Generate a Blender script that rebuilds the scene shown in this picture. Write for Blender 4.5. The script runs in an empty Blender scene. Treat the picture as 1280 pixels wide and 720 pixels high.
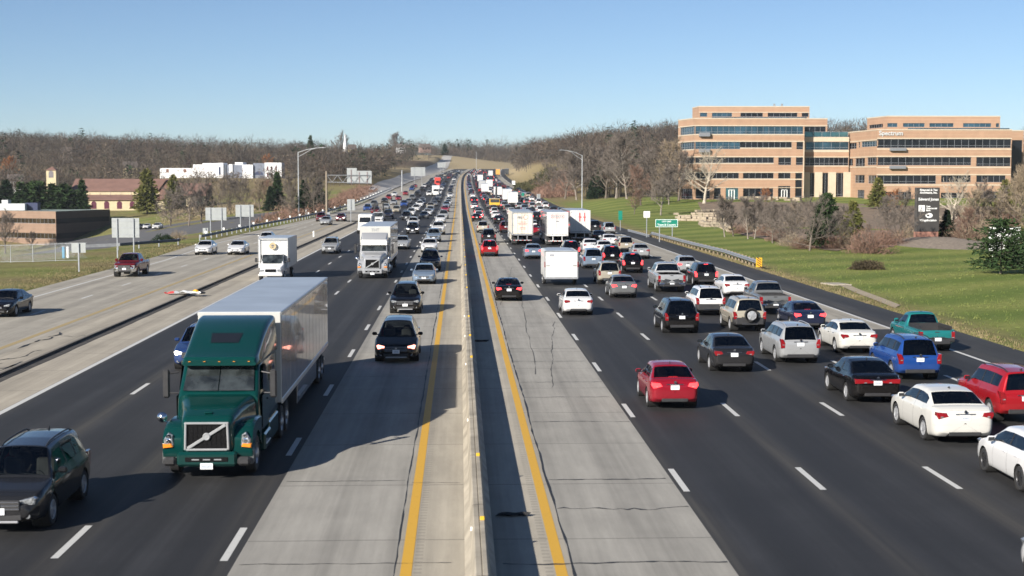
import bpy, math, random
import numpy as np
from mathutils import Vector, Matrix

R = random.Random(11)
SC = bpy.context.scene
COL = SC.collection
PI = math.pi
rad = math.radians

# ------------------------------------------------------------------ camera
F, H, CX, CY, VX, VY = 1870.0, 8.2, 640.0, 360.0, 574.5, 222.0   # focal length in photo pixels, eye height, optical centre, road's vanishing point
PITCH = math.atan((CY - VY) / F)
YAW = math.atan((CX - VX) / F * math.cos(PITCH))
FW = Vector((math.sin(YAW) * math.cos(PITCH), math.cos(YAW) * math.cos(PITCH), -math.sin(PITCH)))
RT = Vector((math.cos(YAW), -math.sin(YAW), 0))
UP = RT.cross(FW)

def ray(px, py):
    return FW + RT * ((px - CX) / F) + UP * ((CY - py) / F)

def gnd(px, py, z=0.0):
    r = ray(px, py); t = (z - H) / r.z
    return r.x * t, r.y * t

def at_depth(px, py, Y):
    r = ray(px, py); t = Y / r.y
    return r.x * t, H + r.z * t

# road alignment: level, then a 1.75 % climb, bending right past 700 m
def zc(Y):
    if Y < 300: return 0.0
    if Y < 480: return 0.5 * 0.0175 / 180 * (Y - 300) ** 2
    z = 1.575 + 0.0175 * (min(Y, 1230) - 480)
    if Y > 1230: z += 0.5
    return z
_XY = [0, 600, 700, 800, 900, 1000, 1100, 1200, 1300, 1500, 1700, 2600]
_XO = [0, 0, .25, .75, 1.7, 3.6, 6.5, 9.8, 14, 25, 40, 120]
def xc(Y):
    return float(np.interp(Y, _XY, _XO))

def road_hit(px, py):
    """point of the road surface seen at a pixel"""
    r = ray(px, py)
    if py > 246:
        x, y = gnd(px, py)
        if y < 300: return x, y
    for i in range(2, 1400):
        Y = i * 1.0; t = Y / r.y
        if H + r.z * t <= zc(Y): return r.x * t, Y
    return r.x * 1250 / r.y, 1250.0

def sstep(a, b, x):
    t = min(1.0, max(0.0, (x - a) / (b - a))); return t * t * (3 - 2 * t)

# ------------------------------------------------------------------ objects
def link(o, parent=None):
    COL.objects.link(o)
    if parent is not None: o.parent = parent
    return o

def tag(o, label=None, cat=None, group=None, kind=None):
    if label: o['label'] = label
    if cat: o['category'] = cat
    if group: o['group'] = group
    if kind: o['kind'] = kind
    return o

def thing(name, label, cat, loc=(0, 0, 0), rz=0.0, group=None, rx=0.0):
    o = bpy.data.objects.new(name, None); COL.objects.link(o)
    o.location = loc; o.rotation_euler = (rx, 0, rz); o.empty_display_size = .3
    return tag(o, label, cat, group)

def copy_tree(o, parent=None):
    c = o.copy(); COL.objects.link(c)
    if parent is not None: c.parent = parent
    for ch in list(o.children): copy_tree(ch, c)
    return c

def tree_objs(o):
    yield o
    for c in o.children: yield from tree_objs(c)

class MB:
    """collects faces; build() links them as one mesh object"""
    def __init__(self): self.v = []; self.f = []; self.m = []
    def add(self, vs, fs, m=0):
        b = len(self.v); self.v.extend([tuple(p) for p in vs])
        for f in fs:
            self.f.append(tuple(b + i for i in f)); self.m.append(m)
        return self
    def quad(self, a, b, c, d, m=0): return self.add([a, b, c, d], [(0, 1, 2, 3)], m)
    def tri(self, a, b, c, m=0): return self.add([a, b, c], [(0, 1, 2)], m)
    def box(self, c, s, m=0, ch=0.0, rz=0.0, rx=0.0, ry=0.0):
        x, y, z = s[0] / 2, s[1] / 2, s[2] / 2
        if ch <= 0:
            vs = [(sx * x, sy * y, sz * z) for sz in (-1, 1) for sy in (-1, 1) for sx in (-1, 1)]
            fs = [(0, 2, 3, 1), (4, 5, 7, 6), (0, 1, 5, 4), (2, 6, 7, 3), (0, 4, 6, 2), (1, 3, 7, 5)]
        else:
            k = min(ch, x * .95, y * .95, z * .95); vs = []; ix = {}
            for sx in (-1, 1):
                for sy in (-1, 1):
                    for sz in (-1, 1):
                        for a in range(3):
                            p = [sx * (x - k), sy * (y - k), sz * (z - k)]
                            p[a] = (sx * x, sy * y, sz * z)[a]
                            ix[(sx, sy, sz, a)] = len(vs); vs.append(tuple(p))
            fs = []
            for a in range(3):
                b, c2 = [(1, 2), (2, 0), (0, 1)][a]
                for s0 in (-1, 1):
                    q = []
                    for (u, w) in ((-1, -1), (1, -1), (1, 1), (-1, 1)):
                        sg = [0, 0, 0]; sg[a] = s0; sg[b] = u; sg[c2] = w
                        q.append(ix[tuple(sg) + (a,)])
                    fs.append(tuple(q) if s0 > 0 else tuple(reversed(q)))
            for a in range(3):
                b, c2 = [(1, 2), (2, 0), (0, 1)][a]
                for u in (-1, 1):
                    for w in (-1, 1):
                        q = []
                        for s0, ax in ((-1, b), (1, b), (1, c2), (-1, c2)):
                            sg = [0, 0, 0]; sg[a] = s0; sg[b] = u; sg[c2] = w
                            q.append(ix[tuple(sg) + (ax,)])
                        fs.append(tuple(q) if u * w > 0 else tuple(reversed(q)))
            for sx in (-1, 1):
                for sy in (-1, 1):
                    for sz in (-1, 1):
                        q = [ix[(sx, sy, sz, a)] for a in range(3)]
                        fs.append(tuple(q) if sx * sy * sz > 0 else tuple(reversed(q)))
        if rz or rx or ry:
            M = Matrix.Rotation(rz, 3, 'Z') @ Matrix.Rotation(ry, 3, 'Y') @ Matrix.Rotation(rx, 3, 'X')
            vs = [M @ Vector(p) for p in vs]
        return self.add([(p[0] + c[0], p[1] + c[1], p[2] + c[2]) for p in vs], fs, m)
    def tube(self, p0, p1, r0, r1=None, n=8, m=0, caps=True):
        r1 = r0 if r1 is None else r1
        p0 = Vector(p0); p1 = Vector(p1); d = p1 - p0
        if d.length < 1e-6: return self
        d.normalize(); a = d.orthogonal().normalized(); b = d.cross(a)
        vs = []
        for p, r in ((p0, r0), (p1, r1)):
            for i in range(n):
                t = 2 * PI * i / n; vs.append(p + a * (r * math.cos(t)) + b * (r * math.sin(t)))
        fs = [(i, (i + 1) % n, n + (i + 1) % n, n + i) for i in range(n)]
        if caps: fs += [tuple(range(n - 1, -1, -1)), tuple(range(n, 2 * n))]
        return self.add(vs, fs, m)
    def path(self, pts, r, n=8, m=0):
        for i in range(len(pts) - 1):
            self.tube(pts[i], pts[i + 1], r if not isinstance(r, list) else r[i], r if not isinstance(r, list) else r[i + 1], n, m)
        return self
    def lathe(self, prof, axis='X', n=24, c=(0, 0, 0), m=0):
        """prof: (radius, offset along axis)"""
        vs = []
        for (r, o) in prof:
            for i in range(n):
                t = 2 * PI * i / n; a, b = r * math.cos(t), r * math.sin(t)
                p = {'X': (o, a, b), 'Y': (a, o, b), 'Z': (a, b, o)}[axis]
                vs.append((p[0] + c[0], p[1] + c[1], p[2] + c[2]))
        fs = []
        for k in range(len(prof) - 1):
            for i in range(n):
                j = (i + 1) % n
                fs.append((k * n + i, k * n + j, (k + 1) * n + j, (k + 1) * n + i))
        return self.add(vs, fs, m)
    def prism(self, poly, y0, y1, m=0, inset=0.0, mirror=False):
        """poly in (x,z), extruded along y; the y1 face is inset to round its rim"""
        for sg in ((1, -1) if mirror else (1,)):
            P = [(sg * x, z) for x, z in poly]
            if sg < 0: P = P[::-1]
            n = len(P); cx = sum(p[0] for p in P) / n; cz = sum(p[1] for p in P) / n
            L = [[(x, y0, z) for x, z in P]]
            if inset > 0:
                s = 1 if y1 > y0 else -1
                L.append([(x, y1 - s * inset, z) for x, z in P])
                q = []
                for x, z in P:
                    dx, dz = cx - x, cz - z; l = math.hypot(dx, dz) or 1; k = min(inset, l * .5)
                    q.append((x + dx / l * k, y1, z + dz / l * k))
                L.append(q)
            else: L.append([(x, y1, z) for x, z in P])
            vs = [p for l in L for p in l]; fs = []
            for k in range(len(L) - 1):
                for i in range(n):
                    j = (i + 1) % n; fs.append((k * n + i, k * n + j, (k + 1) * n + j, (k + 1) * n + i))
            fs.append(tuple(range(n - 1, -1, -1))); fs.append(tuple((len(L) - 1) * n + i for i in range(n)))
            self.add(vs, fs, m)
        return self
    def loft(self, rings, m=0, closed=True, cap=True):
        n = len(rings[0]); vs = [p for r in rings for p in r]; fs = []
        for k in range(len(rings) - 1):
            for i in range(n if closed else n - 1):
                j = (i + 1) % n; fs.append((k * n + i, k * n + j, (k + 1) * n + j, (k + 1) * n + i))
        if cap and closed:
            fs.append(tuple(range(n - 1, -1, -1))); fs.append(tuple((len(rings) - 1) * n + i for i in range(n)))
        return self.add(vs, fs, m)
    def mesh(self, name, mats, smooth=None):
        me = bpy.data.meshes.new(name)
        me.from_pydata(self.v, [], self.f)
        for mt in (mats if isinstance(mats, (list, tuple)) else [mats]): me.materials.append(mt)
        if len(me.materials) > 1: me.polygons.foreach_set('material_index', self.m)
        if smooth is not None:
            me.polygons.foreach_set('use_smooth', [True] * len(self.f))
            me.set_sharp_from_angle(angle=rad(smooth))
        me.update()
        return me
    def build(self, name, mats, parent=None, smooth=None, loc=None, recalc=False):
        me = self.mesh(name, mats, smooth)
        if recalc:
            import bmesh
            bm = bmesh.new(); bm.from_mesh(me); bmesh.ops.recalc_face_normals(bm, faces=bm.faces); bm.to_mesh(me); bm.free()
        o = bpy.data.objects.new(name, me); link(o, parent)
        if loc: o.location = loc
        return o

def text_mesh(body, size, ext=0.004, bold=0.0, align='CENTER', space=1.0):
    cu = bpy.data.curves.new('letters', 'FONT'); cu.body = body; cu.size = size; cu.extrude = ext; cu.offset = bold
    cu.align_x = align; cu.align_y = 'CENTER'; cu.space_character = space; cu.resolution_u = 3
    o = bpy.data.objects.new('letters', cu); COL.objects.link(o)
    bpy.context.view_layer.update()
    me = bpy.data.meshes.new_from_object(o.evaluated_get(bpy.context.evaluated_depsgraph_get()))
    bpy.data.objects.remove(o); bpy.data.curves.remove(cu)
    return me

def text_obj(name, body, size, mat, loc, parent=None, rz=0.0, ext=0.004, bold=0.0, align='CENTER', space=1.0, sx=1.0):
    """upright lettering that reads from -Y"""
    me = text_mesh(body, size, ext, bold, align, space)
    me.name = name; me.materials.clear(); me.materials.append(mat)
    o = bpy.data.objects.new(name, me); link(o, parent)
    o.location = loc; o.rotation_euler = (PI / 2, 0, rz); o.scale = (sx, 1, 1)
    return o

# ------------------------------------------------------------------ materials
def newmat(name):
    m = bpy.data.materials.new(name); m.use_nodes = True
    nt = m.node_tree; b = nt.nodes['Principled BSDF']
    return m, nt, b

def N(nt, typ, **kw):
    n = nt.nodes.new(typ)
    for k, v in kw.items():
        if k in n.inputs: n.inputs[k].default_value = v
        else: setattr(n, k, v)
    return n

def ramp(nt, fac, stops):
    r = nt.nodes.new('ShaderNodeValToRGB'); el = r.color_ramp.elements
    while len(el) < len(stops): el.new(.5)
    for e, (p, c) in zip(el, stops):
        e.position = p; e.color = (c[0], c[1], c[2], 1) if isinstance(c, (tuple, list)) else (c, c, c, 1)
    nt.links.new(fac, r.inputs[0]); return r.outputs[0]

def mixc(nt, fac, a, b, mode='MIX'):
    n = nt.nodes.new('ShaderNodeMix'); n.data_type = 'RGBA'; n.blend_type = mode
    for s, v in ((n.inputs[0], fac), (n.inputs[6], a), (n.inputs[7], b)):
        if hasattr(v, 'is_linked') or hasattr(v, 'links'): nt.links.new(v, s)
        elif isinstance(v, (tuple, list)): s.default_value = (v[0], v[1], v[2], 1)
        else: s.default_value = v
    return n.outputs[2]

def coords(nt, scale=(1, 1, 1), rot=(0, 0, 0), kind='Object'):
    tc = nt.nodes.new('ShaderNodeTexCoord'); mp = nt.nodes.new('ShaderNodeMapping')
    nt.links.new(tc.outputs[kind], mp.inputs[0])
    mp.inputs['Scale'].default_value = scale; mp.inputs['Rotation'].default_value = rot
    return mp.outputs[0]

def noise(nt, vec, scale, detail=4, rough=.55, dist=0.0):
    n = N(nt, 'ShaderNodeTexNoise', Scale=scale, Detail=detail, Roughness=rough, Distortion=dist)
    if vec is not None: nt.links.new(vec, n.inputs['Vector'])
    return n.outputs['Fac']

def math_(nt, op, a, b=None, c=None):
    n = nt.nodes.new('ShaderNodeMath'); n.operation = op
    for s, v in zip(n.inputs, (a, b, c)):
        if v is None: continue
        if hasattr(v, 'links'): nt.links.new(v, s)
        else: s.default_value = v
    return n.outputs[0]

def plain(name, c, rough=.5, metal=0.0, var=.12, scale=3.0, coat=0.0, spec=.5, bump=0.0):
    m, nt, b = newmat(name)
    b.inputs['Roughness'].default_value = rough; b.inputs['Metallic'].default_value = metal
    b.inputs['Coat Weight'].default_value = coat; b.inputs['Specular IOR Level'].default_value = spec
    if var > 0:
        f = noise(nt, coords(nt), scale, 5)
        lo = tuple(max(0, x * (1 - var)) for x in c); hi = tuple(min(1, x * (1 + var)) for x in c)
        nt.links.new(ramp(nt, f, [(.3, lo), (.7, hi)]), b.inputs['Base Color'])
        if bump:
            bp = N(nt, 'ShaderNodeBump', Strength=bump, Distance=.02); nt.links.new(f, bp.inputs['Height']); nt.links.new(bp.outputs[0], b.inputs['Normal'])
    else: b.inputs['Base Color'].default_value = (*c, 1)
    return m

M = {}
def paint_mat(name, metal=.0, rough=.28, fixed=None):
    m, nt, b = newmat(name)
    if fixed is None:
        oi = nt.nodes.new('ShaderNodeObjectInfo'); base = oi.outputs['Color']
    else:
        rg = nt.nodes.new('ShaderNodeRGB'); rg.outputs[0].default_value = (*fixed, 1); base = rg.outputs[0]
    v = coords(nt)
    dirt = noise(nt, v, 2.2, 5, .65)
    sep = nt.nodes.new('ShaderNodeSeparateXYZ'); nt.links.new(v, sep.inputs[0])
    low = math_(nt, 'MULTIPLY_ADD', sep.outputs[2], -1.5, 1.1)      # road dust collects low on the sides
    low = math_(nt, 'MULTIPLY', low, dirt)
    n = nt.nodes.new('ShaderNodeClamp'); nt.links.new(low, n.inputs[0]); n.inputs[2].default_value = .045
    nt.links.new(mixc(nt, n.outputs[0], base, (.20, .18, .16)), b.inputs['Base Color'])
    b.inputs['Metallic'].default_value = metal; b.inputs['Roughness'].default_value = rough
    b.inputs['Coat Weight'].default_value = .75; b.inputs['Coat IOR'].default_value = 1.42; b.inputs['Coat Roughness'].default_value = .05; b.inputs['Specular IOR Level'].default_value = .08
    return m
M['paint'] = paint_mat('car_paint', .2, .24)
M['far_paint'] = paint_mat('far_car_paint', .1, .35)

def glass_mat(name, tint, refl=(.9, .95, 1.0)):
    m, nt, b = newmat(name)
    nt.nodes.remove(b)
    out = [n for n in nt.nodes if n.type == 'OUTPUT_MATERIAL'][0]
    tr = N(nt, 'ShaderNodeBsdfTransparent'); tr.inputs[0].default_value = (*tint, 1)
    gl = N(nt, 'ShaderNodeBsdfGlossy', Roughness=.03); gl.inputs[0].default_value = (*refl, 1)
    fr = N(nt, 'ShaderNodeFresnel', IOR=1.55)
    mx = nt.nodes.new('ShaderNodeMixShader')
    nt.links.new(fr.outputs[0], mx.inputs[0]); nt.links.new(tr.outputs[0], mx.inputs[1]); nt.links.new(gl.outputs[0], mx.inputs[2])
    nt.links.new(mx.outputs[0], out.inputs[0])
    return m
M['glass'] = glass_mat('clear_car_glass', (.42, .46, .46))
M['mid'] = glass_mat('rear_car_glass', (.20, .22, .22)); M['tint'] = glass_mat('tinted_car_glass', (.10, .11, .12))
M['dglass'] = plain('dark_car_glass', (.012, .014, .017), .06, 0, 0)
M['rubber'] = plain('tyre_rubber', (.022, .022, .023), .85, 0, .25, 8)
M['plastic'] = plain('black_plastic', (.025, .025, .027), .55, 0, .2, 6)
M['under'] = plain('underbody_black', (.012, .012, .012), .9, 0, .2, 6)
M['alloy'] = plain('alloy_wheel', (.42, .43, .45), .32, .4, .1, 6)
M['chrome'] = plain('chrome', (.75, .76, .78), .12, 1, .05, 6)
M['seat'] = plain('seat_cloth', (.085, .08, .075), .8, 0, .2, 5)
M['whitepl'] = plain('plate_white', (.72, .74, .76), .45, 0, .08, 30)
M['redlamp'] = plain('red_lamp_lens', (.22, .009, .013), .12, 0, .2, 25, coat=1)
M['reddark'] = plain('dark_red_lens', (.20, .008, .010), .15, 0, .2, 25, coat=1)
M['headlamp'] = plain('headlamp_lens', (.34, .36, .38), .12, .5, .75, 14, coat=1)
M['amber'] = plain('amber_lens', (.75, .24, .02), .2, 0, .1, 20, coat=1)
def emis(name, c, s):
    m, nt, b = newmat(name); b.inputs['Base Color'].default_value = (*c, 1)
    b.inputs['Emission Color'].default_value = (*c, 1); b.inputs['Emission Strength'].default_value = s
    return m
M['brake'] = emis('lit_brake_lamp', (1, .045, .05), 1.3)
M['headon'] = emis('lit_headlamp', (1, .93, .85), 3.5)
M['headred'] = emis('lit_warm_headlamp', (1, .35, .25), 2.5)
M['rim_dark'] = plain('dark_alloy', (.10, .10, .105), .35, .8, .1, 6)
# ------------------------------------------------------------------ terrain
_ctl = []   # (x, y, z)
def cD(px, py, D): 
    x, z = at_depth(px, py, D); _ctl.append((x, D, z))
def cX(x, y, z): _ctl.append((x, y, z))
def cG(px, py, z=0.0):
    x, y = gnd(px, py, z); _ctl.append((x, y, z))
for y in (-80, 0, 60):
    for x in (-400, -120, -50, 45, 120, 400): cX(x, y, -.5 if x < 0 else .2)
# left: verge, then a valley with the offices, a church on a rise, a wooded ridge
cX(-36, 100, -.1); cX(-44, 145, -.15); cX(-60, 150, -.3); cX(-120, 150, -3); cX(-70, 110, -.2)
cX(-40, 190, -.3); cX(-60, 200, -3.5); cX(-42, 240, -.7); cX(-70, 270, -7); cX(-110, 320, -11); cX(-100, 400, -11.5); cX(-160, 400, -12); cX(-230, 400, -10); cX(-300, 300, -6)
cD(185, 289, 420); cD(215, 285, 400); cD(150, 270, 470); cD(60, 262, 490); cD(210, 262, 490); cD(250, 268, 440); cD(330, 266, 430); cD(370, 255, 470)
cX(-33, 260, -.2); cX(-33, 330, -.3); cX(-36, 400, .0); cX(-60, 350, -2.0)
cD(200, 246, 570); cD(300, 246, 560); cD(200, 223, 690); cD(340, 223, 690); cD(100, 240, 640); cD(0, 235, 700); cD(-150, 235, 700)
cX(-420, 1000, 27); cX(-300, 1000, 26); cX(-200, 1000, 23); cX(-120, 1000, 19); cX(-250, 840, 17); cX(-380, 840, 18); cX(-150, 840, 14); cX(-600, 1000, 28); cX(-600, 700, 12); cX(-300, 1300, 27); cX(-500, 1500, 27)
# the side road climbing away on the left
cD(455, 246, 480); cD(478, 228, 600); cD(500, 221, 720); cD(529, 211, 950); cD(552, 201, 1250); cD(562, 197, 1400); cD(575, 194, 1600)
cD(430, 236, 560); cD(460, 215, 800); cD(500, 207, 1000)
cX(-200, 2300, 30); cX(0, 1700, 27); cX(100, 1800, 27); cX(0, 2300, 28)
# right: lawn, knoll, office terrace, wooded hill
for px, py in ((1280, 470), (1250, 420), (1100, 350), (1200, 350), (1000, 320), (900, 300), (960, 335)): cG(px, py, .05)
cX(34, 330, .3); cX(32, 430, 1.2); cD(760, 248, 440); cD(830, 247, 430); cD(700, 252, 430); cX(90, 200, .6); cX(120, 150, .5); cX(75, 185, .5)
cD(850, 249, 385); cD(950, 249, 380); cD(1060, 249, 372); cD(1260, 249, 360); cD(880, 272, 300); cD(840, 281, 262); cD(1000, 285, 270); cX(60, 230, .4); cD(900, 262, 330)
cD(655, 246, 490); cD(672, 222, 570); cD(690, 209, 650); cD(720, 210, 680); cD(790, 215, 620); cD(760, 190, 780); cD(840, 190, 700); cD(650, 205, 780); cX(60, 1000, 19); cX(150, 1000, 24); cX(300, 900, 26); cX(250, 600, 14); cX(400, 600, 18); cX(300, 400, 4); cX(500, 400, 8)
cD(565, 206, 1420); cD(600, 203, 1430); cD(625, 207, 1420); cD(600, 196, 1560); cD(640, 205, 1300); cX(250, 1400, 26); cX(500, 1500, 28)
_C = np.array(_ctl); _n = len(_C)
_sc = 200.0
def _U(r2): return np.where(r2 > 1e-12, r2 * np.log(np.maximum(r2, 1e-12)), 0.0)
_A = np.zeros((_n + 3, _n + 3)); _q = _C[:, :2] / _sc
_d2 = ((_q[:, None, :] - _q[None, :, :]) ** 2).sum(-1)
_A[:_n, :_n] = _U(_d2) + np.eye(_n) * .004; _A[:_n, _n] = 1; _A[:_n, _n + 1:] = _q; _A[_n, :_n] = 1; _A[_n + 1:, :_n] = _q.T
_W = np.linalg.solve(_A, np.concatenate([_C[:, 2], np.zeros(3)]))
def _rbf(x, y):
    p = np.stack([np.clip(x, -700, 700), np.clip(y, -90, 2300)], -1) / _sc
    out = np.empty(len(p))
    for s in range(0, len(p), 20000):
        q = p[s:s + 20000]; d2 = ((q[:, None, :] - _q[None, :, :]) ** 2).sum(-1)
        out[s:s + 20000] = _U(d2) @ _W[:_n] + _W[_n] + q @ _W[_n + 1:]
    return out
def XL(Y): return float(np.interp(Y, [0, 150, 185, 300, 550, 800, 1250], [-31.4, -31.4, -32.6, -29.8, -26.4, -23, -21]))   # left edge of the paving
XR = 26.6
_zc = np.vectorize(zc)
def terrain(x, y):
    x = np.atleast_1d(np.asarray(x, float)); y = np.atleast_1d(np.asarray(y, float))
    xp = x - np.interp(y, _XY, _XO); xl = np.interp(y, [0, 150, 185, 300, 550, 800, 1250], [-31.4, -31.4, -32.6, -29.8, -26.4, -23, -21])
    d = np.maximum(np.maximum(xl - xp, xp - XR), 0.0); wd = 14.0
    z0 = _zc(y); t = np.clip((d - .6) / wd, 0, 1); t = t * t * (3 - 2 * t)
    inside = (xp > xl + .3) & (xp < XR - .3) & (y < 1260)
    far = np.clip((y - 1240) / 120, 0, 1); t = np.maximum(t, far * far * (3 - 2 * far))
    z = (z0 - .03) * (1 - t) + _rbf(x, y) * t
    z = z + t * .25 * (np.sin(x * .13 + 1.7 * np.sin(y * .031)) * np.sin(y * .09 + .5))
    z = np.where(inside, z0 - .5, z)
    return z
def tz(x, y): return float(terrain(x, y)[0])
def tground(px, py, y0=40, y1=1800):
    """terrain point seen at a pixel"""
    r = ray(px, py); ys = np.arange(y0, y1, 2.0); t = ys / r.y
    xs = r.x * t; zs = H + r.z * t; k = np.argmax(zs <= terrain(xs, ys))
    return float(xs[k]), float(ys[k]), tz(xs[k], ys[k])

def build_ground():
    gx = sorted(set([-2600, -1900, -1400, -1100, -900, -780] + list(np.arange(-700, -200, 14)) + list(np.arange(-200, -60, 6)) + list(np.arange(-60, -32, 1.6)) + [-30.5, -10, 10, XR, XR - .35] + list(np.arange(27.5, 70, 1.8)) + list(np.arange(70, 200, 5)) + list(np.arange(200, 700, 14)) + [780, 900, 1100, 1400, 1900, 2600]))
    gy = list(np.arange(-90, 40, 12)) + list(np.arange(40, 500, 4.0)) + list(np.arange(500, 1000, 8)) + list(np.arange(1000, 1700, 14)) + list(np.arange(1700, 2400, 60)) + [2600, 3200, 4500]
    X = []; Y = []
    for y in gy:
        xl = XL(min(max(y, 0), 1250)); o = xc(min(y, 2600))
        for x in gx:
            xx = x
            if x < 0 and x > -60: xx = x + (xl + 31.4) * (1 - max(0, (-31.4 - x)) / 28.6 if x < -31.4 else 1)
            X.append(xx + o); Y.append(y)
    Z = terrain(X, Y); n = len(gx)
    vs = list(zip(X, Y, Z.tolist())); fs = []
    for k in range(len(gy) - 1):
        for i in range(n - 1): fs.append((k * n + i, k * n + i + 1, (k + 1) * n + i + 1, (k + 1) * n + i))
    m, nt, b = newmat('grass_ground')
    v = coords(nt); sep = nt.nodes.new('ShaderNodeSeparateXYZ'); nt.links.new(v, sep.inputs[0])
    n1 = noise(nt, v, .05, 6, .6); n2 = noise(nt, v, 1.3, 5, .7); n3 = noise(nt, v, .012, 3)
    lush = ramp(nt, n2, [(.25, (.135, .175, .036)), (.55, (.215, .235, .066)), (.8, (.29, .275, .105))])
    dry = ramp(nt, n2, [(.25, (.13, .105, .045)), (.55, (.21, .17, .085)), (.8, (.29, .24, .13))])
    # mower stripes across the right-hand lawn
    rot = coords(nt, (1, 1, 1), (0, 0, rad(62)))
    s2 = nt.nodes.new('ShaderNodeSeparateXYZ'); nt.links.new(rot, s2.inputs[0])
    wob = math_(nt, 'MULTIPLY_ADD', n1, 9.0, s2.outputs[0])
    st = math_(nt, 'SINE', math_(nt, 'MULTIPLY', wob, .62))
    st = math_(nt, 'MULTIPLY_ADD', st, .5, .5)
    lush2 = mixc(nt, math_(nt, 'MULTIPLY', st, .8), lush, (.095, .145, .028))
    right = math_(nt, 'GREATER_THAN', sep.outputs[0], 28.0)
    def band(o, a, c):
        mr = nt.nodes.new('ShaderNodeMapRange'); mr.interpolation_type = 'SMOOTHSTEP'
        nt.links.new(o, mr.inputs[0]); mr.inputs[1].default_value = a; mr.inputs[2].default_value = c; return mr.outputs[0]
    nearY = math_(nt, 'SUBTRACT', 1.0, band(sep.outputs[1], 410, 470))
    green = math_(nt, 'MULTIPLY', band(sep.outputs[0], 26.5, 31.0), nearY)
    leftg = math_(nt, 'MULTIPLY', math_(nt, 'MULTIPLY', ramp(nt, n1, [(.40, .05), (.6, .8)]), math_(nt, 'SUBTRACT', 1.0, right)), math_(nt, 'SUBTRACT', 1.0, band(sep.outputs[1], 520, 620)))
    fac = math_(nt, 'MAXIMUM', green, leftg)
    fac = math_(nt, 'MULTIPLY', fac, ramp(nt, n3, [(.25, .75), (.5, 1)]))
    col = mixc(nt, fac, mixc(nt, band(sep.outputs[1], 600, 1000), dry, (.31, .25, .15)), lush2)
    # leaf litter under the woods
    lit = ramp(nt, n2, [(.3, (.07, .052, .034)), (.7, (.15, .11, .075))])
    hill = math_(nt, 'MULTIPLY', band(sep.outputs[2], 13.5, 17.0), math_(nt, 'SUBTRACT', 1.0, band(sep.outputs[1], 1180, 1240)))
    col = mixc(nt, hill, col, lit)
    nt.links.new(col, b.inputs['Base Color']); b.inputs['Roughness'].default_value = .95; b.inputs['Specular IOR Level'].default_value = .15
    bp = N(nt, 'ShaderNodeBump', Strength=.8, Distance=.25); nt.links.new(noise(nt, v, 2.6, 6, .75), bp.inputs['Height']); nt.links.new(bp.outputs[0], b.inputs['Normal'])
    mb = MB(); mb.v = vs; mb.f = fs; mb.m = [0] * len(fs)
    tag(mb.build('ground', m, None, 180), 'autumn grass and lawn either side of the motorway', 'ground', None, 'structure')
build_ground()

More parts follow.
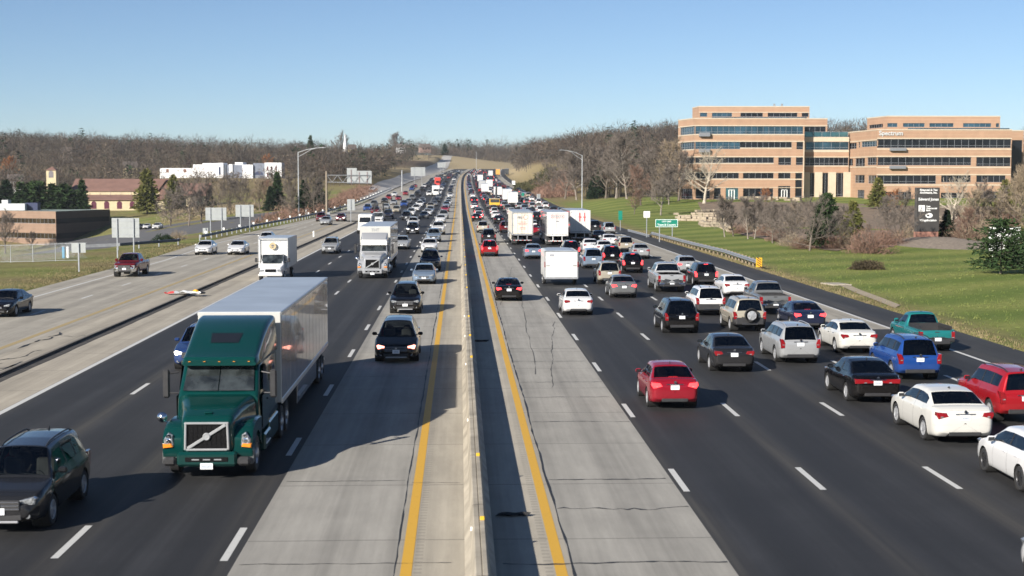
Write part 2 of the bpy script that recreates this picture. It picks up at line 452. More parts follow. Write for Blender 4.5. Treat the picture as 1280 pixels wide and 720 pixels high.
# ------------------------------------------------------------------ road surfaces
def road_tex(name, base, kind):
    m, nt, b = newmat(name)
    v = coords(nt); sep = nt.nodes.new('ShaderNodeSeparateXYZ'); nt.links.new(v, sep.inputs[0])
    fine = noise(nt, v, 9.0, 6, .8); big = noise(nt, v, .35, 5, .6)
    streak = noise(nt, coords(nt, (1.9, .022, 1)), 1.0, 5, .6); streak2 = noise(nt, coords(nt, (6.0, .05, 1)), 1.0, 4, .6)
    # wheel paths: two per 3.65 m lane
    ph = math_(nt, 'MULTIPLY', math_(nt, 'SUBTRACT', sep.outputs[0], 2.1 if kind != 'L' else 2.1), 2 * PI / 1.83)
    wp = math_(nt, 'MULTIPLY_ADD', math_(nt, 'SINE', ph), .5, .5)
    t = math_(nt, 'ADD', math_(nt, 'MULTIPLY', streak, .5), math_(nt, 'ADD', math_(nt, 'MULTIPLY', streak2, .22), math_(nt, 'MULTIPLY', big, .28)))
    if kind == 'asphalt':
        t = math_(nt, 'ADD', t, math_(nt, 'MULTIPLY_ADD', wp, .10, -.05))
        col = ramp(nt, t, [(.33, tuple(x * .50 for x in base)), (.5, base), (.66, tuple(x * 1.8 for x in base))])
        col = mixc(nt, math_(nt, 'MULTIPLY', ramp(nt, fine, [(.55, 0), (.85, 1)]), .35), col, (.11, .11, .11))
        lp = math_(nt, 'ABSOLUTE', math_(nt, 'SUBTRACT', math_(nt, 'FRACT', math_(nt, 'DIVIDE', math_(nt, 'SUBTRACT', sep.outputs[0], .35 + 1.825), 3.65)), .5))
        lp = ramp(nt, lp, [(.0, .0), (.36, .0), (.5, 1.0)])
        col = mixc(nt, math_(nt, 'MULTIPLY', lp, ramp(nt, math_(nt, 'MULTIPLY_ADD', streak2, .5, math_(nt, 'MULTIPLY', streak, .5)), [(.36, .18), (.60, .85)])), col, (.062, .056, .046))
        patch = ramp(nt, noise(nt, coords(nt, (.55, .05, 1)), 1.0, 3, .5), [(.50, 0), (.53, 1)])
        col = mixc(nt, math_(nt, 'MULTIPLY', patch, .30), col, (.010, .0105, .0125))
        b.inputs['Roughness'].default_value = .74
    else:
        t = math_(nt, 'ADD', t, math_(nt, 'MULTIPLY_ADD', wp, -.12, .06))
        col = ramp(nt, t, [(.30, tuple(x * .62 for x in base)), (.5, base), (.7, tuple(min(1, x * 1.25) for x in base))])
        mot = ramp(nt, noise(nt, coords(nt, (1.1, .16, 1)), 1.0, 7, .72), [(.36, 0), (.66, 1)])
        col = mixc(nt, math_(nt, 'MULTIPLY', mot, .42), col, tuple(x * .52 for x in base))
        spots = ramp(nt, noise(nt, v, 2.1, 6, .7), [(.62, 0), (.76, 1)])
        col = mixc(nt, math_(nt, 'MULTIPLY', spots, .3), col, tuple(x * .5 for x in base))
        # transverse joints every 6.1 m
        fr = math_(nt, 'FRACT', math_(nt, 'DIVIDE', math_(nt, 'ADD', sep.outputs[1], math_(nt, 'MULTIPLY', big, .12)), 6.1))
        jt = math_(nt, 'LESS_THAN', math_(nt, 'ABSOLUTE', math_(nt, 'SUBTRACT', fr, .5)), .0055)
        col = mixc(nt, math_(nt, 'MULTIPLY', jt, .5), col, (.06, .055, .05))
        b.inputs['Roughness'].default_value = .85
        if kind == 'shoulder':
            # milled rumble strip: short cross grooves in a band
            for xm in (-.90, 1.86):
                inb = math_(nt, 'LESS_THAN', math_(nt, 'ABSOLUTE', math_(nt, 'SUBTRACT', sep.outputs[0], xm)), .085)
                fg = math_(nt, 'LESS_THAN', math_(nt, 'FRACT', math_(nt, 'MULTIPLY', sep.outputs[1], 3.4)), .45)
                col = mixc(nt, math_(nt, 'MULTIPLY', math_(nt, 'MULTIPLY', inb, fg), .30), col, (.12, .115, .105))
    nt.links.new(col, b.inputs['Base Color'])
    bp = N(nt, 'ShaderNodeBump', Strength=.5, Distance=.012); nt.links.new(fine, bp.inputs['Height']); nt.links.new(bp.outputs[0], b.inputs['Normal'])
    return m
M['asphalt'] = road_tex('asphalt', (.0155, .0156, .0168), 'asphalt')
M['asphalt_sh'] = road_tex('shoulder_asphalt', (.026, .025, .024), 'asphalt')
M['concrete'] = road_tex('lane_concrete', (.305, .292, .262), 'concrete')
M['conc_sh'] = road_tex('shoulder_concrete', (.365, .332, .272), 'shoulder')
M['conc_old'] = road_tex('old_concrete', (.365, .328, .265), 'concrete')
M['conc_ramp'] = road_tex('side_concrete', (.325, .30, .252), 'concrete')
def paintline(name, c):
    m, nt, b = newmat(name); v = coords(nt)
    worn = ramp(nt, noise(nt, v, 5, 6, .75), [(.56, 0), (.74, 1)])
    nt.links.new(mixc(nt, math_(nt, 'MULTIPLY', worn, .6), c, tuple(x * .55 for x in c)), b.inputs['Base Color']); b.inputs['Roughness'].default_value = .6
    return m
M['wline'] = paintline('white_road_paint', (.52, .52, .50))
M['yline'] = paintline('yellow_road_paint', (.58, .33, .03))
M['yline_old'] = paintline('faded_yellow_paint', (.36, .275, .13))
M['seal_f'] = plain('faded_sealer', (.09, .088, .08), .8, 0, .4, 4); M['seal'] = plain('crack_sealer', (.02, .02, .02), .6, 0, .3, 4)

YS = list(range(6, 300, 6)) + list(range(300, 1260, 10))
def strip(name, xa, xb, mat, z=0.0, y0=6, y1=1250, kind='structure', label=None, cat=None):
    fa = xa if callable(xa) else (lambda Y: xa); fb = xb if callable(xb) else (lambda Y: xb)
    ys = [y0] + [y for y in YS if y0 < y < y1] + [y1]
    mb = MB(); vs = []; fs = []
    for y in ys:
        vs.append((fa(y) + xc(y), y, zc(y) + z)); vs.append((fb(y) + xc(y), y, zc(y) + z))
    for k in range(len(ys) - 1): fs.append((2 * k, 2 * k + 1, 2 * k + 3, 2 * k + 2))
    mb.add(vs, fs)
    o = mb.build(name, mat); tag(o, label or name.replace('_', ' '), cat or 'road', None, kind); return o
XBL, XBR = .09, .74                     # barrier foot
strip('road_shoulder', -1.36, XBL - .0, M['conc_sh'], label='pale concrete shoulder with rumble strip left of the median barrier')
strip('road_shoulder', XBR, 2.34, M['conc_sh'], label='pale concrete shoulder with rumble strip right of the median barrier')
strip('road_lane', -4.82, -1.36, M['concrete'], label='concrete lane left of the median barrier')
strip('road_lane', 2.34, 5.74, M['concrete'], label='concrete lane right of the median barrier')
strip('road', -16.2, -4.82, M['asphalt'], label='dark asphalt lanes of the oncoming carriageway')
strip('road', 5.74, 20.3, M['asphalt'], label='dark asphalt lanes of the right carriageway')
strip('road_lane', 20.3, 23.4, M['asphalt'], y1=80, label='asphalt end of the outer right lane')
strip('road_lane', 20.3, 23.4, M['conc_ramp'], y0=80, label='grey concrete outer right lane')
strip('road_shoulder', 23.4, XR, M['asphalt_sh'], label='dark asphalt shoulder beside the right lawn')
strip('road_shoulder', -19.0, -16.2, M['conc_old'], y1=285, label='concrete shoulder of the oncoming carriageway')
strip('road', lambda Y: XL(Y), -21.05, M['conc_ramp'], y1=285, label='old concrete collector road left of the kerbed divider')
strip('road', lambda Y: XL(Y), -16.2, M['conc_ramp'], y0=285, label='concrete where the collector road joins the motorway')
# kerbed divider
mb = MB(); ys = [6] + [y for y in YS if 6 < y < 275] + [275]; rings = []
for y in ys: rings.append([(-21.05, y, .004), (-21.05, y, .10), (-20.98, y, .13), (-19.08, y, .15), (-19.0, y, .12), (-19.0, y, -.02)])
mb.loft(rings, closed=False, cap=False)
mb.quad(*[rings[-1][i] for i in (0, 2, 3, 5)])
M['kerbface'] = plain('kerb_dark', (.05, .045, .04), .9, 0, .4, 2)
tag(mb.build('kerb_island', M['conc_old']), 'low kerbed concrete divider between collector road and motorway', 'kerb', None, 'structure')
# dark strip in the gutter at the foot of the kerb, tar along the back of the divider
def ribbon(name, pts, w, mat, z=.006, jit=.0, label=None):
    mb = MB(); vs = []; n = len(pts)
    for i, (x, y) in enumerate(pts):
        x2, y2 = pts[min(i + 1, n - 1)]; x1, y1 = pts[max(i - 1, 0)]
        d = math.hypot(x2 - x1, y2 - y1) or 1; nx, ny = -(y2 - y1) / d, (x2 - x1) / d
        ww = w * (.5 + R.uniform(-jit, jit) * .5)
        vs += [(x + nx * ww, y + ny * ww, zc(y) + z), (x - nx * ww, y - ny * ww, zc(y) + z)]
    mb.add(vs, [(2 * i, 2 * i + 1, 2 * i + 3, 2 * i + 2) for i in range(n - 1)])
    o = mb.build(name, mat); return tag(o, label or name.replace('_', ' '), 'road marking', None, 'structure')
def wob(x, y0, y1, st, a):
    p = []; y = y0; q = 0
    while y < y1:
        q = q * .8 + R.uniform(-a, a) * .6; p.append((x + q, y)); y += st
    return p
ribbon('gutter_seam', wob(-18.72, 8, 275, 1.5, .02), .50, M['kerbface'], .005, .15, 'dark gutter strip along the divider kerb')
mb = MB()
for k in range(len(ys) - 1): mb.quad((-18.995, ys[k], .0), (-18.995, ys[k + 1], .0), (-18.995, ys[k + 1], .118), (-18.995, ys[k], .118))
tag(mb.build('kerb_face', M['kerbface']), 'dark kerb face of the divider', 'kerb', None, 'structure')
ribbon('road_seam', wob(-21.12, 8, 275, 1.2, .03), .12, M['seal'], .005, .5, 'dark weedy joint behind the divider')
# painted lines
def line(x, w, mat, y0, y1, label): return strip('road_marking', x - w / 2, x + w / 2, mat, .004, y0, y1, label=label, cat='road marking')
line(-1.14, .24, M['yline'], 6, 1250, 'solid yellow line left of the barrier'); line(2.10, .24, M['yline'], 6, 1250, 'solid yellow line right of the barrier')
line(-16.05, .24, M['wline'], 6, 430, 'solid white edge line of the oncoming lanes'); line(23.45, .2, M['wline'], 6, 1250, 'solid white edge line by the right shoulder')
line(-22.1, .34, M['yline_old'], 6, 262, 'faded yellow line of the collector road')
strip('road_marking', lambda Y: XL(Y) + 2.0, lambda Y: XL(Y) + 2.2, M['wline'], .004, 6, 420, label='white edge line of the collector road', cat='road marking')
def dashes(x, ph, label, y1=900, x_of=None, ln=3.05):
    mb = MB(); y = ph
    while y < y1:
        xx = x
        if y > 8:
            o = xc(y); a, c = zc(y), zc(y + ln)
            mb.quad((xx - .085 + o, y, a + .004), (xx + .085 + o, y, a + .004), (xx + .085 + o, y + ln, c + .004), (xx - .085 + o, y + ln, c + .004))
        y += 12.19
    return tag(mb.build('road_marking', M['wline']), label, 'road marking', None, 'structure')
def dphase(px, py):
    x, y = gnd(px, py); return (y - 1.5) % 12.19
dashes(-5.08, dphase(290, 680), 'white lane dashes beside the left concrete lane')
dashes(-8.77, dphase(87, 677), 'white lane dashes in the middle of the oncoming lanes')
dashes(-12.45, dphase(172, 486), 'white lane dashes of the outer oncoming lane')
dashes(5.93, dphase(847, 600), 'white lane dashes beside the right concrete lane')
dashes(9.56, dphase(1013, 598), 'white lane dashes, second line right of the barrier')
dashes(13.19, dphase(1178, 597), 'white lane dashes, third line right of the barrier')
dashes(16.7, dphase(1039, 456), 'white lane dashes, fourth line right of the barrier')
dashes(20.15, dphase(835, 327.5), 'white lane dashes of the outer right lane')
dashes(-25.7, dphase(110, 371), 'white lane dashes of the collector road', 420)
# sealed cracks
ribbon('crack_seal', wob(-1.40, 8, 420, .8, .03), .035, M['seal'], .005, .9, 'black sealed joint beside the left yellow line')
ribbon('crack_seal', wob(2.36, 8, 420, .8, .03), .04, M['seal'], .005, .9, 'black sealed joint beside the right yellow line')
def crack(xa, xb, y, a=.10, w=.05):
    p = []; n = int(abs(xb - xa) / .18) + 2; q = 0
    for i in range(n):
        q = q * .7 + R.uniform(-a, a); p.append((xa + (xb - xa) * i / (n - 1), y + q))
    ribbon('crack_seal', p, w, M['seal'], .005, .7, 'black sealed crack across the concrete')
for xa, xb, py in ((2.4, 5.7, 637), (2.4, 5.6, 600), (2.4, 5.7, 528), (2.4, 5.6, 497), (.9, 5.7, 705), (2.4, 5.7, 478), (2.4, 5.6, 452), (2.4, 5.6, 436), (2.4, 5.7, 404), (2.4, 5.7, 346), (2.4, 5.7, 362)):
    crack(xa, xb, gnd(600, py)[1], .05 if py not in (637,) else .16, .05 if py < 600 else .07)
for xa, xb, py in ((-4.7, -.2, 703), (-1.3, 0, 603), (-4.7, -1.5, 600), (-4.7, -1.4, 470), (-4.6, -1.4, 398)): crack(xa, xb, gnd(600, py)[1], .03, .03)
for x0, y0, x1, y1 in ((3.1, 62, 4.6, 120), (3.6, 58, 5.4, 86), (2.6, 96, 4.9, 138)):      # long diagonal cracks in the right concrete lane
    n = 40; p = []; q = 0
    for i in range(n): q = q * .8 + R.uniform(-.05, .05); p.append((x0 + (x1 - x0) * i / n + q, y0 + (y1 - y0) * i / n))
    ribbon('crack_seal', p, .032, M['seal_f'], .005, .9, 'long diagonal crack in the right concrete lane')
def weedcrack(px, py, n, s):
    for k in range(n):
        x, y = gnd(px + R.uniform(-25, 25), py + R.uniform(-8, 8), .14)
        p = []; a = R.uniform(0, 6)
        for i in range(8): p.append((x, y)); a += R.uniform(-.8, .8); x += s * math.cos(a); y += s * 1.8 * math.sin(a)
        p = [(max(-20.9, min(-19.2, X_)), Y_) for X_, Y_ in p]
        ribbon('crack_seal', p, .10, M['seal'], .152, .8, 'black tar squiggle on the divider')
weedcrack(25, 450, 5, .35); weedcrack(62, 423, 4, .28)
# ------------------------------------------------------------------ median barrier
M['barrier'] = plain('barrier_concrete', (.33, .295, .235), .85, 0, .34, .9, bump=.3)
rings = []
bys = [6] + [y for y in YS if 6 < y < 1250] + [1250]
for y in bys:
    o, z = xc(y), zc(y)
    rings.append([(x + o, y, z + h) for x, h in ((XBL, -.02), (XBL, .075), (.215, .26), (.275, .80), (.295, .815), (.395, .815), (.40, .80), (.42, .80), (.425, .83), (.51, .83), (.53, .81), (.60, .26), (XBR, .075), (XBR, -.02))])
mb = MB().loft(rings, closed=False, cap=False)
y = 9.0
while y < 420:
    mb.loft([[(x, yy, h) for x, h in ((.205, .25), (.268, .80), (.29, .8175), (.44, .8325), (.515, .8325), (.53, .7))] for yy in (y - .018, y + .018)], 1, closed=False, cap=False); y += 6.1
bar = mb.build('median_barrier', [M['barrier'], plain('barrier_joint', (.10, .09, .08), .9, 0, .2, 3)], None, 20)
tag(bar, 'long concrete median barrier dividing the two carriageways', 'barrier')
M['refl_y'] = plain('yellow_reflector', (.62, .38, .03), .4, 0, .1, 8); M['refl_w'] = plain('white_reflector', (.75, .75, .72), .4, 0, .1, 8)
for k, (px, py) in enumerate(((601, 650), (595, 570), (588, 447), (585, 420), (583, 396))):
    yb = gnd(px, py, .83)[1]
    MB().box((.47, yb, .87), (.10, .05, .09), 0, .01).build('reflector', M['refl_y'], bar)
for k, py in enumerate((661, 525, 455, 420, 395)):
    yb = gnd(590, py, .6)[1]
    MB().box((.24, yb, .60), (.05, .09, .09), 0, .01).build('reflector', M['refl_w'], bar)
y = 100
while y < 300:
    MB().box((.47, y, .87), (.10, .05, .09), 0, .01).build('reflector', M['refl_y'], bar); y += 13
# ------------------------------------------------------------------ cars
def smooth_prof(pts, ys, k):
    v = np.interp(ys, [p[0] for p in pts], [p[1] for p in pts])
    if k > 1:
        ker = np.ones(k) / k
        p = np.pad(v, k // 2, mode='edge'); s = np.convolve(p, ker, 'valid')[:len(v)]
        w = np.clip(np.minimum(np.arange(len(v)), np.arange(len(v))[::-1]) / k, 0, 1)
        v = v * (1 - w) + s * w
    return v

TL_HI = [0, .8, 1.3, 1.7, 2.0, 2.25, 2.5, 2.75, 3.0, 3.3, 3.6, 3.9, 4.15, 4.4, 4.65, 4.9, 5.15, 5.4, 5.65, 5.9, 6.15, 6.45, 6.75, 7.1, 7.55, 8]
TL_LO = [0, 1.5, 2.1, 3.0, 3.9, 4.5, 5.15, 5.9, 6.45, 7.1, 8]

def CP(kind='sedan', **k):
    """parameters of a car body; y runs from the tail (0) to the nose (L)"""
    B = dict(L=4.75, W=1.83, top=1.46, belt=.95, hood=.98, nose=.74, cowl=3.42, head=2.70, rr=1.28, rb=.52, deck=1.04, tail=.94,
             wr=.335, rw=1.02, fw=3.80, low=.21, cab='sedan', clad=False, rails=False, doors=[(1.13, 1.98), (2.0, 3.02)], win=[(.98, 1.98), (2.06, 3.16)])
    if kind == 'suv':
        B.update(L=4.65, W=1.86, top=1.70, belt=1.06, hood=1.08, nose=.86, cowl=3.38, head=2.78, rr=.34, rb=.06, deck=1.04, tail=1.0,
                 wr=.36, rw=.92, fw=3.62, low=.27, cab='suv', rails=True, doors=[(1.20, 1.93), (1.95, 2.98)], win=[(.42, 1.06), (1.16, 1.93), (2.0, 3.1)])
    if kind == 'van':
        B.update(L=5.1, W=1.98, top=1.76, belt=1.02, hood=1.06, nose=.80, cowl=4.06, head=3.22, rr=.36, rb=.08, deck=1.02, tail=1.0,
                 wr=.34, rw=1.0, fw=4.05, low=.22, cab='suv', rails=False, doors=[(1.35, 2.35), (2.37, 3.45)], win=[(.45, 1.28), (1.38, 2.35), (2.42, 3.6)])
    if kind == 'pickup':
        B.update(L=5.7, W=1.98, top=1.86, belt=1.20, hood=1.22, nose=1.02, cowl=4.25, head=3.62, rr=2.14, rb=2.02, deck=1.18, tail=1.14,
                 wr=.40, rw=1.22, fw=4.80, low=.38, cab='pickup', bed=(.07, 1.92), doors=[(2.12, 2.92), (2.94, 3.95)], win=[(2.24, 2.92), (3.0, 4.02)])
    if kind == 'hatch':
        B.update(L=4.5, W=1.80, top=1.48, belt=.95, hood=.99, nose=.74, cowl=3.35, head=2.55, rr=.75, rb=.22, deck=1.02, tail=.92,
                 wr=.33, rw=.88, fw=3.54, low=.2, cab='sedan', doors=[(.98, 1.80), (1.82, 2.84)], win=[(.85, 1.8), (1.88, 2.98)])
    B.update(k); B['kind'] = kind; return B

def shell(P, lo=False):
    L, W = P['L'], P['W'] / 2
    ys = np.linspace(0, L, 900); dk = 900 / L
    d, t, b = P['deck'], P['tail'], P['belt']
    if P['cab'] == 'suv':
        zd = [(0, t - .02), (.06, t), (.3, b + .01), (P['cowl'], b - .02), (P['cowl'] + .05, P['hood']), (L - .42, P['nose'] + .08), (L - .12, P['nose'] - .02), (L, P['nose'] - .16)]
    elif P['cab'] == 'pickup':
        zd = [(0, t - .03), (.05, t), (P['rb'] - .02, d), (P['rb'] + .1, b), (P['cowl'], b), (P['cowl'] + .05, P['hood']), (L - .3, P['nose'] + .10), (L - .08, P['nose'] - .0), (L, P['nose'] - .15)]
    else:
        zd = [(0, t - .06), (.07, t + .03), (P['rb'] * .6, d), (P['rb'] + .1, d - .01), (P['rr'] + .1, b + .02), (P['cowl'] - .4, b - .03), (P['cowl'], P['hood'] - .02), (P['cowl'] + .05, P['hood'] - .01), (L - .6, P['nose'] + .12), (L - .16, P['nose'] - .02), (L, P['nose'] - .15)]
    tp = P['top']
    span = P['head'] - P['rr']
    zr = [(0, 0), (P['rb'] - .001, 0), (P['rb'], d if P['cab'] != 'suv' else t), (P['rr'], tp - .055), (P['rr'] + .3 * span, tp), (P['head'] - .35 * span, tp), (P['head'], tp - .05), (P['cowl'], P['hood'] - .02), (P['cowl'] + .001, 0), (L, 0)]
    blunt = P['cab'] in ('suv', 'pickup')
    wb = [(0, W * (.88 if blunt else .84)), (.06, W * (.93 if blunt else .90)), (.28, W * .972), (.8, W), (L - .95, W), (L - .45, W * .965), (L - .16, W * .88), (L, W * .74)]
    zl = [(0, P['low'] + .16), (.14, P['low'] + .05), (.6, P['low']), (L - .6, P['low']), (L - .12, P['low'] + .04), (L, P['low'] + .13)]
    zd = smooth_prof(zd, ys, int(.07 * dk) | 1); wb = smooth_prof(wb, ys, int(.12 * dk) | 1); zl = smooth_prof(zl, ys, int(.1 * dk) | 1)
    zrr = np.interp(ys, [p[0] for p in zr], [p[1] for p in zr]); h = np.clip(zrr - zd, 0, None)
    h = np.convolve(np.pad(h, int(.045 * dk), mode='edge'), np.ones(2 * int(.045 * dk) + 1) / (2 * int(.045 * dk) + 1), 'valid')
    top = zd + h
    ds = np.sqrt(np.diff(ys) ** 2 + np.diff(top) ** 2 + np.diff(wb) ** 2 * 2); s = np.concatenate([[0], np.cumsum(ds)])
    n = 26 if lo else 92
    samp = list(np.interp(np.linspace(0, s[-1], n), s, ys))
    for f in [P['cowl'], P['head'], P['rr'], P['rb']] + ([] if lo else [q for a in P['doors'] + P['win'] for q in a]):
        i = min(range(1, len(samp) - 1), key=lambda j: abs(samp[j] - f)); samp[i] = f
    samp = sorted(set(samp))
    def prof(y):
        return [float(np.interp(y, ys, a)) for a in (zd, h, wb, zl)]
    def ctrl(y):
        z, hh, w, zlo = prof(y)
        p6x = w * .93 - .05 - .30 * hh; p7 = p6x - .13
        return [(0, zlo - .02), (w * .80, zlo - .02), (w * .975, zlo + .02), (w * 1.012, zlo + .42 * (z - zlo)), (w * .992, z - .11), (w * .925, z),
                (p6x, z + .90 * hh + .012), (p7, z + .985 * hh + .022), (0, z + hh + .035)]
    def bsp(C, t):
        i = int(round(t)); u = t - i
        g = lambda k: (-C[-k][0], C[-k][1]) if k < 0 else ((-C[16 - k][0], C[16 - k][1]) if k > 8 else C[k])
        a, b_, c = .5 * (.5 - u) ** 2, .75 - u * u, .5 * (.5 + u) ** 2
        p, q, r = g(i - 1), g(i), g(i + 1)
        return (a * p[0] + b_ * q[0] + c * r[0], a * p[1] + b_ * q[1] + c * r[1])
    TL = TL_LO if lo else TL_HI
    full = [(t, 1) for t in TL] + [(t, -1) for t in TL[-2:0:-1]]
    def ring(y):
        C = ctrl(y); return [(sg * bsp(C, t)[0], y, bsp(C, t)[1]) for t, sg in full]
    rings = [ring(y) for y in samp]
    def capr(r, sc, off):
        cx = 0; cz = (max(p[2] for p in r) + min(p[2] for p in r)) / 2
        return [((p[0] - cx) * (sc), p[1] + off, cz + (p[2] - cz) * sc) for p in r]
    rear = [capr(rings[0], .04, -.054), capr(rings[0], .55, -.052), capr(rings[0], .88, -.045), capr(rings[0], .965, -.026)]
    front = [capr(rings[-1], .965, .035), capr(rings[-1], .86, .062), capr(rings[-1], .5, .075), capr(rings[-1], .04, .078)]
    allr = rear + rings + front
    yy = [0, 0, 0, 0] + samp + [L, L, L, L]
    return dict(rings=allr, y=yy, full=full, prof=prof, ring=ring, bsp=lambda y, t: bsp(ctrl(y), t), L=L)

def wheel_parts(r, w, spokes=10, hub=.62, dark=False):
    """tyre and rim centred on the axle, outer face towards +X"""
    ty = MB().lathe([(r * hub, -w / 2 + .01), (r * .9, -w / 2), (r * .975, -w / 2 + .02), (r, -w / 2 + .05), (r, w / 2 - .05), (r * .975, w / 2 - .02), (r * .9, w / 2), (r * hub, w / 2 - .012)], 'X', 28)
    rm = MB()
    R0 = r * (hub + .02)
    rm.lathe([(R0, w / 2 - .012), (R0 * .95, w / 2 - .005), (R0 * .90, w / 2 - .02), (R0 * .88, w / 2 - .07), (R0 * .86, w / 2 - .12)], 'X', 28, m=0)
    rm.lathe([(R0 * .87, w / 2 - .10), (.0, w / 2 - .10)], 'X', 20, m=1)
    rm.lathe([(R0 * .24, w / 2 - .09), (R0 * .24, w / 2 - .03), (R0 * .16, w / 2 - .02), (0, w / 2 - .02)], 'X', 14, m=0)
    for k in range(spokes):
        a = 2 * PI * k / spokes; c, s_ = math.cos(a), math.sin(a); ww = R0 * 1.45 / spokes * .62
        q = []
        for rr_, o, wd in ((R0 * .18, w / 2 - .025, ww), (R0 * .91, w / 2 - .016, ww * .72)):
            for sd in (-1, 1): q.append((o, rr_ * c - sd * wd * s_, rr_ * s_ + sd * wd * c))
        q2 = [(x - .05, a_, b_) for x, a_, b_ in q]
        rm.add(q + q2, [(0, 2, 3, 1), (0, 4, 6, 2), (1, 3, 7, 5)], 0)
    return ty, rm

_wheel_cache = {}
def add_wheels(root, P, pos, w=.215, spokes=10, rimmat='alloy'):
    key = (P['wr'], w, spokes, rimmat)
    if key not in _wheel_cache:
        t, r = wheel_parts(P['wr'], w, spokes)
        _wheel_cache[key] = (t.mesh('tyre', M['rubber'], 40), r.mesh('rim', [M[rimmat], M['under']], 30))
    tm, rm = _wheel_cache[key]
    for (x, y) in pos:
        wh = bpy.data.objects.new('wheel', tm); link(wh, root)
        wh.location = (x, y, P['wr']); wh.rotation_euler = (0, 0, 0 if x > 0 else PI)
        ri = bpy.data.objects.new('rim', rm); link(ri, wh)

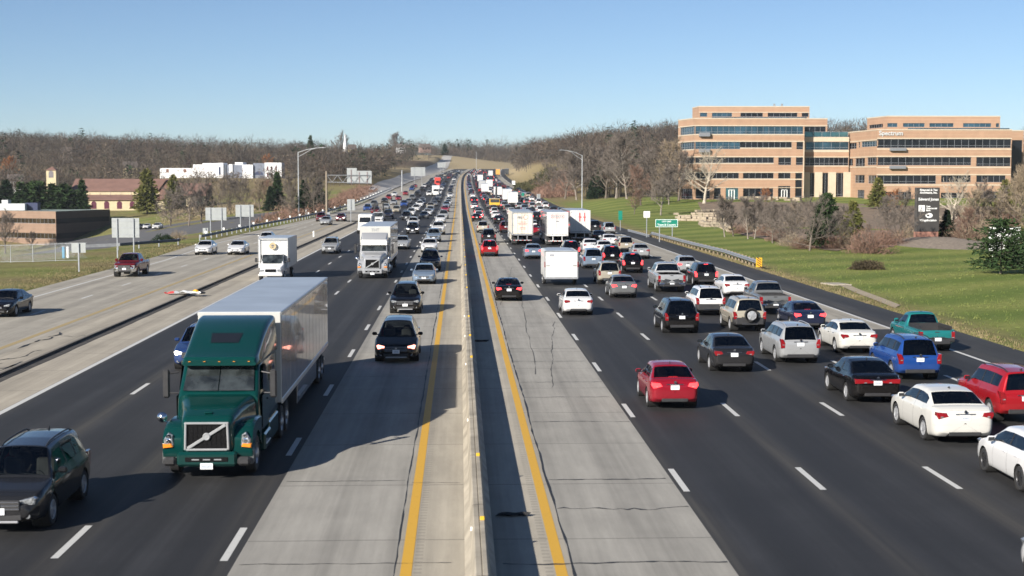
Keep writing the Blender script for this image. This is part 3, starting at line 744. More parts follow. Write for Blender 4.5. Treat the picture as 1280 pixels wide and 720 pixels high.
def build_car(P, tails='wrap', fr='std', seats=True, spokes=10, name='car', spare=False, rear_plate=True, lit=None, hl='headlamp', rack=False, rims='alloy'):
    """full car at the origin (centre of its length), nose towards +Y"""
    S = shell(P); L, W = P['L'], P['W'] / 2
    y0 = L / 2
    root = bpy.data.objects.new(name, None); COL.objects.link(root); root.empty_display_size = .3
    rings, yy, full = S['rings'], S['y'], S['full']
    n = len(full); V = [list(p) for r in rings for p in r]
    TT = [t for t, s in full]
    # wheel arches
    flag = [False] * len(V); Ra = P['wr'] + .055
    for wy in (P['rw'], P['fw']):
        for k in range(len(rings)):
            for j in range(n):
                if .5 <= TT[j] <= 4.7:
                    v = V[k * n + j]; dy, dz = v[1] - wy, v[2] - P['wr']
                    if dy * dy + dz * dz < Ra * Ra: flag[k * n + j] = (wy)
    parts = {}
    cabtop = {'suv': 1, 'sedan': 1, 'pickup': 1}
    win, doors = P['win'], P['doors']
    wlo, whi = win[0][0], win[-1][1]
    bed = P.get('bed')
    nr = len(rings)
    faces = []
    for k in range(nr - 1):
        ya, yb = yy[k], yy[k + 1]; ym = (ya + yb) / 2
        for j in range(n):
            j2 = (j + 1) % n
            ids = (k * n + j, k * n + j2, (k + 1) * n + j2, (k + 1) * n + j)
            tm = (TT[j] + TT[j2]) / 2 if not (j2 == 0) else TT[j] / 2
            side = 0 if full[j][1] > 0 and j2 <= n // 2 else 1
            if all(flag[i] for i in ids) and .5 <= tm <= 4.7: continue
            zm = sum(V[i][2] for i in ids) / 4
            capz = k < 4 or k >= nr - 5
            key = 'body'
            if bed and bed[0] < ym < bed[1] and tm > 5.3: continue
            if tm > 6.45 and P['head'] + .03 < ym < P['cowl'] - .05: key = 'windshield'
            elif tm > 6.45 and P['rb'] + (.02 if P['cab'] != 'sedan' else .06) < ym < P['rr'] - (.0 if P['cab'] != 'sedan' else .05) and not capz: key = 'rear_window'
            elif 5.15 <= tm <= 5.9 and wlo < ym < whi:
                key = ('pillar', side)
                for q, (a, b) in enumerate(win):
                    if a < ym < b: key = ('win', q, side)
            elif tm > 5.3 and P['cowl'] + .03 < ym < L - .28: key = 'hood'
            elif P['cab'] == 'sedan' and tm > 5.3 and .05 < ym < P['rb'] - .0 and not capz: key = 'trunk_lid'
            elif 2.1 <= tm <= 5.15 and any(a < ym < b for a, b in doors):
                q = [i for i, (a, b) in enumerate(doors) if a < ym < b][0]; key = ('door', q, side)
            elif ym < .24 and zm < P['low'] + .40 * (P['belt'] / .95) and tm > .6: key = 'rear_bumper'
            elif ym > L - .30 and zm < P['low'] + .33 * (P['belt'] / .95) and tm > .6: key = 'front_bumper'
            elif P['clad'] and tm < 2.6 and tm > .6: key = 'cladding'
            elif tm < .9 and not capz: key = 'floor'
            parts.setdefault(key, []).append(ids)
    # snap arch rims to a circle
    used = set(i for fs in parts.values() for f in fs for i in f)
    for i in used:
        if flag[i]:
            v = V[i]; dy, dz = v[1] - flag[i], v[2] - P['wr']; l = math.hypot(dy, dz) or 1
            if dz < -.02 and abs(dy) < Ra * .6: continue
            v[1] = flag[i] + dy / l * Ra; v[2] = P['wr'] + dz / l * Ra
    def make(key, nm, mat, gap=0.0, inset=0.0, parent=root, flip=True, shift=None, smooth=38):
        fs = parts.get(key)
        if not fs: return None
        ids = sorted(set(i for f in fs for i in f)); mp = {i: q for q, i in enumerate(ids)}
        P_ = [Vector(V[i]) for i in ids]
        if gap > 0:
            ec = {}
            for f in fs:
                for a, b in zip(f, f[1:] + f[:1]):
                    e = (min(a, b), max(a, b)); ec[e] = ec.get(e, 0) + 1
            bd = set(i for e, c in ec.items() if c == 1 for i in e)
            nb = {i: [] for i in bd}
            for f in fs:
                c = sum((Vector(V[i]) for i in f), Vector()) / 4
                for i in f:
                    if i in bd: nb[i].append(c)
            for i in bd:
                a = sum(nb[i], Vector()) / len(nb[i]) - Vector(V[i])
                if a.length > 1e-5: P_[mp[i]] += a.normalized() * min(gap, a.length * .6)
        mb = MB(); mb.add([(p.x, p.y - y0, p.z) for p in P_], [tuple(mp[i] for i in f) for f in fs])
        me = mb.mesh(nm, mat, smooth)
        o = bpy.data.objects.new(nm, me); link(o, parent)
        import bmesh
        bm = bmesh.new(); bm.from_mesh(me); bmesh.ops.recalc_face_normals(bm, faces=bm.faces)
        # normals must face away from the car's middle line
        sc = sum((f.calc_center_median() - Vector((0, 0, .6))).dot(f.normal) * f.calc_area() for f in bm.faces)
        if sc < 0: bmesh.ops.reverse_faces(bm, faces=bm.faces)
        bm.to_mesh(me); bm.free()
        if inset:
            me.update()
            nn = [v.normal.copy() for v in me.vertices]
            for v, q in zip(me.vertices, nn): v.co -= q * inset
        if shift: o.location = shift
        return o
    gl_rear = M['tint'] if P['cab'] != 'sedan' else M['mid']
    make('body', 'body', M['paint'])
    make('floor', 'floor_pan', M['under'])
    make('hood', 'hood', M['paint'], .007)
    make('trunk_lid', 'trunk_lid', M['paint'], .007)
    bm_ = M['paint'] if not P.get('blackbump') else M['plastic']
    if P.get('chromebump'): bm_ = M['chrome']
    make('rear_bumper', 'bumper', bm_, .004); make('front_bumper', 'bumper', bm_, .004)
    make('cladding', 'cladding', M['plastic'])
    make(('pillar', 0), 'pillar_trim', M['plastic'], 0, -.001); make(('pillar', 1), 'pillar_trim', M['plastic'], 0, -.001)
    make('windshield', 'windshield', M['glass'], .004, .004)
    make('rear_window', 'rear_window', gl_rear, .01, .004)
    for q in range(len(doors)):
        for sd in (0, 1):
            dr = make(('door', q, sd), 'door', M['paint'], .006)
            if dr is None: continue
            a, b = doors[q]; sg = 1 if sd == 0 else -1
            hx, hz = S['bsp'](a + .16, 4.25)
            h_ = MB().box((sg * (hx + .018), a + .17 - y0, hz - .01), (.035, .2, .035), 0, .012).build('handle', M['paint'] if not P.get('chromeh') else M['chrome'], dr)
    for q in range(len(win)):
        for sd in (0, 1):
            make(('win', q, sd), 'side_window', M['tint'] if (P['cab'] == 'suv' and q < len(win) - 1) else M['glass'], .004, .004)
    # underbody: arch liners, sill box
    ub = MB()
    for wy in (P['rw'], P['fw']):
        for sg in (1, -1):
            rr = []
            for a in range(-4, 17):
                t = PI * a / 12.0
                rr.append((wy - y0 + Ra * math.cos(t), P['wr'] + Ra * math.sin(t)))
            xo = W * .985; xi = W - .42
            ub.add([(sg * xo, a, b) for a, b in rr] + [(sg * xi, a, b) for a, b in rr], [(i, i + 1, len(rr) + i + 1, len(rr) + i) for i in range(len(rr) - 1)])
            ub.add([(sg * xi, a, b) for a, b in rr], [tuple(range(len(rr)))])
    ub.box((0, 0, P['low'] + .12), (W * 1.0, L * .9, .2), 0, .03)
    ub.build('underbody', M['under'], root)
    # cabin floor and seats
    it = MB(); fb = P['low'] + .22
    it.box((0, (P['rr'] + P['cowl']) / 2 - .1 - y0, fb), (W * 1.62, P['cowl'] - P['rr'] + .25, .04), 0)
    it.box((0, P['cowl'] - .16 - y0, P['belt'] - .16), (W * 1.6, .42, .22), 0, .06)
    if seats:
        for row, yo in enumerate([P['cowl'] - 1.25, P['cowl'] - 2.12] if P['cab'] != 'pickup' else ([P['cowl'] - 1.25, P['cowl'] - 2.0] if len(P['doors']) > 1 else [P['cowl'] - 1.15])):
            for sx in (-.38, .38):
                it.box((sx * W / .92, yo + .25 - y0, fb + .24), (.52, .52, .2), 1, .06)
                it.box((sx * W / .92, yo - .06 - y0, fb + .56), (.5, .16, .58), 1, .06, rx=.16)
                it.box((sx * W / .92, yo - .12 - y0, fb + .95 - .11 * row), (.27, .1, .17), 1, .04)
        if P['cab'] == 'sedan': it.box((0, P['rr'] - .35 - y0, P['deck'] - .13), (W * 1.45, .5, .03), 0)
        it.lathe([(.17, 0), (.185, .012), (.17, .025)], 'Y', 14, (-.38, P['cowl'] - .55 - y0, P['belt'] - .08), 0)
    it.build('interior', [M['under'], M['seat']], root, 40)
    # bed of a pickup
    if bed:
        bd = MB(); zt = P['deck'] - .0; a, b = bed[0], bed[1]; xw = W * .80
        bd.box((0, (a + b) / 2 - y0, .78), (xw * 2, b - a, .05), 1)
        for sg in (1, -1):
            bd.box((sg * (xw + .0), (a + b) / 2 - y0, .98), (.05, b - a, .42), 1)
            bd.box((sg * (xw + .06), (a + b) / 2 - y0, zt - .01), (.17, b - a + .05, .05), 0, .02)
        bd.box((0, b - y0, .98), (xw * 2, .05, .40), 1)
        bd.build('bed', [M['paint'], M['plastic']], root)
        tg = MB().box((0, .02 - y0, P['deck'] - .26), (xw * 2 + .02, .10, .50), 0, .03)
        tg.box((0, -.035 - y0, P['deck'] - .09), (.22, .03, .06), 1, .01)
        tg.build('tailgate', [M['paint'], M['plastic']], root)
        sb = MB().box((0, -.10 - y0, .56), (W * 1.84, .18, .19), 0, .05).box((0, -.12 - y0, .66), (W * 1.0, .15, .03), 1, .01)
        sb.build('step_bumper', [M['chrome'] if P.get('chromebump') else (M['paint'] if P.get('bodybump') else M['plastic']), M['plastic']], root)
    # lamps
    wr_, zt = W * (.90 if P['cab'] != 'sedan' else .875), P['tail']
    if P.get('lamp') == 'tall' or (P['cab'] == 'suv' and tails == 'wrap'):
        poly = [(wr_ - .15, zt - .30), (wr_ + .02, zt - .30), (wr_ + .025, zt + .10), (wr_ - .06, zt + .10), (wr_ - .17, zt - .08)]
    elif P['cab'] == 'pickup':
        poly = [(wr_ - .13, zt - .48), (wr_ + .035, zt - .48), (wr_ + .035, zt - .04), (wr_ - .13, zt - .04)]
    elif tails == 'bar':
        poly = [(.10, zt - .17), (wr_ + .02, zt - .19), (wr_ + .03, zt - .02), (.10, zt - .04)]
    elif tails == 'round':
        poly = [(wr_ - .17 + .17 * math.cos(a * PI / 6), zt - .14 + .12 * math.sin(a * PI / 6)) for a in range(12)]
    else:
        poly = [(wr_ - .34, zt - .13), (wr_ - .02, zt - .21), (wr_ + .045, zt - .10), (wr_ + .03, zt + .0), (wr_ - .26, zt - .02)]
    for sg in (1, -1):
        pl = [(sg * x, z) for x, z in poly]
        mb = MB().prism(pl if sg > 0 else pl[::-1], .30 - y0 if P['cab'] != 'pickup' else .16 - y0, -.058 - y0, 0, .02)
        cx = sum(p[0] for p in pl) / len(pl); cz = sum(p[1] for p in pl) / len(pl)
        mb.box((cx * .985, -.062 - y0, cz - .05), (.10, .012, .035), 1, .004)
        mb.build('taillight', [M['brake'] if lit == 'brake' else M['redlamp'], M['headlamp']], root, 30, recalc=True)
    if lit: MB().box((0, P['rb'] + .12 - y0, P['deck'] + .05) if P['cab'] == 'sedan' else (0, P['rr'] - .06 - y0, P['top'] - .06), (.34, .04, .03), 0, .01).build('brake_light', M['brake'], root)
    zn = P['nose']
    if P['cab'] == 'sedan': hp = [(W * .42, zn - .13), (W * .80, zn - .11), (W * .86, zn + .02), (W * .78, zn + .055), (W * .46, zn - .03)]
    elif P['cab'] == 'pickup': hp = [(W * .56, zn - .33), (W * .86, zn - .33), (W * .86, zn - .04), (W * .56, zn - .05)]
    else: hp = [(W * .46, zn - .18), (W * .82, zn - .17), (W * .87, zn - .03), (W * .80, zn + .01), (W * .48, zn - .06)]
    for sg in (1, -1):
        pl = [(sg * x, z) for x, z in hp]
        mb = MB().prism(pl, L - .50 - y0, L + .015 - y0 - (.07 if P['cab'] == 'sedan' else .03), 0, .03)
        mb.build('headlight', M[hl], root, 30, recalc=True)
    # grille, plates, badge
    g = MB(); gw = W * (.40 if P['cab'] == 'sedan' else .52); gh = .10 if P['cab'] == 'sedan' else .19
    gz = zn - .16 if P['cab'] != 'pickup' else zn - .2
    yf = L + .07 - y0
    g.box((0, yf, gz), (gw * 2, .05, gh * 2 if P['cab'] == 'pickup' else gh * 1.3), 0, .02)
    for k in (-1, 0, 1): g.box((0, yf + .026, gz + k * gh * .42), (gw * 1.9, .012, .022), 1, .004)
    g.lathe([(.055, 0), (.055, .02), (0, .022)], 'Y', 14, (0, yf + .03, gz + .01), 1)
    g.build('grille', [M['plastic'], M['chrome']], root)
    lg = MB().box((0, yf - .01, P['low'] + .15), (W * 1.1, .05, .13), 0, .02)
    if P['cab'] == 'suv': lg.box((0, yf + .0, P['low'] + .05), (W * .95, .05, .06), 1, .02)
    lg.build('lower_grille', [M['plastic'], M['alloy']], root)
    for sg in (1, -1): MB().lathe([(.06, 0), (.06, .03), (0, .035)], 'Y', 12, (sg * W * .68, yf - .075, P['low'] + .17), 0).build('fog_light', M['headlamp'], root)
    zp = (zt - .17) if P['cab'] == 'sedan' and tails != 'low' else (zt - .13 if P['cab'] == 'suv' else .60)
    if P['cab'] == 'pickup': yr = -.2 - y0
    else: yr = -.062 - y0
    pr = MB().box((0, yr, zp), (.31, .016, .155), 0, .004).box((0, yr - .0095, zp - .005), (.22, .003, .06), 1)
    if rear_plate: pr.build('license_plate', [M['whitepl'], M['plate_ink']], root)
    pf = MB().box((0, yf + .03, P['low'] + .30), (.31, .016, .155), 0, .004).box((0, yf + .0395, P['low'] + .295), (.22, .003, .06), 1)
    pf.build('license_plate', [M['whitepl'], M['plate_ink']], root)
    tr = MB().box((0, yr - .004, zp + .115), (.62, .03, .03), 0, .008)
    if P['cab'] == 'sedan': tr.box((0, yr + .02, P['low'] + .14), (W * 1.05, .05, .13), 1, .03)
    elif P.get('blackbump'): tr.box((0, yr + .03, P['low'] + .27), (W * 1.62, .11, .40), 1, .05).box((0, yr - .028, P['low'] + .12), (W * .9, .02, .07), 0, .008)
    else: tr.box((0, yr + .0, P['low'] + .14), (W * 1.3, .08, .16), 1, .03)
    tr.build('rear_trim', [M['chrome'], M['plastic']], root)
    MB().lathe([(.05, 0), (.05, -.012), (0, -.014)], 'Y', 14, (0, yr - .004 if P['cab'] != 'pickup' else -.04 - y0, zp + .19), 0).build('badge', M['chrome'], root)
    # mirrors
    for sg in (1, -1):
        ym = whi - .16
        x, z = S['bsp'](ym, 5.1)
        mb = MB().box((sg * (x + .15), ym - y0, z + .07), (.22, .11, .15 if P['cab'] != 'pickup' else .24), 0, .045)
        mb.box((sg * (x + .03), ym - y0, z + .03), (.14, .05, .04), 1, .01)
        mb.box((sg * (x + .155), ym - .057 - y0, z + .07), (.17, .006, .10), 2, .002)
        mb.build('mirror', [M['paint'] if not P.get('blackmir') else M['plastic'], M['plastic'], M['dglass']], root, 40)
    # wiper, antenna, rails
    wp = MB()
    for sx in (-.30, .25): wp.tube((sx - .32, P['cowl'] - .08 - y0, P['hood'] + .05), (sx + .25, P['cowl'] - .14 - y0, P['hood'] + .09), .011, n=5)
    wp.build('wiper', M['plastic'], root)
    if P['rails'] or rack:
        for sg in (1, -1):
            pts = []
            for q in range(9):
                y = P['rr'] + .12 + (P['head'] - P['rr'] - .2) * q / 8
                x, z = S['bsp'](y, 6.75); pts.append((sg * x, y - y0, z + (.05 if 0 < q < 8 else -.01)))
            MB().path(pts, .019, 6).build('roof_rail', M['plastic'] if P.get('blackrail', True) else M['alloy'], root, 50)
    if rack:
        rk = MB()
        for q in range(5):
            y = P['rr'] + .4 + q * .34; rk.tube((-W * .6, y - y0, P['top'] + .09), (W * .6, y - y0, P['top'] + .09), .02, n=6)
        for sg in (1, -1):
            rk.tube((sg * W * .6, P['rr'] + .3 - y0, P['top'] + .12), (sg * W * .6, P['rr'] + 1.85 - y0, P['top'] + .12), .022, n=6)
            for q in (0, 4): rk.tube((sg * W * .6, P['rr'] + .4 + q * .34 - y0, P['top'] - .04), (sg * W * .6, P['rr'] + .4 + q * .34 - y0, P['top'] + .12), .018, n=5)
        rk.build('roof_rack', M['plastic'], root)
    else:
        MB().loft([[(-.02, P['rr'] + .22 - y0, P['top'] - .02), (.02, P['rr'] + .22 - y0, P['top'] - .02), (.02, P['rr'] + .40 - y0, P['top']), (-.02, P['rr'] + .40 - y0, P['top'])],
                   [(-.005, P['rr'] + .20 - y0, P['top'] + .07), (.005, P['rr'] + .20 - y0, P['top'] + .07), (.005, P['rr'] + .25 - y0, P['top'] + .065), (-.005, P['rr'] + .25 - y0, P['top'] + .065)]]).build('antenna', M['plastic'], root)
    if spare:
        sp = MB().lathe([(.05, .1), (.17, .1), (.36, .08), (.375, .03), (.375, -.06), (.34, -.10)], 'Y', 26, (.05, -.17 - y0, .92), 0)
        so = sp.build('spare_wheel', M['rubber'], root, 40)
        q = MB().lathe([(.25, 0), (.23, .03), (.2, .0), (.06, -.01), (0, -.03)], 'Y', 20, (.05, -.29 - y0, .92), 0)
        for k in range(6):
            a = k * PI / 3; q.box((.05 + .13 * math.cos(a), -.315 - y0, .92 + .13 * math.sin(a)), (.055, .02, .2), 0, .008, ry=PI / 2 - a)
        q.build('rim', M['alloy'], so, 40)
    xw = W - .115
    add_wheels(root, P, [(sg * xw, y - y0) for sg in (1, -1) for y in (P['rw'], P['fw'])], spokes=spokes, rimmat=rims)
    return root

def lo_car(P, name='car', lit=False):
    """one-mesh car for the far jam: paint, glass, black, red, white"""
    S = shell(P, True); L, W = P['L'], P['W'] / 2; y0 = L / 2
    rings, yy, full = S['rings'], S['y'], S['full']; n = len(full)
    mb = MB(); vs = [(p[0], p[1] - y0, p[2]) for r in rings for p in r]; fs = []; ms = []
    for k in range(len(rings) - 1):
        ym = (yy[k] + yy[k + 1]) / 2
        for j in range(n):
            j2 = (j + 1) % n; tm = (full[j][0] + full[j2][0]) / 2; m = 0
            if tm > 6.4 and (P['head'] < ym < P['cowl'] or P['rb'] < ym < P['rr']): m = 1
            elif 5.15 <= tm <= 5.95 and P['win'][0][0] < ym < P['win'][-1][1]: m = 1
            elif tm < 1.6: m = 2
            if P.get('bed') and P['bed'][0] < ym < P['bed'][1] and tm > 5.2: m = 2
            fs.append((k * n + j, (k + 1) * n + j, (k + 1) * n + j2, k * n + j2)); ms.append(m)
    b = len(mb.v); mb.v.extend(vs)
    for f, m in zip(fs, ms): mb.f.append(tuple(b + i for i in f)); mb.m.append(m)
    for sg in (1, -1):
        for wy in (P['rw'], P['fw']):
            mb.lathe([(0, -.1), (P['wr'], -.1), (P['wr'], .1), (P['wr'] * .62, .11)], 'X', 12, (sg * (W - .08), wy - y0, P['wr']), 2)
            mb.lathe([(P['wr'] * .62, sg * .105), (0, sg * .12)], 'X', 10, (sg * (W - .08), wy - y0, P['wr']), 5)
        zt = P['tail']
        mb.box((sg * (W - .19), -.02 - y0, zt - .12), (.26, .12, .20 if P['cab'] == 'sedan' else .34), 3, .02)
        mb.box((sg * W * .66, L - .10 - y0, P['nose'] - .06), (.36, .24, .14), 4, .02)
        x, z = S['bsp'](P['win'][-1][1] - .15, 5.1)
        mb.box((sg * (x + .13), P['win'][-1][1] - .15 - y0, z + .07), (.2, .1, .14), 0, .02)
    mb.box((0, -.06 - y0, P['tail'] - .15), (.31, .02, .15), 4)
    mb.box((0, L + .07 - y0, P['nose'] - .18), (W * .9, .03, .13), 2)
    me = mb.mesh(name, [M['far_paint'], M['dglass'], M['under'], M['brake'] if lit else M['redlamp'], M['headlamp'], M['alloy']], 40)
    import bmesh
    bm = bmesh.new(); bm.from_mesh(me); bmesh.ops.recalc_face_normals(bm, faces=bm.faces); bm.to_mesh(me); bm.free()
    return me

PAINT = dict(white=(.70, .70, .70), pearl=(.66, .65, .61), silver=(.31, .32, .33), grey=(.13, .135, .14), charcoal=(.018, .019, .022), black=(.004, .004, .005), navy=(.012, .018, .045),
             blue=(.014, .058, .24), steel=(.16, .21, .28), red=(.30, .010, .016), crimson=(.25, .008, .020), darkred=(.12, .01, .014), teal=(.015, .16, .165), tan=(.38, .34, .27), beige=(.46, .42, .34), champagne=(.36, .33, .27), green=(.03, .09, .06), brown=(.10, .07, .05))
M['plate_ink'] = plain('plate_ink', (.40, .44, .50), .6, 0, .5, 60)
_proto = {}
KINDS = {
    'sedan':   (CP('sedan'), {}),
    'sedan2':  (CP('sedan', L=4.85, top=1.43, cowl=3.5, head=2.72, rr=1.35, rb=.62, fw=3.9, nose=.70, chromeh=True), dict(tails='wrap', spokes=5)),
    'compact': (CP('sedan', L=4.55, W=1.78, top=1.49, cowl=3.38, head=2.62, rr=1.12, rb=.42, deck=1.06, tail=.97, fw=3.62, rw=.95, doors=[(1.05, 1.88), (1.9, 2.92)], win=[(.92, 1.88), (1.96, 3.06)]), dict(spokes=5)),
    'bar':     (CP('sedan', L=4.82, top=1.46, chromeh=True), dict(tails='bar', spokes=9)),
    'big':     (CP('sedan', L=5.1, W=1.93, top=1.54, belt=1.03, hood=1.06, deck=1.13, tail=1.02, cowl=3.66, head=2.92, rr=1.30, rb=.55, rw=1.1, fw=4.0, wr=.36, nose=.80, doors=[(1.25, 2.12), (2.14, 3.22)], win=[(1.05, 2.12), (2.2, 3.38)]), dict(spokes=5)),
    'hatch':   (CP('hatch'), {}),
    'suv':     (CP('suv'), dict(spokes=5)),
    'suvclad': (CP('suv', clad=True, blackbump=True, top=1.68), dict(spokes=5)),
    'suvbox':  (CP('suv', L=4.55, top=1.79, belt=1.10, hood=1.12, nose=.94, rr=.22, rb=.05, head=2.72, cowl=3.22, low=.33, wr=.375, clad=True, blackbump=True), dict(spokes=6)),
    'suvred':  (CP('suv', L=4.55, top=1.76, belt=1.10, hood=1.12, nose=.94, rr=.22, rb=.05, head=2.72, cowl=3.22, low=.30, wr=.37), dict(spokes=6)),
    'suvbig':  (CP('suv', L=4.9, W=1.92, top=1.75, cowl=3.62, head=2.95, fw=3.85, wr=.37, doors=[(1.32, 2.1), (2.12, 3.2)], win=[(.42, 1.2), (1.28, 2.1), (2.17, 3.32)]), dict(spokes=5)),
    'wagon':   (CP('suv', L=5.05, W=1.88, top=1.66, cowl=3.72, head=2.98, rr=.40, fw=3.98, rw=1.05, low=.22, doors=[(1.42, 2.25), (2.27, 3.3)], win=[(.5, 1.33), (1.42, 2.25), (2.33, 3.42)], blackrail=False), dict(spokes=7)),
    'van':     (CP('van'), dict(spokes=7)),
    'pickup':  (CP('pickup', chromebump=True), dict(spokes=6)),
    'dually':  (CP('pickup', L=6.2, W=2.08, top=2.0, belt=1.32, deck=1.30, tail=1.26, hood=1.34, nose=1.14, cowl=4.75, head=4.12, rr=2.44, rb=2.32, bed=(.07, 2.2), fw=5.3, rw=1.35, wr=.41, doors=[(2.42, 3.3), (3.32, 4.4)], win=[(2.54, 3.3), (3.38, 4.5)], chromebump=True), dict(spokes=8)),
    'smallpu': (CP('pickup', L=5.1, W=1.79, top=1.66, belt=1.06, deck=1.02, tail=.99, hood=1.06, nose=.88, cowl=3.72, head=3.12, rr=2.28, rb=2.16, bed=(.07, 2.06), fw=4.2, rw=1.1, wr=.36, low=.31, doors=[(2.42, 3.42)], win=[(2.44, 3.5)], bodybump=False, chromebump=False), dict(spokes=6)),
}
def clone_proto(kind, opts):
    key = (kind, tuple(sorted(opts.items())))
    if key not in _proto:
        P, dflt = KINDS[kind]; o = dict(dflt); o.update(opts)
        _proto[key] = build_car(P, **o); return _proto[key]
    return copy_tree(_proto[key])
_lo = {}
def lo_mesh(kind, lit=False):
    if (kind, lit) not in _lo: _lo[(kind, lit)] = lo_car(KINDS[kind][0], 'car', lit)
    return _lo[(kind, lit)]

VEH = []       # (name, x, y, length, width)
CATN = {'sedan': 'sedan', 'sedan2': 'sedan', 'compact': 'sedan', 'bar': 'sedan', 'big': 'sedan', 'hatch': 'hatchback', 'suv': 'suv', 'suvclad': 'suv', 'suvbox': 'suv', 'suvred': 'suv', 'suvbig': 'suv', 'wagon': 'station wagon', 'van': 'minivan', 'pickup': 'pickup truck', 'dually': 'pickup truck', 'smallpu': 'pickup truck'}
def car(kind, color, px, py, away, label, group=None, dx=0, heading=0.0, **opts):
    """px,py: where the near end of the car meets the road"""
    x, y = road_hit(px, py); L = KINDS[kind][0]['L']; x += dx
    y += L / 2 - (.7 if y < 130 else 0)
    r = clone_proto(kind, opts)
    r.name = CATN[kind].replace(' ', '_').replace('suv', 'suv')
    r.location = (x, y, zc(y) + .012); r.rotation_euler = (0, 0, (0 if away else PI) + heading)
    c = PAINT[color] if isinstance(color, str) else color
    for o in tree_objs(r): o.color = (*c, 1)
    for k in list(r.keys()): del r[k]
    tag(r, label, CATN[kind], group)
    VEH.append((label, x, y, L, KINDS[kind][0]['W']))
    return r
def far_car(kind, color, x, y, away, label, group, lit=False):
    o = bpy.data.objects.new(CATN[kind].replace(' ', '_'), lo_mesh(kind, lit)); COL.objects.link(o)
    L = KINDS[kind][0]['L']
    hd = math.atan2(xc(y + 5) - xc(y - 5), 10)
    o.location = (x, y, zc(y) + .012); sl = math.atan2(zc(y + 4) - zc(y - 4), 8)
    o.rotation_euler = (sl if away else -sl, 0, (0 if away else PI) - hd)
    c = PAINT[color] if isinstance(color, str) else color
    o.color = (*c, 1); tag(o, label, CATN[kind], group)
    VEH.append((label, x, y, L, KINDS[kind][0]['W']))
    return o
# ------------------------------------------------------------------ traffic close enough to tell apart
A = True
car('hatch', 'white', 1243, 616, A, 'white hatchback at the right edge of the photo, behind the big white sedan', dx=1.6, rims='rim_dark')
car('big', 'pearl', 1196, 552, A, 'large pearl white sedan beside the red suv', rims='alloy')
car('suvred', 'red', 1272, 527, A, 'bright red boxy suv at the right edge of the photo')
car('bar', 'black', 1090, 502, A, 'black sedan with a full width red tail light bar', rims='alloy', dx=0)
car('suv', 'blue', 1143, 474, A, 'bright blue suv, the only bright blue vehicle in the right jam')
car('smallpu', 'teal', 1165, 438, A, 'teal single cab pickup beside the lawn')
car('sedan2', 'pearl', 1069, 441, A, 'white sedan right beside the silver station wagon, behind the dark navy sedan', rims='alloy')
car('wagon', 'silver', 996, 453, A, 'silver station wagon with roof rails behind the suv with a spare wheel')
car('sedan', 'charcoal', 914, 464, A, 'charcoal sedan in front of the crimson sedan, one lane right of it')
car('compact', 'crimson', 840, 509, A, 'crimson red sedan alone in its lane at the near end of the right carriageway', lit='brake')
car('sedan2', 'navy', 1009, 412, A, 'dark navy sedan just behind the grey pickup', lit='brake')
car('pickup', 'grey', 966, 393, A, 'grey pickup truck near the right edge line with a chrome step bumper')
car('suvbox', 'champagne', 934, 414, A, 'champagne boxy suv with a spare wheel on its tailgate', spare=True)
car('suvbig', 'black', 850, 416, A, 'black suv behind the big silver pickup, with white plate between tall red lights')
car('suvclad', 'white', 886, 394, A, 'white suv with black lower bumper beside the grey pickup')
car('sedan', 'white', 919, 371, A, 'white sedan ahead of the grey pickup by the guardrail end')
car('suv', 'charcoal', 881, 357, A, 'charcoal suv beside the big silver pickup', lit='brake')
car('dually', 'silver', 838, 365, A, 'big silver crew cab pickup with wide rear wheels')
car('hatch', 'silver', 858, 342, A, 'silver hatchback ahead of the charcoal suv, brake light on', lit='brake')
car('suv', 'black', 790, 341, A, 'black suv with lit brake lamps behind the champagne suv queue', lit='brake')
car('sedan', 'grey', 779, 372, A, 'dark grey sedan with lit brake lamps left of the big silver pickup', lit='brake')
car('suv', 'champagne', 761, 355, A, 'champagne suv just ahead of the dark grey braking sedan')
car('compact', 'silver', 802, 324, A, 'pale silver sedan by the guardrail, alone near the right edge line')
car('suvbig', 'black', 765.5, 331, A, 'black suv with white plate beside the grey minivan', lit='brake')
car('van', 'steel', 742, 336, A, 'steel grey minivan beside the white cargo trailer')
car('suv', 'tan', 783, 315.5, A, 'tan suv ahead of the pale silver sedan')
car('sedan2', 'white', 763, 308.5, A, 'white sedan ahead of the tan suv, nearest the right-hand semi-trailer')
car('sedan', 'white', 739, 316, A, 'white sedan just behind the shaded semi-trailer')
car('compact', 'white', 756, 319, A, 'white sedan half hidden behind a black suv in the right jam')
car('sedan2', 'black', 750, 303, A, 'black sedan beside the shaded semi-trailer, right of it')
car('suv', 'silver', 762, 293, A, 'silver suv at the start of the right guardrail')
car('suv', 'charcoal', 744, 290, A, 'charcoal suv ahead of the black sedan beside the shaded semi-trailer')
car('suvbig', 'charcoal', 714, 323, A, 'charcoal suv directly ahead of the white cargo trailer lane, behind the white semi-trailer', lit='brake')
car('sedan', 'steel', 667, 324, A, 'blue grey sedan behind the cream semi-trailer, left of the cargo trailer', lit='brake')
car('sedan', 'white', 722, 393.5, A, 'white sedan following the white cargo trailer')
car('sedan2', 'black', 636, 376, A, 'black sedan alone in the concrete lane right of the barrier', lit='brake')
car('suv', 'red', 612, 321, A, 'bright red suv in the concrete lane right of the barrier', lit='brake')
car('suvbig', 'charcoal', 611, 304, A, 'charcoal suv just ahead of the bright red suv')
car('suv', 'beige', 603.5, 291, A, 'beige suv in the concrete lane right of the barrier')
car('suv', 'darkred', 632, 291, A, 'dark red suv half hidden by the cream semi-trailer')
car('sedan', 'black', 596, 277, A, 'black sedan ahead of the beige suv beside the barrier', lit='brake')
car('sedan2', 'black', 623.5, 279.5, A, 'black sedan ahead of the dark red suv')
car('sedan', 'white', 620, 274, A, 'white sedan ahead of a black sedan, second lane right of the barrier')
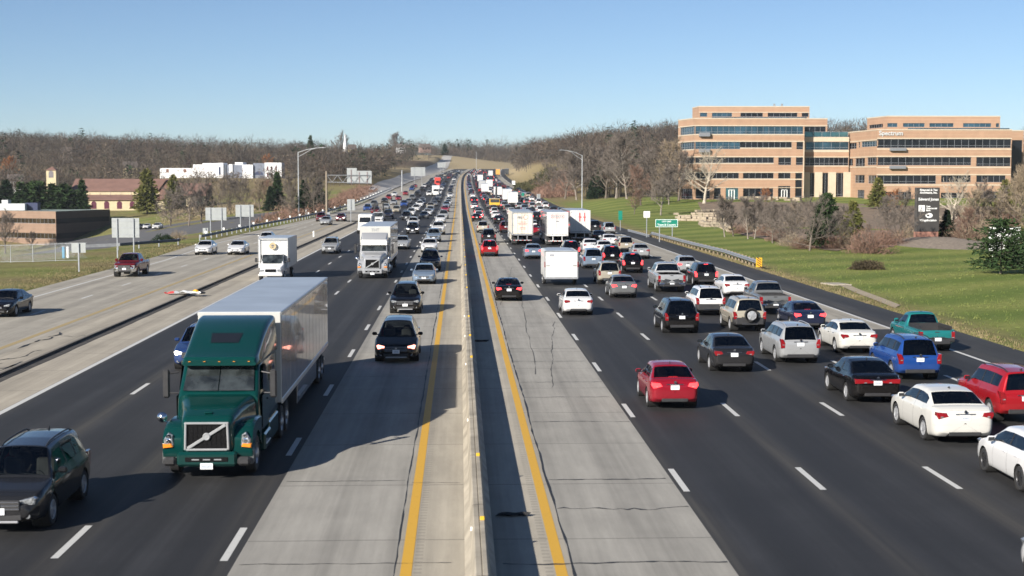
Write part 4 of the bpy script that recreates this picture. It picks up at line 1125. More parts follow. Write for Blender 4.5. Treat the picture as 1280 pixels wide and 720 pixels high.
car('sedan2', 'white', 1433, 790, A, 'white car barely showing its front corner at the lower right corner')
# oncoming
O = False
car('suvbig', 'charcoal', 11, 661, O, 'charcoal suv with roof rails at the lower left corner of the photo', dx=0, rims='alloy')
car('suvbig', (.02, .045, .14), 246, 462, O, 'blue vehicle with white headlamps hidden behind the green truck', hl='headon')
car('van', 'black', 496, 452, O, 'black minivan with warm lit headlamps left of the barrier', hl='headred')
car('suvbig', 'black', 507, 392, O, 'black suv with chrome grille just behind the black minivan')
car('sedan', 'steel', 530, 355, O, 'pale blue grey sedan left of the barrier, behind the black suv with chrome grille')
car('suvbox', 'navy', 537.5, 339, O, 'navy suv with a roof rack behind the pale blue sedan', rack=True)
car('sedan', 'white', 536.5, 316, O, 'white sedan behind the navy suv with a roof rack')
car('suv', 'steel', 542, 303, O, 'blue grey suv left of the barrier between two white vehicles')
car('pickup', 'white', 547.5, 294, O, 'white pickup left of the barrier, behind the blue grey suv')
car('sedan2', 'white', 550.5, 279, O, 'white sedan with dark roof left of the barrier, behind the white pickup')
car('compact', 'silver', 502, 312, O, 'silver sedan just right of the silver semi truck')
car('suv', 'black', 515.5, 293, O, 'black suv with bright lamps behind the silver sedan', hl='headon')
car('suv', 'white', 516, 284.5, O, 'white suv behind the black suv with bright lamps')
car('sedan', 'white', 534.5, 270, O, 'white sedan alone in the middle of the oncoming asphalt lanes')
car('suv', 'black', 507.5, 275.5, O, 'black suv with pale hood behind the white suv')
car('suv', 'silver', 412, 317.5, O, 'silver suv alone in the outer oncoming lane')
car('pickup', 'darkred', 158, 346, O, 'dark red pickup on the collector road')
car('sedan', 'black', 0, 396, O, 'black sedan on the collector road at the left edge of the photo')
car('sedan', 'white', 253, 319, O, 'white sedan on the collector road, left one of a side by side pair')
car('sedan2', 'white', 294, 319, O, 'white sedan on the collector road, right one of a side by side pair')
car('compact', 'white', 331, 306, O, 'white sedan on the collector road behind the box truck')
car('sedan', 'silver', 406.5, 281.5, O, 'silver sedan on the collector road, nearest the kerbed divider')
car('suv', 'darkred', 400.5, 277, O, 'dark red suv beside the silver sedan on the collector road')
car('sedan', 'darkred', 425.5, 277, O, 'dark red sedan with bright lamps where the collector road merges', hl='headon')
# ------------------------------------------------------------------ lorries
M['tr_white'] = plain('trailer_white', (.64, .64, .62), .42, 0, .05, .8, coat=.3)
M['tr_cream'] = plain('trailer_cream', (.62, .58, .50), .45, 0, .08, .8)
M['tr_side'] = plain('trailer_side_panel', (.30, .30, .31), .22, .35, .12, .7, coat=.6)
M['tr_roof'] = plain('trailer_roof', (.50, .55, .60), .42, .55, .12, .5)
M['alum'] = plain('aluminium_rail', (.50, .51, .52), .38, .7, .12, 2)
M['frame'] = plain('chassis_black', (.03, .03, .032), .7, 0, .3, 2)
M['mesh'] = plain('grille_mesh', (.008, .008, .009), .8, 0, .4, 30, 0, .1)
M['truck_glass'] = glass_mat('truck_glass', (.36, .40, .40))
M['skin'] = plain('skin', (.42, .26, .18), .6, 0, .1, 4); M['shirt'] = plain('grey_shirt', (.16, .17, .19), .9, 0, .15, 6)
M['tape_r'] = plain('red_tape', (.55, .02, .02), .4, 0, .1, 4); M['ink'] = plain('dark_lettering', (.12, .12, .14), .6, 0, .1, 4)
M['ink_red'] = plain('red_lettering', (.50, .06, .06), .6, 0, .1, 4); M['bright'] = plain('polished_trim', (.38, .39, .40), .3, .3, .1, 4); M['front_w'] = plain('trailer_front', (.46, .46, .44), .5, 0, .08, .8); M['mud'] = plain('mud_flap', (.02, .02, .02), .85, 0, .2, 4)
M['tan_emblem'] = plain('tan_emblem', (.42, .34, .20), .6, 0, .25, 8)

def big_wheels(root, spots, r=.52, w=.30, inner=None):
    P = dict(wr=r)
    key = ('truck', r, w)
    if key not in _wheel_cache:
        t = MB().lathe([(r * .56, -w / 2), (r * .92, -w / 2), (r, -w / 2 + .04), (r, w / 2 - .04), (r * .92, w / 2), (r * .57, w / 2 - .01)], 'X', 28)
        m = MB().lathe([(r * .58, w / 2 - .01), (r * .54, w / 2 - .03), (r * .48, w / 2 - .12), (r * .30, w / 2 - .10), (r * .26, w / 2 + .02), (r * .12, w / 2 + .04), (0, w / 2 + .04)], 'X', 24)
        for k in range(8):
            a = k * PI / 4; m.box((w / 2 - .10, r * .4 * math.cos(a), r * .4 * math.sin(a)), (.02, .06, .06), 1, .01)
        _wheel_cache[key] = (t.mesh('tyre', M['rubber'], 40), m.mesh('rim', [M['alum'], M['under']], 40))
    tm, rm = _wheel_cache[key]
    for x, y in spots:
        wh = bpy.data.objects.new('wheel', tm); link(wh, root); wh.location = (x, y, r); wh.rotation_euler = (0, 0, 0 if x > 0 else PI)
        ri = bpy.data.objects.new('rim', rm); link(ri, wh)

def rring(y, w, z0, z1, c, n=4, top=1.0):
    """rounded rectangle in (x,z); top scales the upper width"""
    pts = []
    for (sx, sz, a0) in ((1, -1, -90), (1, 1, 0), (-1, 1, 90), (-1, -1, 180)):
        for k in range(n + 1):
            a = rad(a0 + 90 * k / n)
            ww = w * (top if sz > 0 else 1)
            pts.append((sx * (ww - c) + c * math.cos(a), y, (z1 - c if sz > 0 else z0 + c) + c * math.sin(a)))
    return pts

def build_tractor(sleeper=True, lights='headlamp', name='semi_tractor', lip=True):
    root = bpy.data.objects.new(name, None); COL.objects.link(root); root.empty_display_size = .5
    pm = M['paint']
    # chassis
    ch = MB()
    for sx in (-.42, .42): ch.box((sx, -4.9, .82), (.10, 8.0, .26), 0)
    for y in (-1.3, -6.75, -8.05): ch.tube((-.95, y, .52), (.95, y, .52), .09, n=8)
    ch.box((0, -7.2, 1.02), (1.0, 1.1, .12), 0, .03); ch.box((0, -1.6, .75), (1.1, 2.2, .5), 0)
    ch.box((0, -5.0, .55), (1.6, 2.0, .3), 0)
    ch.build('chassis', M['frame'], root)
    # bonnet
    hd = MB().loft([rring(y, w, .78, z, c, 4, t) for y, w, z, c, t in ((-.10, .66, 1.56, .10, .94), (-.16, .72, 1.66, .14, .94), (-.40, .78, 1.76, .18, .93), (-1.1, .90, 1.90, .22, .92), (-1.7, 1.02, 2.0, .24, .93), (-2.12, 1.14, 2.06, .24, .95))])
    hd.build('hood', pm, root, 40)
    bd = MB().box((0, -.42, 1.795), (.22, .12, .04), 0, .015); bd.build('hood_badge', pm, root)
    # wings over the front wheels
    arch = [(-1.3 + .66 * math.cos(rad(a)), .50 + .66 * math.sin(rad(a))) for a in range(8, 173, 15)]
    poly = [(-.22, .62), (-.16, .80), (-.20, 1.14), (-.40, 1.36), (-.85, 1.50), (-1.5, 1.52), (-2.15, 1.46), (-2.15, .62)] + arch[::-1]
    for sg in (1, -1):
        mb = MB(); n = len(poly)
        L0 = [(sg * .66, y, z) for y, z in poly]; L1 = [(sg * 1.14, y, z) for y, z in poly]
        cz = .9; L2 = [(sg * 1.21, y * .985 - .02, z - (.05 if z > 1.2 else 0)) for y, z in poly]
        mb.add(L0 + L1 + L2, [(k * n + i, k * n + (i + 1) % n, (k + 1) * n + (i + 1) % n, (k + 1) * n + i) for k in range(2) for i in range(n)] + [tuple(range(n)), tuple(2 * n + i for i in range(n))])
        mb.build('fender', pm, root, 35, recalc=True)
        # headlamp wraps the wing's front corner
        hp = [(sg * .90, .93), (sg * 1.15, .90), (sg * 1.18, 1.10), (sg * 1.04, 1.30), (sg * .93, 1.22)]
        h = MB().prism(hp, -.60, -.135, 0, .04)
        hl = h.build('headlight', M[lights], root, 30, recalc=True)
        for zz in (1.03, 1.17): MB().lathe([(.075, 0), (.07, .012), (.04, -.0), (0, .008)], 'Y', 16, (sg * 1.04, -.132, zz)).build('lamp', M['chrome'], hl, 40)
        q = MB().prism([(sg * .92, .90), (sg * 1.19, .87), (sg * 1.20, .99), (sg * .96, 1.00)], -.55, -.10, 0, .03)
        q.build('turn_signal', M['amber'], hl, 30, recalc=True)
    # bumper
    bm = MB().box((0, -.16, .58), (1.62, .34, .40), 0, .07)
    bo = bm.build('bumper', pm, root, 30)
    MB().box((0, .012, .58), (1.16, .03, .13), 0, .02).build('bumper_slot', M['mesh'], bo)
    q = MB()
    for k in range(3): q.box((-.3 + .3 * k, .03, .58), (.20, .012, .035), 0, .005)
    q.build('slot_bar', M['alum'], bo)
    for sg in (1, -1):
        MB().loft([rring(y, .22, z0, .80, .06) for y, z0 in ((-.60, .40), (-.34, .40))], 0).build('bumper_corner', M['tr_grey'] if 'tr_grey' in M else M['plastic'], bo, 30, loc=(sg * 1.01, .1, 0))
        MB().box((sg * 1.0, -.10, .52), (.36, .26, .24), 0, .07).build('fog_lamp_housing', M['plastic'], bo, 30)
    MB().box((0, .03, .40), (.34, .014, .17), 0, .004).box((0, .0385, .395), (.26, .003, .07), 1).build('license_plate', [M['whitepl'], M['plate_ink']], bo)
    # grille: chrome surround, dark mesh, diagonal bar and round emblem
    g = MB()
    g.box((0, -.065, 1.56), (1.20, .09, .06), 0, .018); g.box((0, -.065, .84), (1.12, .09, .06), 0, .018)
    for sg in (1, -1): g.box((sg * .57, -.065, 1.20), (.06, .09, .74), 0, .018, ry=-sg * .03)
    gr = g.build('grille', M['bright'], root, 30)
    q = MB().box((0, -.085, 1.20), (1.10, .03, .70), 0)
    for k in range(9): q.box((-.5 + .125 * k, -.066, 1.20), (.012, .012, .68), 0)
    for k in range(7): q.box((0, -.066, .90 + .1 * k), (1.08, .012, .012), 0)
    q.build('grille_mesh', M['mesh'], gr)
    q = MB(); a = math.atan2(.66, 1.06)
    q.box((0, -.035, 1.20), (1.22, .03, .085), 0, .012, ry=a)
    q.lathe([(.105, -.03), (.105, .0), (.085, .02), (.05, .012), (0, .02)], 'Y', 20, (0, -.02, 1.20))
    q.build('grille_badge', M['bright'], gr, 35)
    # cab shell
    back = -5.85 if sleeper else -3.75
    top = 2.92
    cab = MB().loft([rring(y, w, .95, z, .14, 4, t) for y, w, z, t in ((-2.08, 1.16, 2.03, .96), (-2.12, 1.18, 2.08, .96), (-2.80, 1.20, 2.86, .90), (-3.0, 1.21, 2.93, .92), (-3.7, 1.21, 2.96, .94), (back, 1.21, 2.96, .95))])
    cab.build('cab', pm, root, 35)
    def onws(u, v):   # windshield plane, u across (-1..1), v up (0..1)
        y = -2.10 - .70 * v; z = 2.08 + .80 * v; w = 1.02 - .07 * v
        return (u * w, y + .035 - .03 * u * u, z + .03)
    for sg in (1, -1):
        mb = MB(); gp = []
        for i in range(7):
            for j in range(5): gp.append(onws(sg * (.015 + .97 * i / 6), .06 + .84 * j / 4))
        mb.add(gp, [(i * 5 + j, (i + 1) * 5 + j, (i + 1) * 5 + j + 1, i * 5 + j + 1) for i in range(6) for j in range(4)])
        mb.build('windshield', M['dglass2'], root, 60)
        # side window and door seam
        sw = MB().add([(sg * 1.195, -2.62, 2.10), (sg * 1.195, -3.55, 2.02), (sg * 1.16, -3.50, 2.78), (sg * 1.165, -2.95, 2.80)], [(0, 1, 2, 3)])
        dq = MB(); dq.add([(sg * 1.222, -2.30, 1.0), (sg * 1.222, -3.62, 1.0), (sg * 1.222, -3.62, 1.98), (sg * 1.218, -2.30, 1.98)], [(0, 1, 2, 3)])
        d = dq.build('door', pm, root)
        sw.build('side_window', M['dglass'], d)
        MB().box((sg * 1.24, -3.45, 1.75), (.04, .2, .05), 0, .015).build('handle', M['plastic'], d)
        MB().box((sg * 1.16, -3.05, .62), (.24, 1.3, .5), 0, .05).box((sg * 1.27, -3.05, .55), (.04, .9, .05), 1, .01).build('step', [pm, M['alum']], root)
        if sleeper:
            MB().box((sg * 1.16, -4.75, .70), (.16, 2.1, .62), 0, .04).build('side_skirt', pm, root)
            MB().box((sg * 1.10, -6.05, 2.25), (.06, .55, 2.9), 0, .02).build('side_extender', pm, root)
            MB().box((sg * 1.222, -4.7, 2.35), (.012, .5, .45), 0, .003).build('sleeper_window', M['dglass'], root)
        else:
            mb = MB().lathe([(0, -.75), (.30, -.75), (.32, -.70), (.32, .70), (.30, .75), (0, .75)], 'Y', 20, (sg * .98, -4.3, .66)); mb.build('fuel_tank', M['alum'], root, 40)
        # mirrors
        mb = MB().box((sg * 1.52, -2.42, 2.32), (.20, .12, .82), 0, .05).box((sg * 1.52, -2.485, 2.45), (.16, .006, .5), 1).tube((sg * 1.18, -2.5, 2.65), (sg * 1.5, -2.42, 2.6), .025, n=6, m=0).tube((sg * 1.18, -2.45, 2.05), (sg * 1.5, -2.42, 2.05), .025, n=6, m=0)
        mb.build('mirror', [M['plastic'], M['dglass']], root, 35)
        if sg > 0 or not sleeper:
            mb = MB().lathe([(0, .08), (.10, .06), (.145, 0), (.14, -.02), (0, -.03)], 'Y', 18, (sg * 1.32, -.75, 1.62)).tube((sg * 1.12, -.85, 1.42), (sg * 1.32, -.77, 1.55), .018, n=6)
            mb.build('hood_mirror', M['chrome'], root, 50)
    # driver and dash behind the glass
    # roof fairing
    if sleeper:
        fr = MB().loft([rring(y, w, z0, z1, c, 4, t) for y, w, z0, z1, c, t in ((-2.36, 1.04, 2.84, 3.00, .06, .96), (-2.42, 1.08, 2.82, 3.08, .08, .96), (-2.80, 1.13, 2.80, 3.17, .12, .94), (-3.3, 1.16, 2.8, 3.36, .16, .92), (-4.0, 1.19, 2.8, 3.62, .18, .91), (-4.8, 1.21, 2.8, 3.84, .18, .92), (-5.4, 1.22, 2.8, 3.93, .16, .94), (-5.90, 1.22, 2.8, 3.96, .14, .95))])
        fo = fr.build('roof_fairing', pm, root, 35)
        wz = lambda y: float(np.interp(-y, [2.8, 3.3, 4.0, 4.8], [3.17, 3.36, 3.62, 3.84])) + .012
        MB().add([(-.40, -3.35, wz(-3.35)), (.40, -3.35, wz(-3.35)), (.46, -3.95, wz(-3.95)), (-.46, -3.95, wz(-3.95))], [(0, 1, 2, 3)]).build('sky_window', M['dglass'], fo)
        q = MB()
        for k in (-2, -1, 0, 1, 2): q.box((k * .42, -2.33, 2.96), (.07, .02, .018), 0, .006)
        q.build('marker_light', M['amber'], fo)
    else:
        v = MB().loft([rring(y, 1.10, z0, z1, .05, 3, .97) for y, z0, z1 in ((-2.34, 2.62, 2.98), (-2.5, 2.68, 3.06), (-2.95, 2.8, 3.10))])
        v.build('sun_visor', M['tr_white'], root, 35)
        fr = MB().loft([rring(y, w, 2.9, z1, .10, 4, .94) for y, w, z1 in ((-2.75, 1.05, 3.08), (-3.1, 1.1, 3.26), (-3.5, 1.15, 3.5), (-3.8, 1.16, 3.6))])
        fr.build('roof_fairing', pm, root, 35)
    dd = MB().box((0, -2.45, 2.0), (2.0, .3, .12), 0, .04); dd.build('dashboard', M['plastic'], root)
    big_wheels(root, [(sg * 1.04, -1.3) for sg in (1, -1)])
    big_wheels(root, [(sg * x, y) for sg in (1, -1) for y in (-6.75, -8.05) for x in (1.09,)])
    big_wheels(root, [(sg * .74, y) for sg in (1, -1) for y in (-6.75, -8.05)])
    return root
M['dglass2'] = plain('windscreen_glass', (.030, .036, .038), .05, 0, .9, 1.6, coat=1)
M['tr_grey'] = plain('grey_bumper_plastic', (.10, .105, .105), .5, 0, .2, 4)

def build_trailer(L=15.3, body='tr_white', side='tr_side', z0=1.16, z1=4.02, W=1.29, skirt=True, style='plain', name='semi_trailer'):
    """front wall at y=0, tail at y=-L"""
    root = bpy.data.objects.new(name, None); COL.objects.link(root); root.empty_display_size = .5
    mb = MB().box((0, -.03, (z0 + z1) / 2), (2 * W - .02, .06, z1 - z0 - .02), 0, .02)
    mb.build('front_wall', M['front_w'], root)
    for sg in (1, -1):
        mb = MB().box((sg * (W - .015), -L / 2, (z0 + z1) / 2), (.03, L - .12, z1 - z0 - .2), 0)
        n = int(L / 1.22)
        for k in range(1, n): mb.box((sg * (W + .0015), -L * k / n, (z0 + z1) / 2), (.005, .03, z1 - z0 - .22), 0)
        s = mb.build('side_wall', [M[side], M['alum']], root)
        MB().box((sg * (W - .01), -L / 2, z0 + .06), (.06, L - .05, .18), 0, .015).build('bottom_rail', M['alum'], s)
        MB().box((sg * (W - .01), -L / 2, z1 - .06), (.06, L - .05, .12), 0, .015).build('top_rail', M['alum'] if body != 'tr_cream' else M['tr_cream'], s)
    MB().box((0, -L / 2, z1 - .012), (2 * W - .05, L - .06, .03), 0).build('roof', M['tr_roof'], root)
    MB().box((0, -L / 2, z0 + .02), (2 * W - .06, L - .06, .1), 0).build('floor', M['frame'], root)
    # rear frame and doors
    f = MB()
    for sg in (1, -1): f.box((sg * (W - .055), -L + .02, (z0 + z1) / 2), (.11, .10, z1 - z0), 0, .02)
    f.box((0, -L + .02, z1 - .09), (2 * W - .22, .10, .18), 0, .02); f.box((0, -L + .02, z0 + .05), (2 * W - .22, .10, .16), 0, .02)
    f.build('rear_frame', M['tr_white'] if body == 'tr_white' else M['alum'], root)
    for sg in (1, -1):
        d = MB().box((sg * (W - .11) / 2, -L + .03, (z0 + z1) / 2 - .02), (W - .125, .05, z1 - z0 - .36), 0, .012)
        dr = d.build('rear_door', M[body], root)
        q = MB()
        for xx in (.16, .62): q.tube((sg * xx, -L - .015, z0 + .16), (sg * xx, -L - .015, z1 - .22), .018, n=6)
        for zz in (.4, 1.2, 2.0, 2.6): q.box((sg * (W - .15), -L - .005, z0 + zz), (.12, .03, .07), 0, .008)
        q.build('lock_rod', M['alum'] if style != 'plain' else M['tr_white'], dr)
    b = MB().box((0, -L + .06, .58), (2 * W - .3, .10, .11), 0, .02)
    for sx in (-.55, .55): b.box((sx, -L + .06, .86), (.10, .10, .56), 0, .02)
    bo = b.build('rear_guard', M['tr_white'] if style != 'cream' else M['alum'], root)
    for sg in (1, -1):
        for k in range(2): MB().lathe([(.055, 0), (.055, .03), (0, .04)], 'Y', 12, (sg * (W - .16 - .15 * k), -L - .06, z0 + .05)).build('taillight', M['redlamp'], root, 40)
        MB().box((sg * .95, -L + 1.55, .52), (.60, .012, .72), 0).build('mud_flap', M['mud'], root)
    q = MB()
    for k in range(9): q.box((-W + .28 + (2 * W - .56) * k / 8, -L + .005, .58), ((2 * W - .56) / 17, .012, .06), k % 2)
    q.build('reflective_tape', [M['tape_r'], M['whitepl']], root)
    axl = [-L + 1.3 + .9, -L + 2.55 + .9]
    ch = MB()
    for sx in (-.5, .5): ch.box((sx, -L + 2.9, .93), (.12, 4.6, .3), 0)
    for y in axl: ch.tube((-1, y, .52), (1, y, .52), .07, n=8)
    for sx in (-.75, .75):
        ch.box((sx, -2.9, .72), (.14, .14, .9), 0); ch.box((sx, -2.9, .22), (.26, .26, .05), 0)
    ch.build('chassis', M['frame'], root)
    big_wheels(root, [(sg * x, y) for sg in (1, -1) for y in axl for x in (1.10, .75)])
    if skirt:
        for sg in (1, -1): MB().box((sg * (W - .05), -L * .5, .78), (.03, L * .42, .70), 0, .008).build('side_skirt', M[side], root)
    if style == 'cream':
        text_obj('lettering', 'FFE', .42, M['ink'], (-.35, -L - .02, z1 - .75), root, 0, .004, .006)
        MB().lathe([(.26, 0), (.30, -.006), (.26, -.012)], 'Y', 26, (.38, -L - .004, z1 - .66)).build('round_emblem', M['ink_red'], root)
        q = MB()
        for k, (w, zz) in enumerate(((.9, 1.25), (1.2, 1.42), (1.0, 1.59), (.7, 1.9), (.8, 2.1))): q.box((0, -L - .004, z1 - zz), (w, .008, .05), 0)
        q.build('small_print', M['ink_red'], root)
    if style == 'framed':
        q = MB(); w, h, zc_ = 1.56, .34, z1 - .52
        for sg in (1, -1): q.box((sg * w / 2, -L - .006, zc_), (.05, .01, h), 0); q.box((0, -L - .006, zc_ + sg * h / 2), (w + .05, .01, .05), 0)
        q.build('red_outline', M['ink_red'], root)
        q = MB()
        for k in range(6): q.box((-.55 + .22 * k, -L - .006, zc_), (.12, .008, .09), 0)
        q.box((0, -L - .006, z1 - 1.1), (.4, .008, .1), 0); q.build('small_print', M['ink'], root)
    if style == 'marks':
        q = MB()
        for sx in (-.05, .55): q.box((sx, -L - .006, z1 - .85), (.14, .008, 1.1), 0); q.box((sx, -L - .006, z1 - .85), (.34, .0085, .16), 0)
        q.build('red_mark', M['ink_red'], root)
    return root

def put(root, label, cat, x, y, away, color=None, group=None, name=None):
    if name: root.name = name
    hd = math.atan2(xc(y + 5) - xc(y - 5), 10); sl = math.atan2(zc(y + 4) - zc(y - 4), 8)
    root.location = (x, y, zc(y) + .012); root.rotation_euler = (sl if away else -sl, 0, (0 if away else PI) - hd)
    for k in list(root.keys()): del root[k]
    tag(root, label, cat, group)
    if color:
        for o in tree_objs(root): o.color = (*color, 1)
    VEH.append((label, x, y, 12, 2.6))
    return root

# green sleeper tractor and its trailer (front bumper towards the camera)
gx, gy = gnd(262, 588); gx = -6.86; gy -= 1.5
tg = build_tractor(True)
put(tg, 'green sleeper cab semi tractor with a chrome diagonal bar across its grille', 'semi truck', gx, gy, False, (.003, .042, .039))
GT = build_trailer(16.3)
put(GT, 'long white box trailer behind the green semi tractor', 'trailer', gx, gy + 6.35, False)
# silver day cab and its trailer
sx_, sy_ = gnd(465, 348.5); sx_ = -7.1
ts = build_tractor(False, 'headlamp')
put(ts, 'silver day cab semi tractor with a white sun visor and diagonal grille bar', 'semi truck', sx_, sy_, False, (.34, .35, .37))
ST = build_trailer(14.2, z1=4.1, skirt=False)
put(ST, 'white box trailer behind the silver semi tractor', 'trailer', sx_, sy_ + 4.5, False)
text_obj('lettering', 'TNT', .34, M['alum'], (0, .014, 3.80), ST, PI, .004, .004)
# three semi-trailers seen from behind on the right, each with a tractor ahead
for (px, D, xw, sty, bd, lab, lab2) in ((653, 182, 7.65, 'cream', 'tr_cream', 'cream semi-trailer with a small logo and red print on its doors', 'white semi tractor ahead of the cream trailer'),
                                        (694, 179.5, 11.75, 'framed', 'tr_white', 'white semi-trailer with a red outlined panel on its doors', 'white semi tractor ahead of the trailer with a red outlined panel'),
                                        (723, 189, 15.25, 'marks', 'tr_white', 'white semi-trailer with two red marks, its rear doors partly shaded', 'white semi tractor ahead of the trailer with red marks')):
    t = build_trailer(14.5, bd, 'tr_side' if bd != 'tr_cream' else 'tr_cream', style=sty, z1=4.05, z0=1.2)
    put(t, lab, 'trailer', xw, D + 14.5, True)
    k = copy_tree(ts); put(k, lab2, 'semi truck', xw, D + 14.5 + 4.5, True, (.6, .6, .6))
# enclosed cargo trailer
def cargo_trailer():
    root = bpy.data.objects.new('cargo_trailer', None); COL.objects.link(root)
    L, W, z0, z1 = 5.4, 1.28, .55, 2.62
    b = MB().loft([rring(y, W, z0, z1, .06, 2) for y in (-L, -.25)] + [rring(0, W * .75, z0 + .1, z1 - .15, .1, 2)])
    bo = b.build('body', M['tr_white'], root, 30)
    MB().loft([[(-W + .02, y, z1 - .02), (-W * .5, y, z1 + h), (W * .5, y, z1 + h), (W - .02, y, z1 - .02)] for y, h in ((-L - .01, .05), (-.3, .05))]).build('roof', M['tr_roof'], root)
    q = MB().box((0, -L - .015, (z0 + z1) / 2), (2 * W - .16, .03, z1 - z0 - .16), 0, .01); d = q.build('ramp_door', M['tr_white'], root)
    q = MB()
    for sg in (1, -1): q.box((sg * (W - .26), -L - .04, z0 + .95), (.30, .03, .05), 0, .01)
    q.build('latch', M['frame'], d)
    f = MB()
    for sg in (1, -1): f.box((sg * (W - .03), -L + .0, (z0 + z1) / 2), (.08, .09, z1 - z0 + .02), 0, .015)
    f.box((0, -L, z1 - .02), (2 * W, .09, .09), 0, .015); f.box((0, -L - .0, z0), (2 * W, .12, .14), 0, .02)
    f.build('rear_frame', M['alum'], root)
    for sg in (1, -1): MB().box((sg * (W - .02), -L - .05, z0 + 1.05), (.07, .03, .42), 0, .01).build('taillight', M['redlamp'], root)
    q = MB().box((-.72, -L - .036, z1 - .32), (.34, .008, .17), 0).box((.75, -L - .036, z1 - .24), (.5, .008, .07), 1); q.build('sticker', [M['tr_grey2'], M['tr_grey3']], root)
    for sg in (1, -1): MB().lathe([(.46, -.02), (.46, .22), (.40, .24)], 'X', 16, (sg * W - (.22 if sg > 0 else 0), -L * .52, .42)).build('wheel_fender', M['alum'], root)
    a = MB()
    for sx in (-.5, .5): a.tube((sx, -.1, .55), (0, 1.3, .55), .05, n=6)
    a.tube((0, 1.2, .55), (0, 1.55, .55), .05, n=6); a.tube((0, 1.1, .1), (0, 1.1, .95), .04, n=6)
    a.build('tow_bar', M['frame'], root)
    big_wheels(root, [(sg * 1.2, -L * .52 + k) for sg in (1, -1) for k in (-.42, .42)], r=.36, w=.2)
    return root
M['tr_grey2'] = plain('grey_sticker', (.30, .31, .34), .5, 0, .2, 9); M['tr_grey3'] = plain('pale_sticker', (.50, .52, .52), .5, 0, .2, 9)
ct = cargo_trailer(); put(ct, 'white enclosed cargo trailer with a flat back and red side lamps', 'trailer', 7.72, gnd(700, 357)[1] + 5.4, True)

# cutaway box truck
def box_truck(L=6.6, emblem=True):
    root = bpy.data.objects.new('box_truck', None); COL.objects.link(root)
    pm = M['paint']
    W = 1.0
    MB().loft([rring(y, w, .45, z, .12, 4, t) for y, w, z, t in ((.0, .80, 1.0, .9), (-.06, .90, 1.06, .9), (-.5, .96, 1.18, .92), (-1.05, 1.0, 1.30, .95), (-1.72, 1.0, 2.06, .84), (-2.1, 1.0, 2.14, .86), (-2.7, 1.0, 2.14, .88))]).build('cab', pm, root, 35)
    ws = MB(); gp = []
    for i in range(9):
        for j in range(5):
            u, v = -1 + i / 4, j / 4
            gp.append((u * (.88 - .08 * v), -1.10 - .58 * v + .03 - .05 * u * u, 1.33 + .68 * v + .035))
    ws.add(gp, [(i * 5 + j, (i + 1) * 5 + j, (i + 1) * 5 + j + 1, i * 5 + j + 1) for i in range(8) for j in range(4)]); ws.build('windshield', M['dglass2'], root, 60)
    for sg in (1, -1):
        MB().add([(sg * 1.005, -1.4, 1.36), (sg * 1.005, -2.45, 1.32), (sg * .93, -2.4, 2.0), (sg * .93, -1.72, 2.0)], [(0, 1, 2, 3)]).build('side_window', M['dglass'], root)
        MB().box((sg * .70, .0, .86), (.34, .10, .18), 0, .04).build('headlight', M['headlamp'], root, 30)
        MB().box((sg * 1.30, -1.35, 1.62), (.2, .1, .34), 0, .04).tube((sg * .95, -1.4, 1.5), (sg * 1.3, -1.35, 1.5), .02, n=6).build('mirror', M['plastic'], root)
    MB().box((0, .03, .86), (.86, .06, .22), 0, .02).build('grille', M['mesh'], root)
    MB().box((0, .04, .52), (1.9, .16, .2), 0, .05).build('bumper', M['tr_white'], root, 30)
    zb, zt, wb = .95, 3.34, 1.17
    MB().box((0, -2.0 - L / 2 + .2, (zb + zt) / 2), (2 * wb, L - .4, zt - zb), 0, .04).build('cargo_box', M['tr_white'], root)
    q = MB()
    for sg in (1, -1):
        for y in (-1.78, -1.6 - L): q.box((sg * wb, y - .02, (zb + zt) / 2), (.06, .07, zt - zb + .02), 0, .01)
        q.box((sg * wb, -1.7 - L / 2, zt - .03), (.05, L - .3, .08), 0, .01)
    q.box((0, -1.78, zt - .02), (2 * wb, .07, .07), 0, .01); q.build('corner_trim', M['alum'], root)
    MB().box((0, -1.9 - L / 2, zt + .004), (2 * wb - .1, L - .55, .02), 0).build('roof', M['tr_roof'], root)
    if emblem:
        e = MB().lathe([(0, .018), (.17, .018), (.27, .02), (.28, .012), (.28, .0)], 'Y', 28, (0.03, -1.80, zt - .62)); eo = e.build('round_emblem', M['tan_emblem'], root)
        q = MB().box((.03, -1.775, zt - .58), (.20, .008, .12), 0, .003).box((.03, -1.775, zt - .72), (.12, .008, .08), 0, .003); q.build('emblem_mark', M['ink'], eo)
        q = MB()
        for k in range(7): q.box((-.42 + .14 * k, -1.797, zt - .17), (.09, .008, .05), 0)
        q.build('small_print', M['tr_grey2'], root)
    MB().box((0, -4.5, .62), (.9, 6.0, .22), 0).build('chassis', M['frame'], root)
    big_wheels(root, [(sg * .88, -1.0) for sg in (1, -1)] + [(sg * .98, -6.0) for sg in (1, -1)], r=.40, w=.24)
    return root
bt = box_truck(); bx, by = gnd(343, 352); put(bt, 'white box truck with a round tan emblem above its cab', 'box truck', -14.95, by, False, PAINT['white'])
# ------------------------------------------------------------------ distant traffic
def lab_far(col, kind, where, q): return f'{col} {kind} {where}'
def vnear(x, y, gap):
    for (_, vx, vy, l, w) in VEH:
        if abs(vx - x) < 1.9 and abs(vy - y) < gap + l / 2: return True
    return False
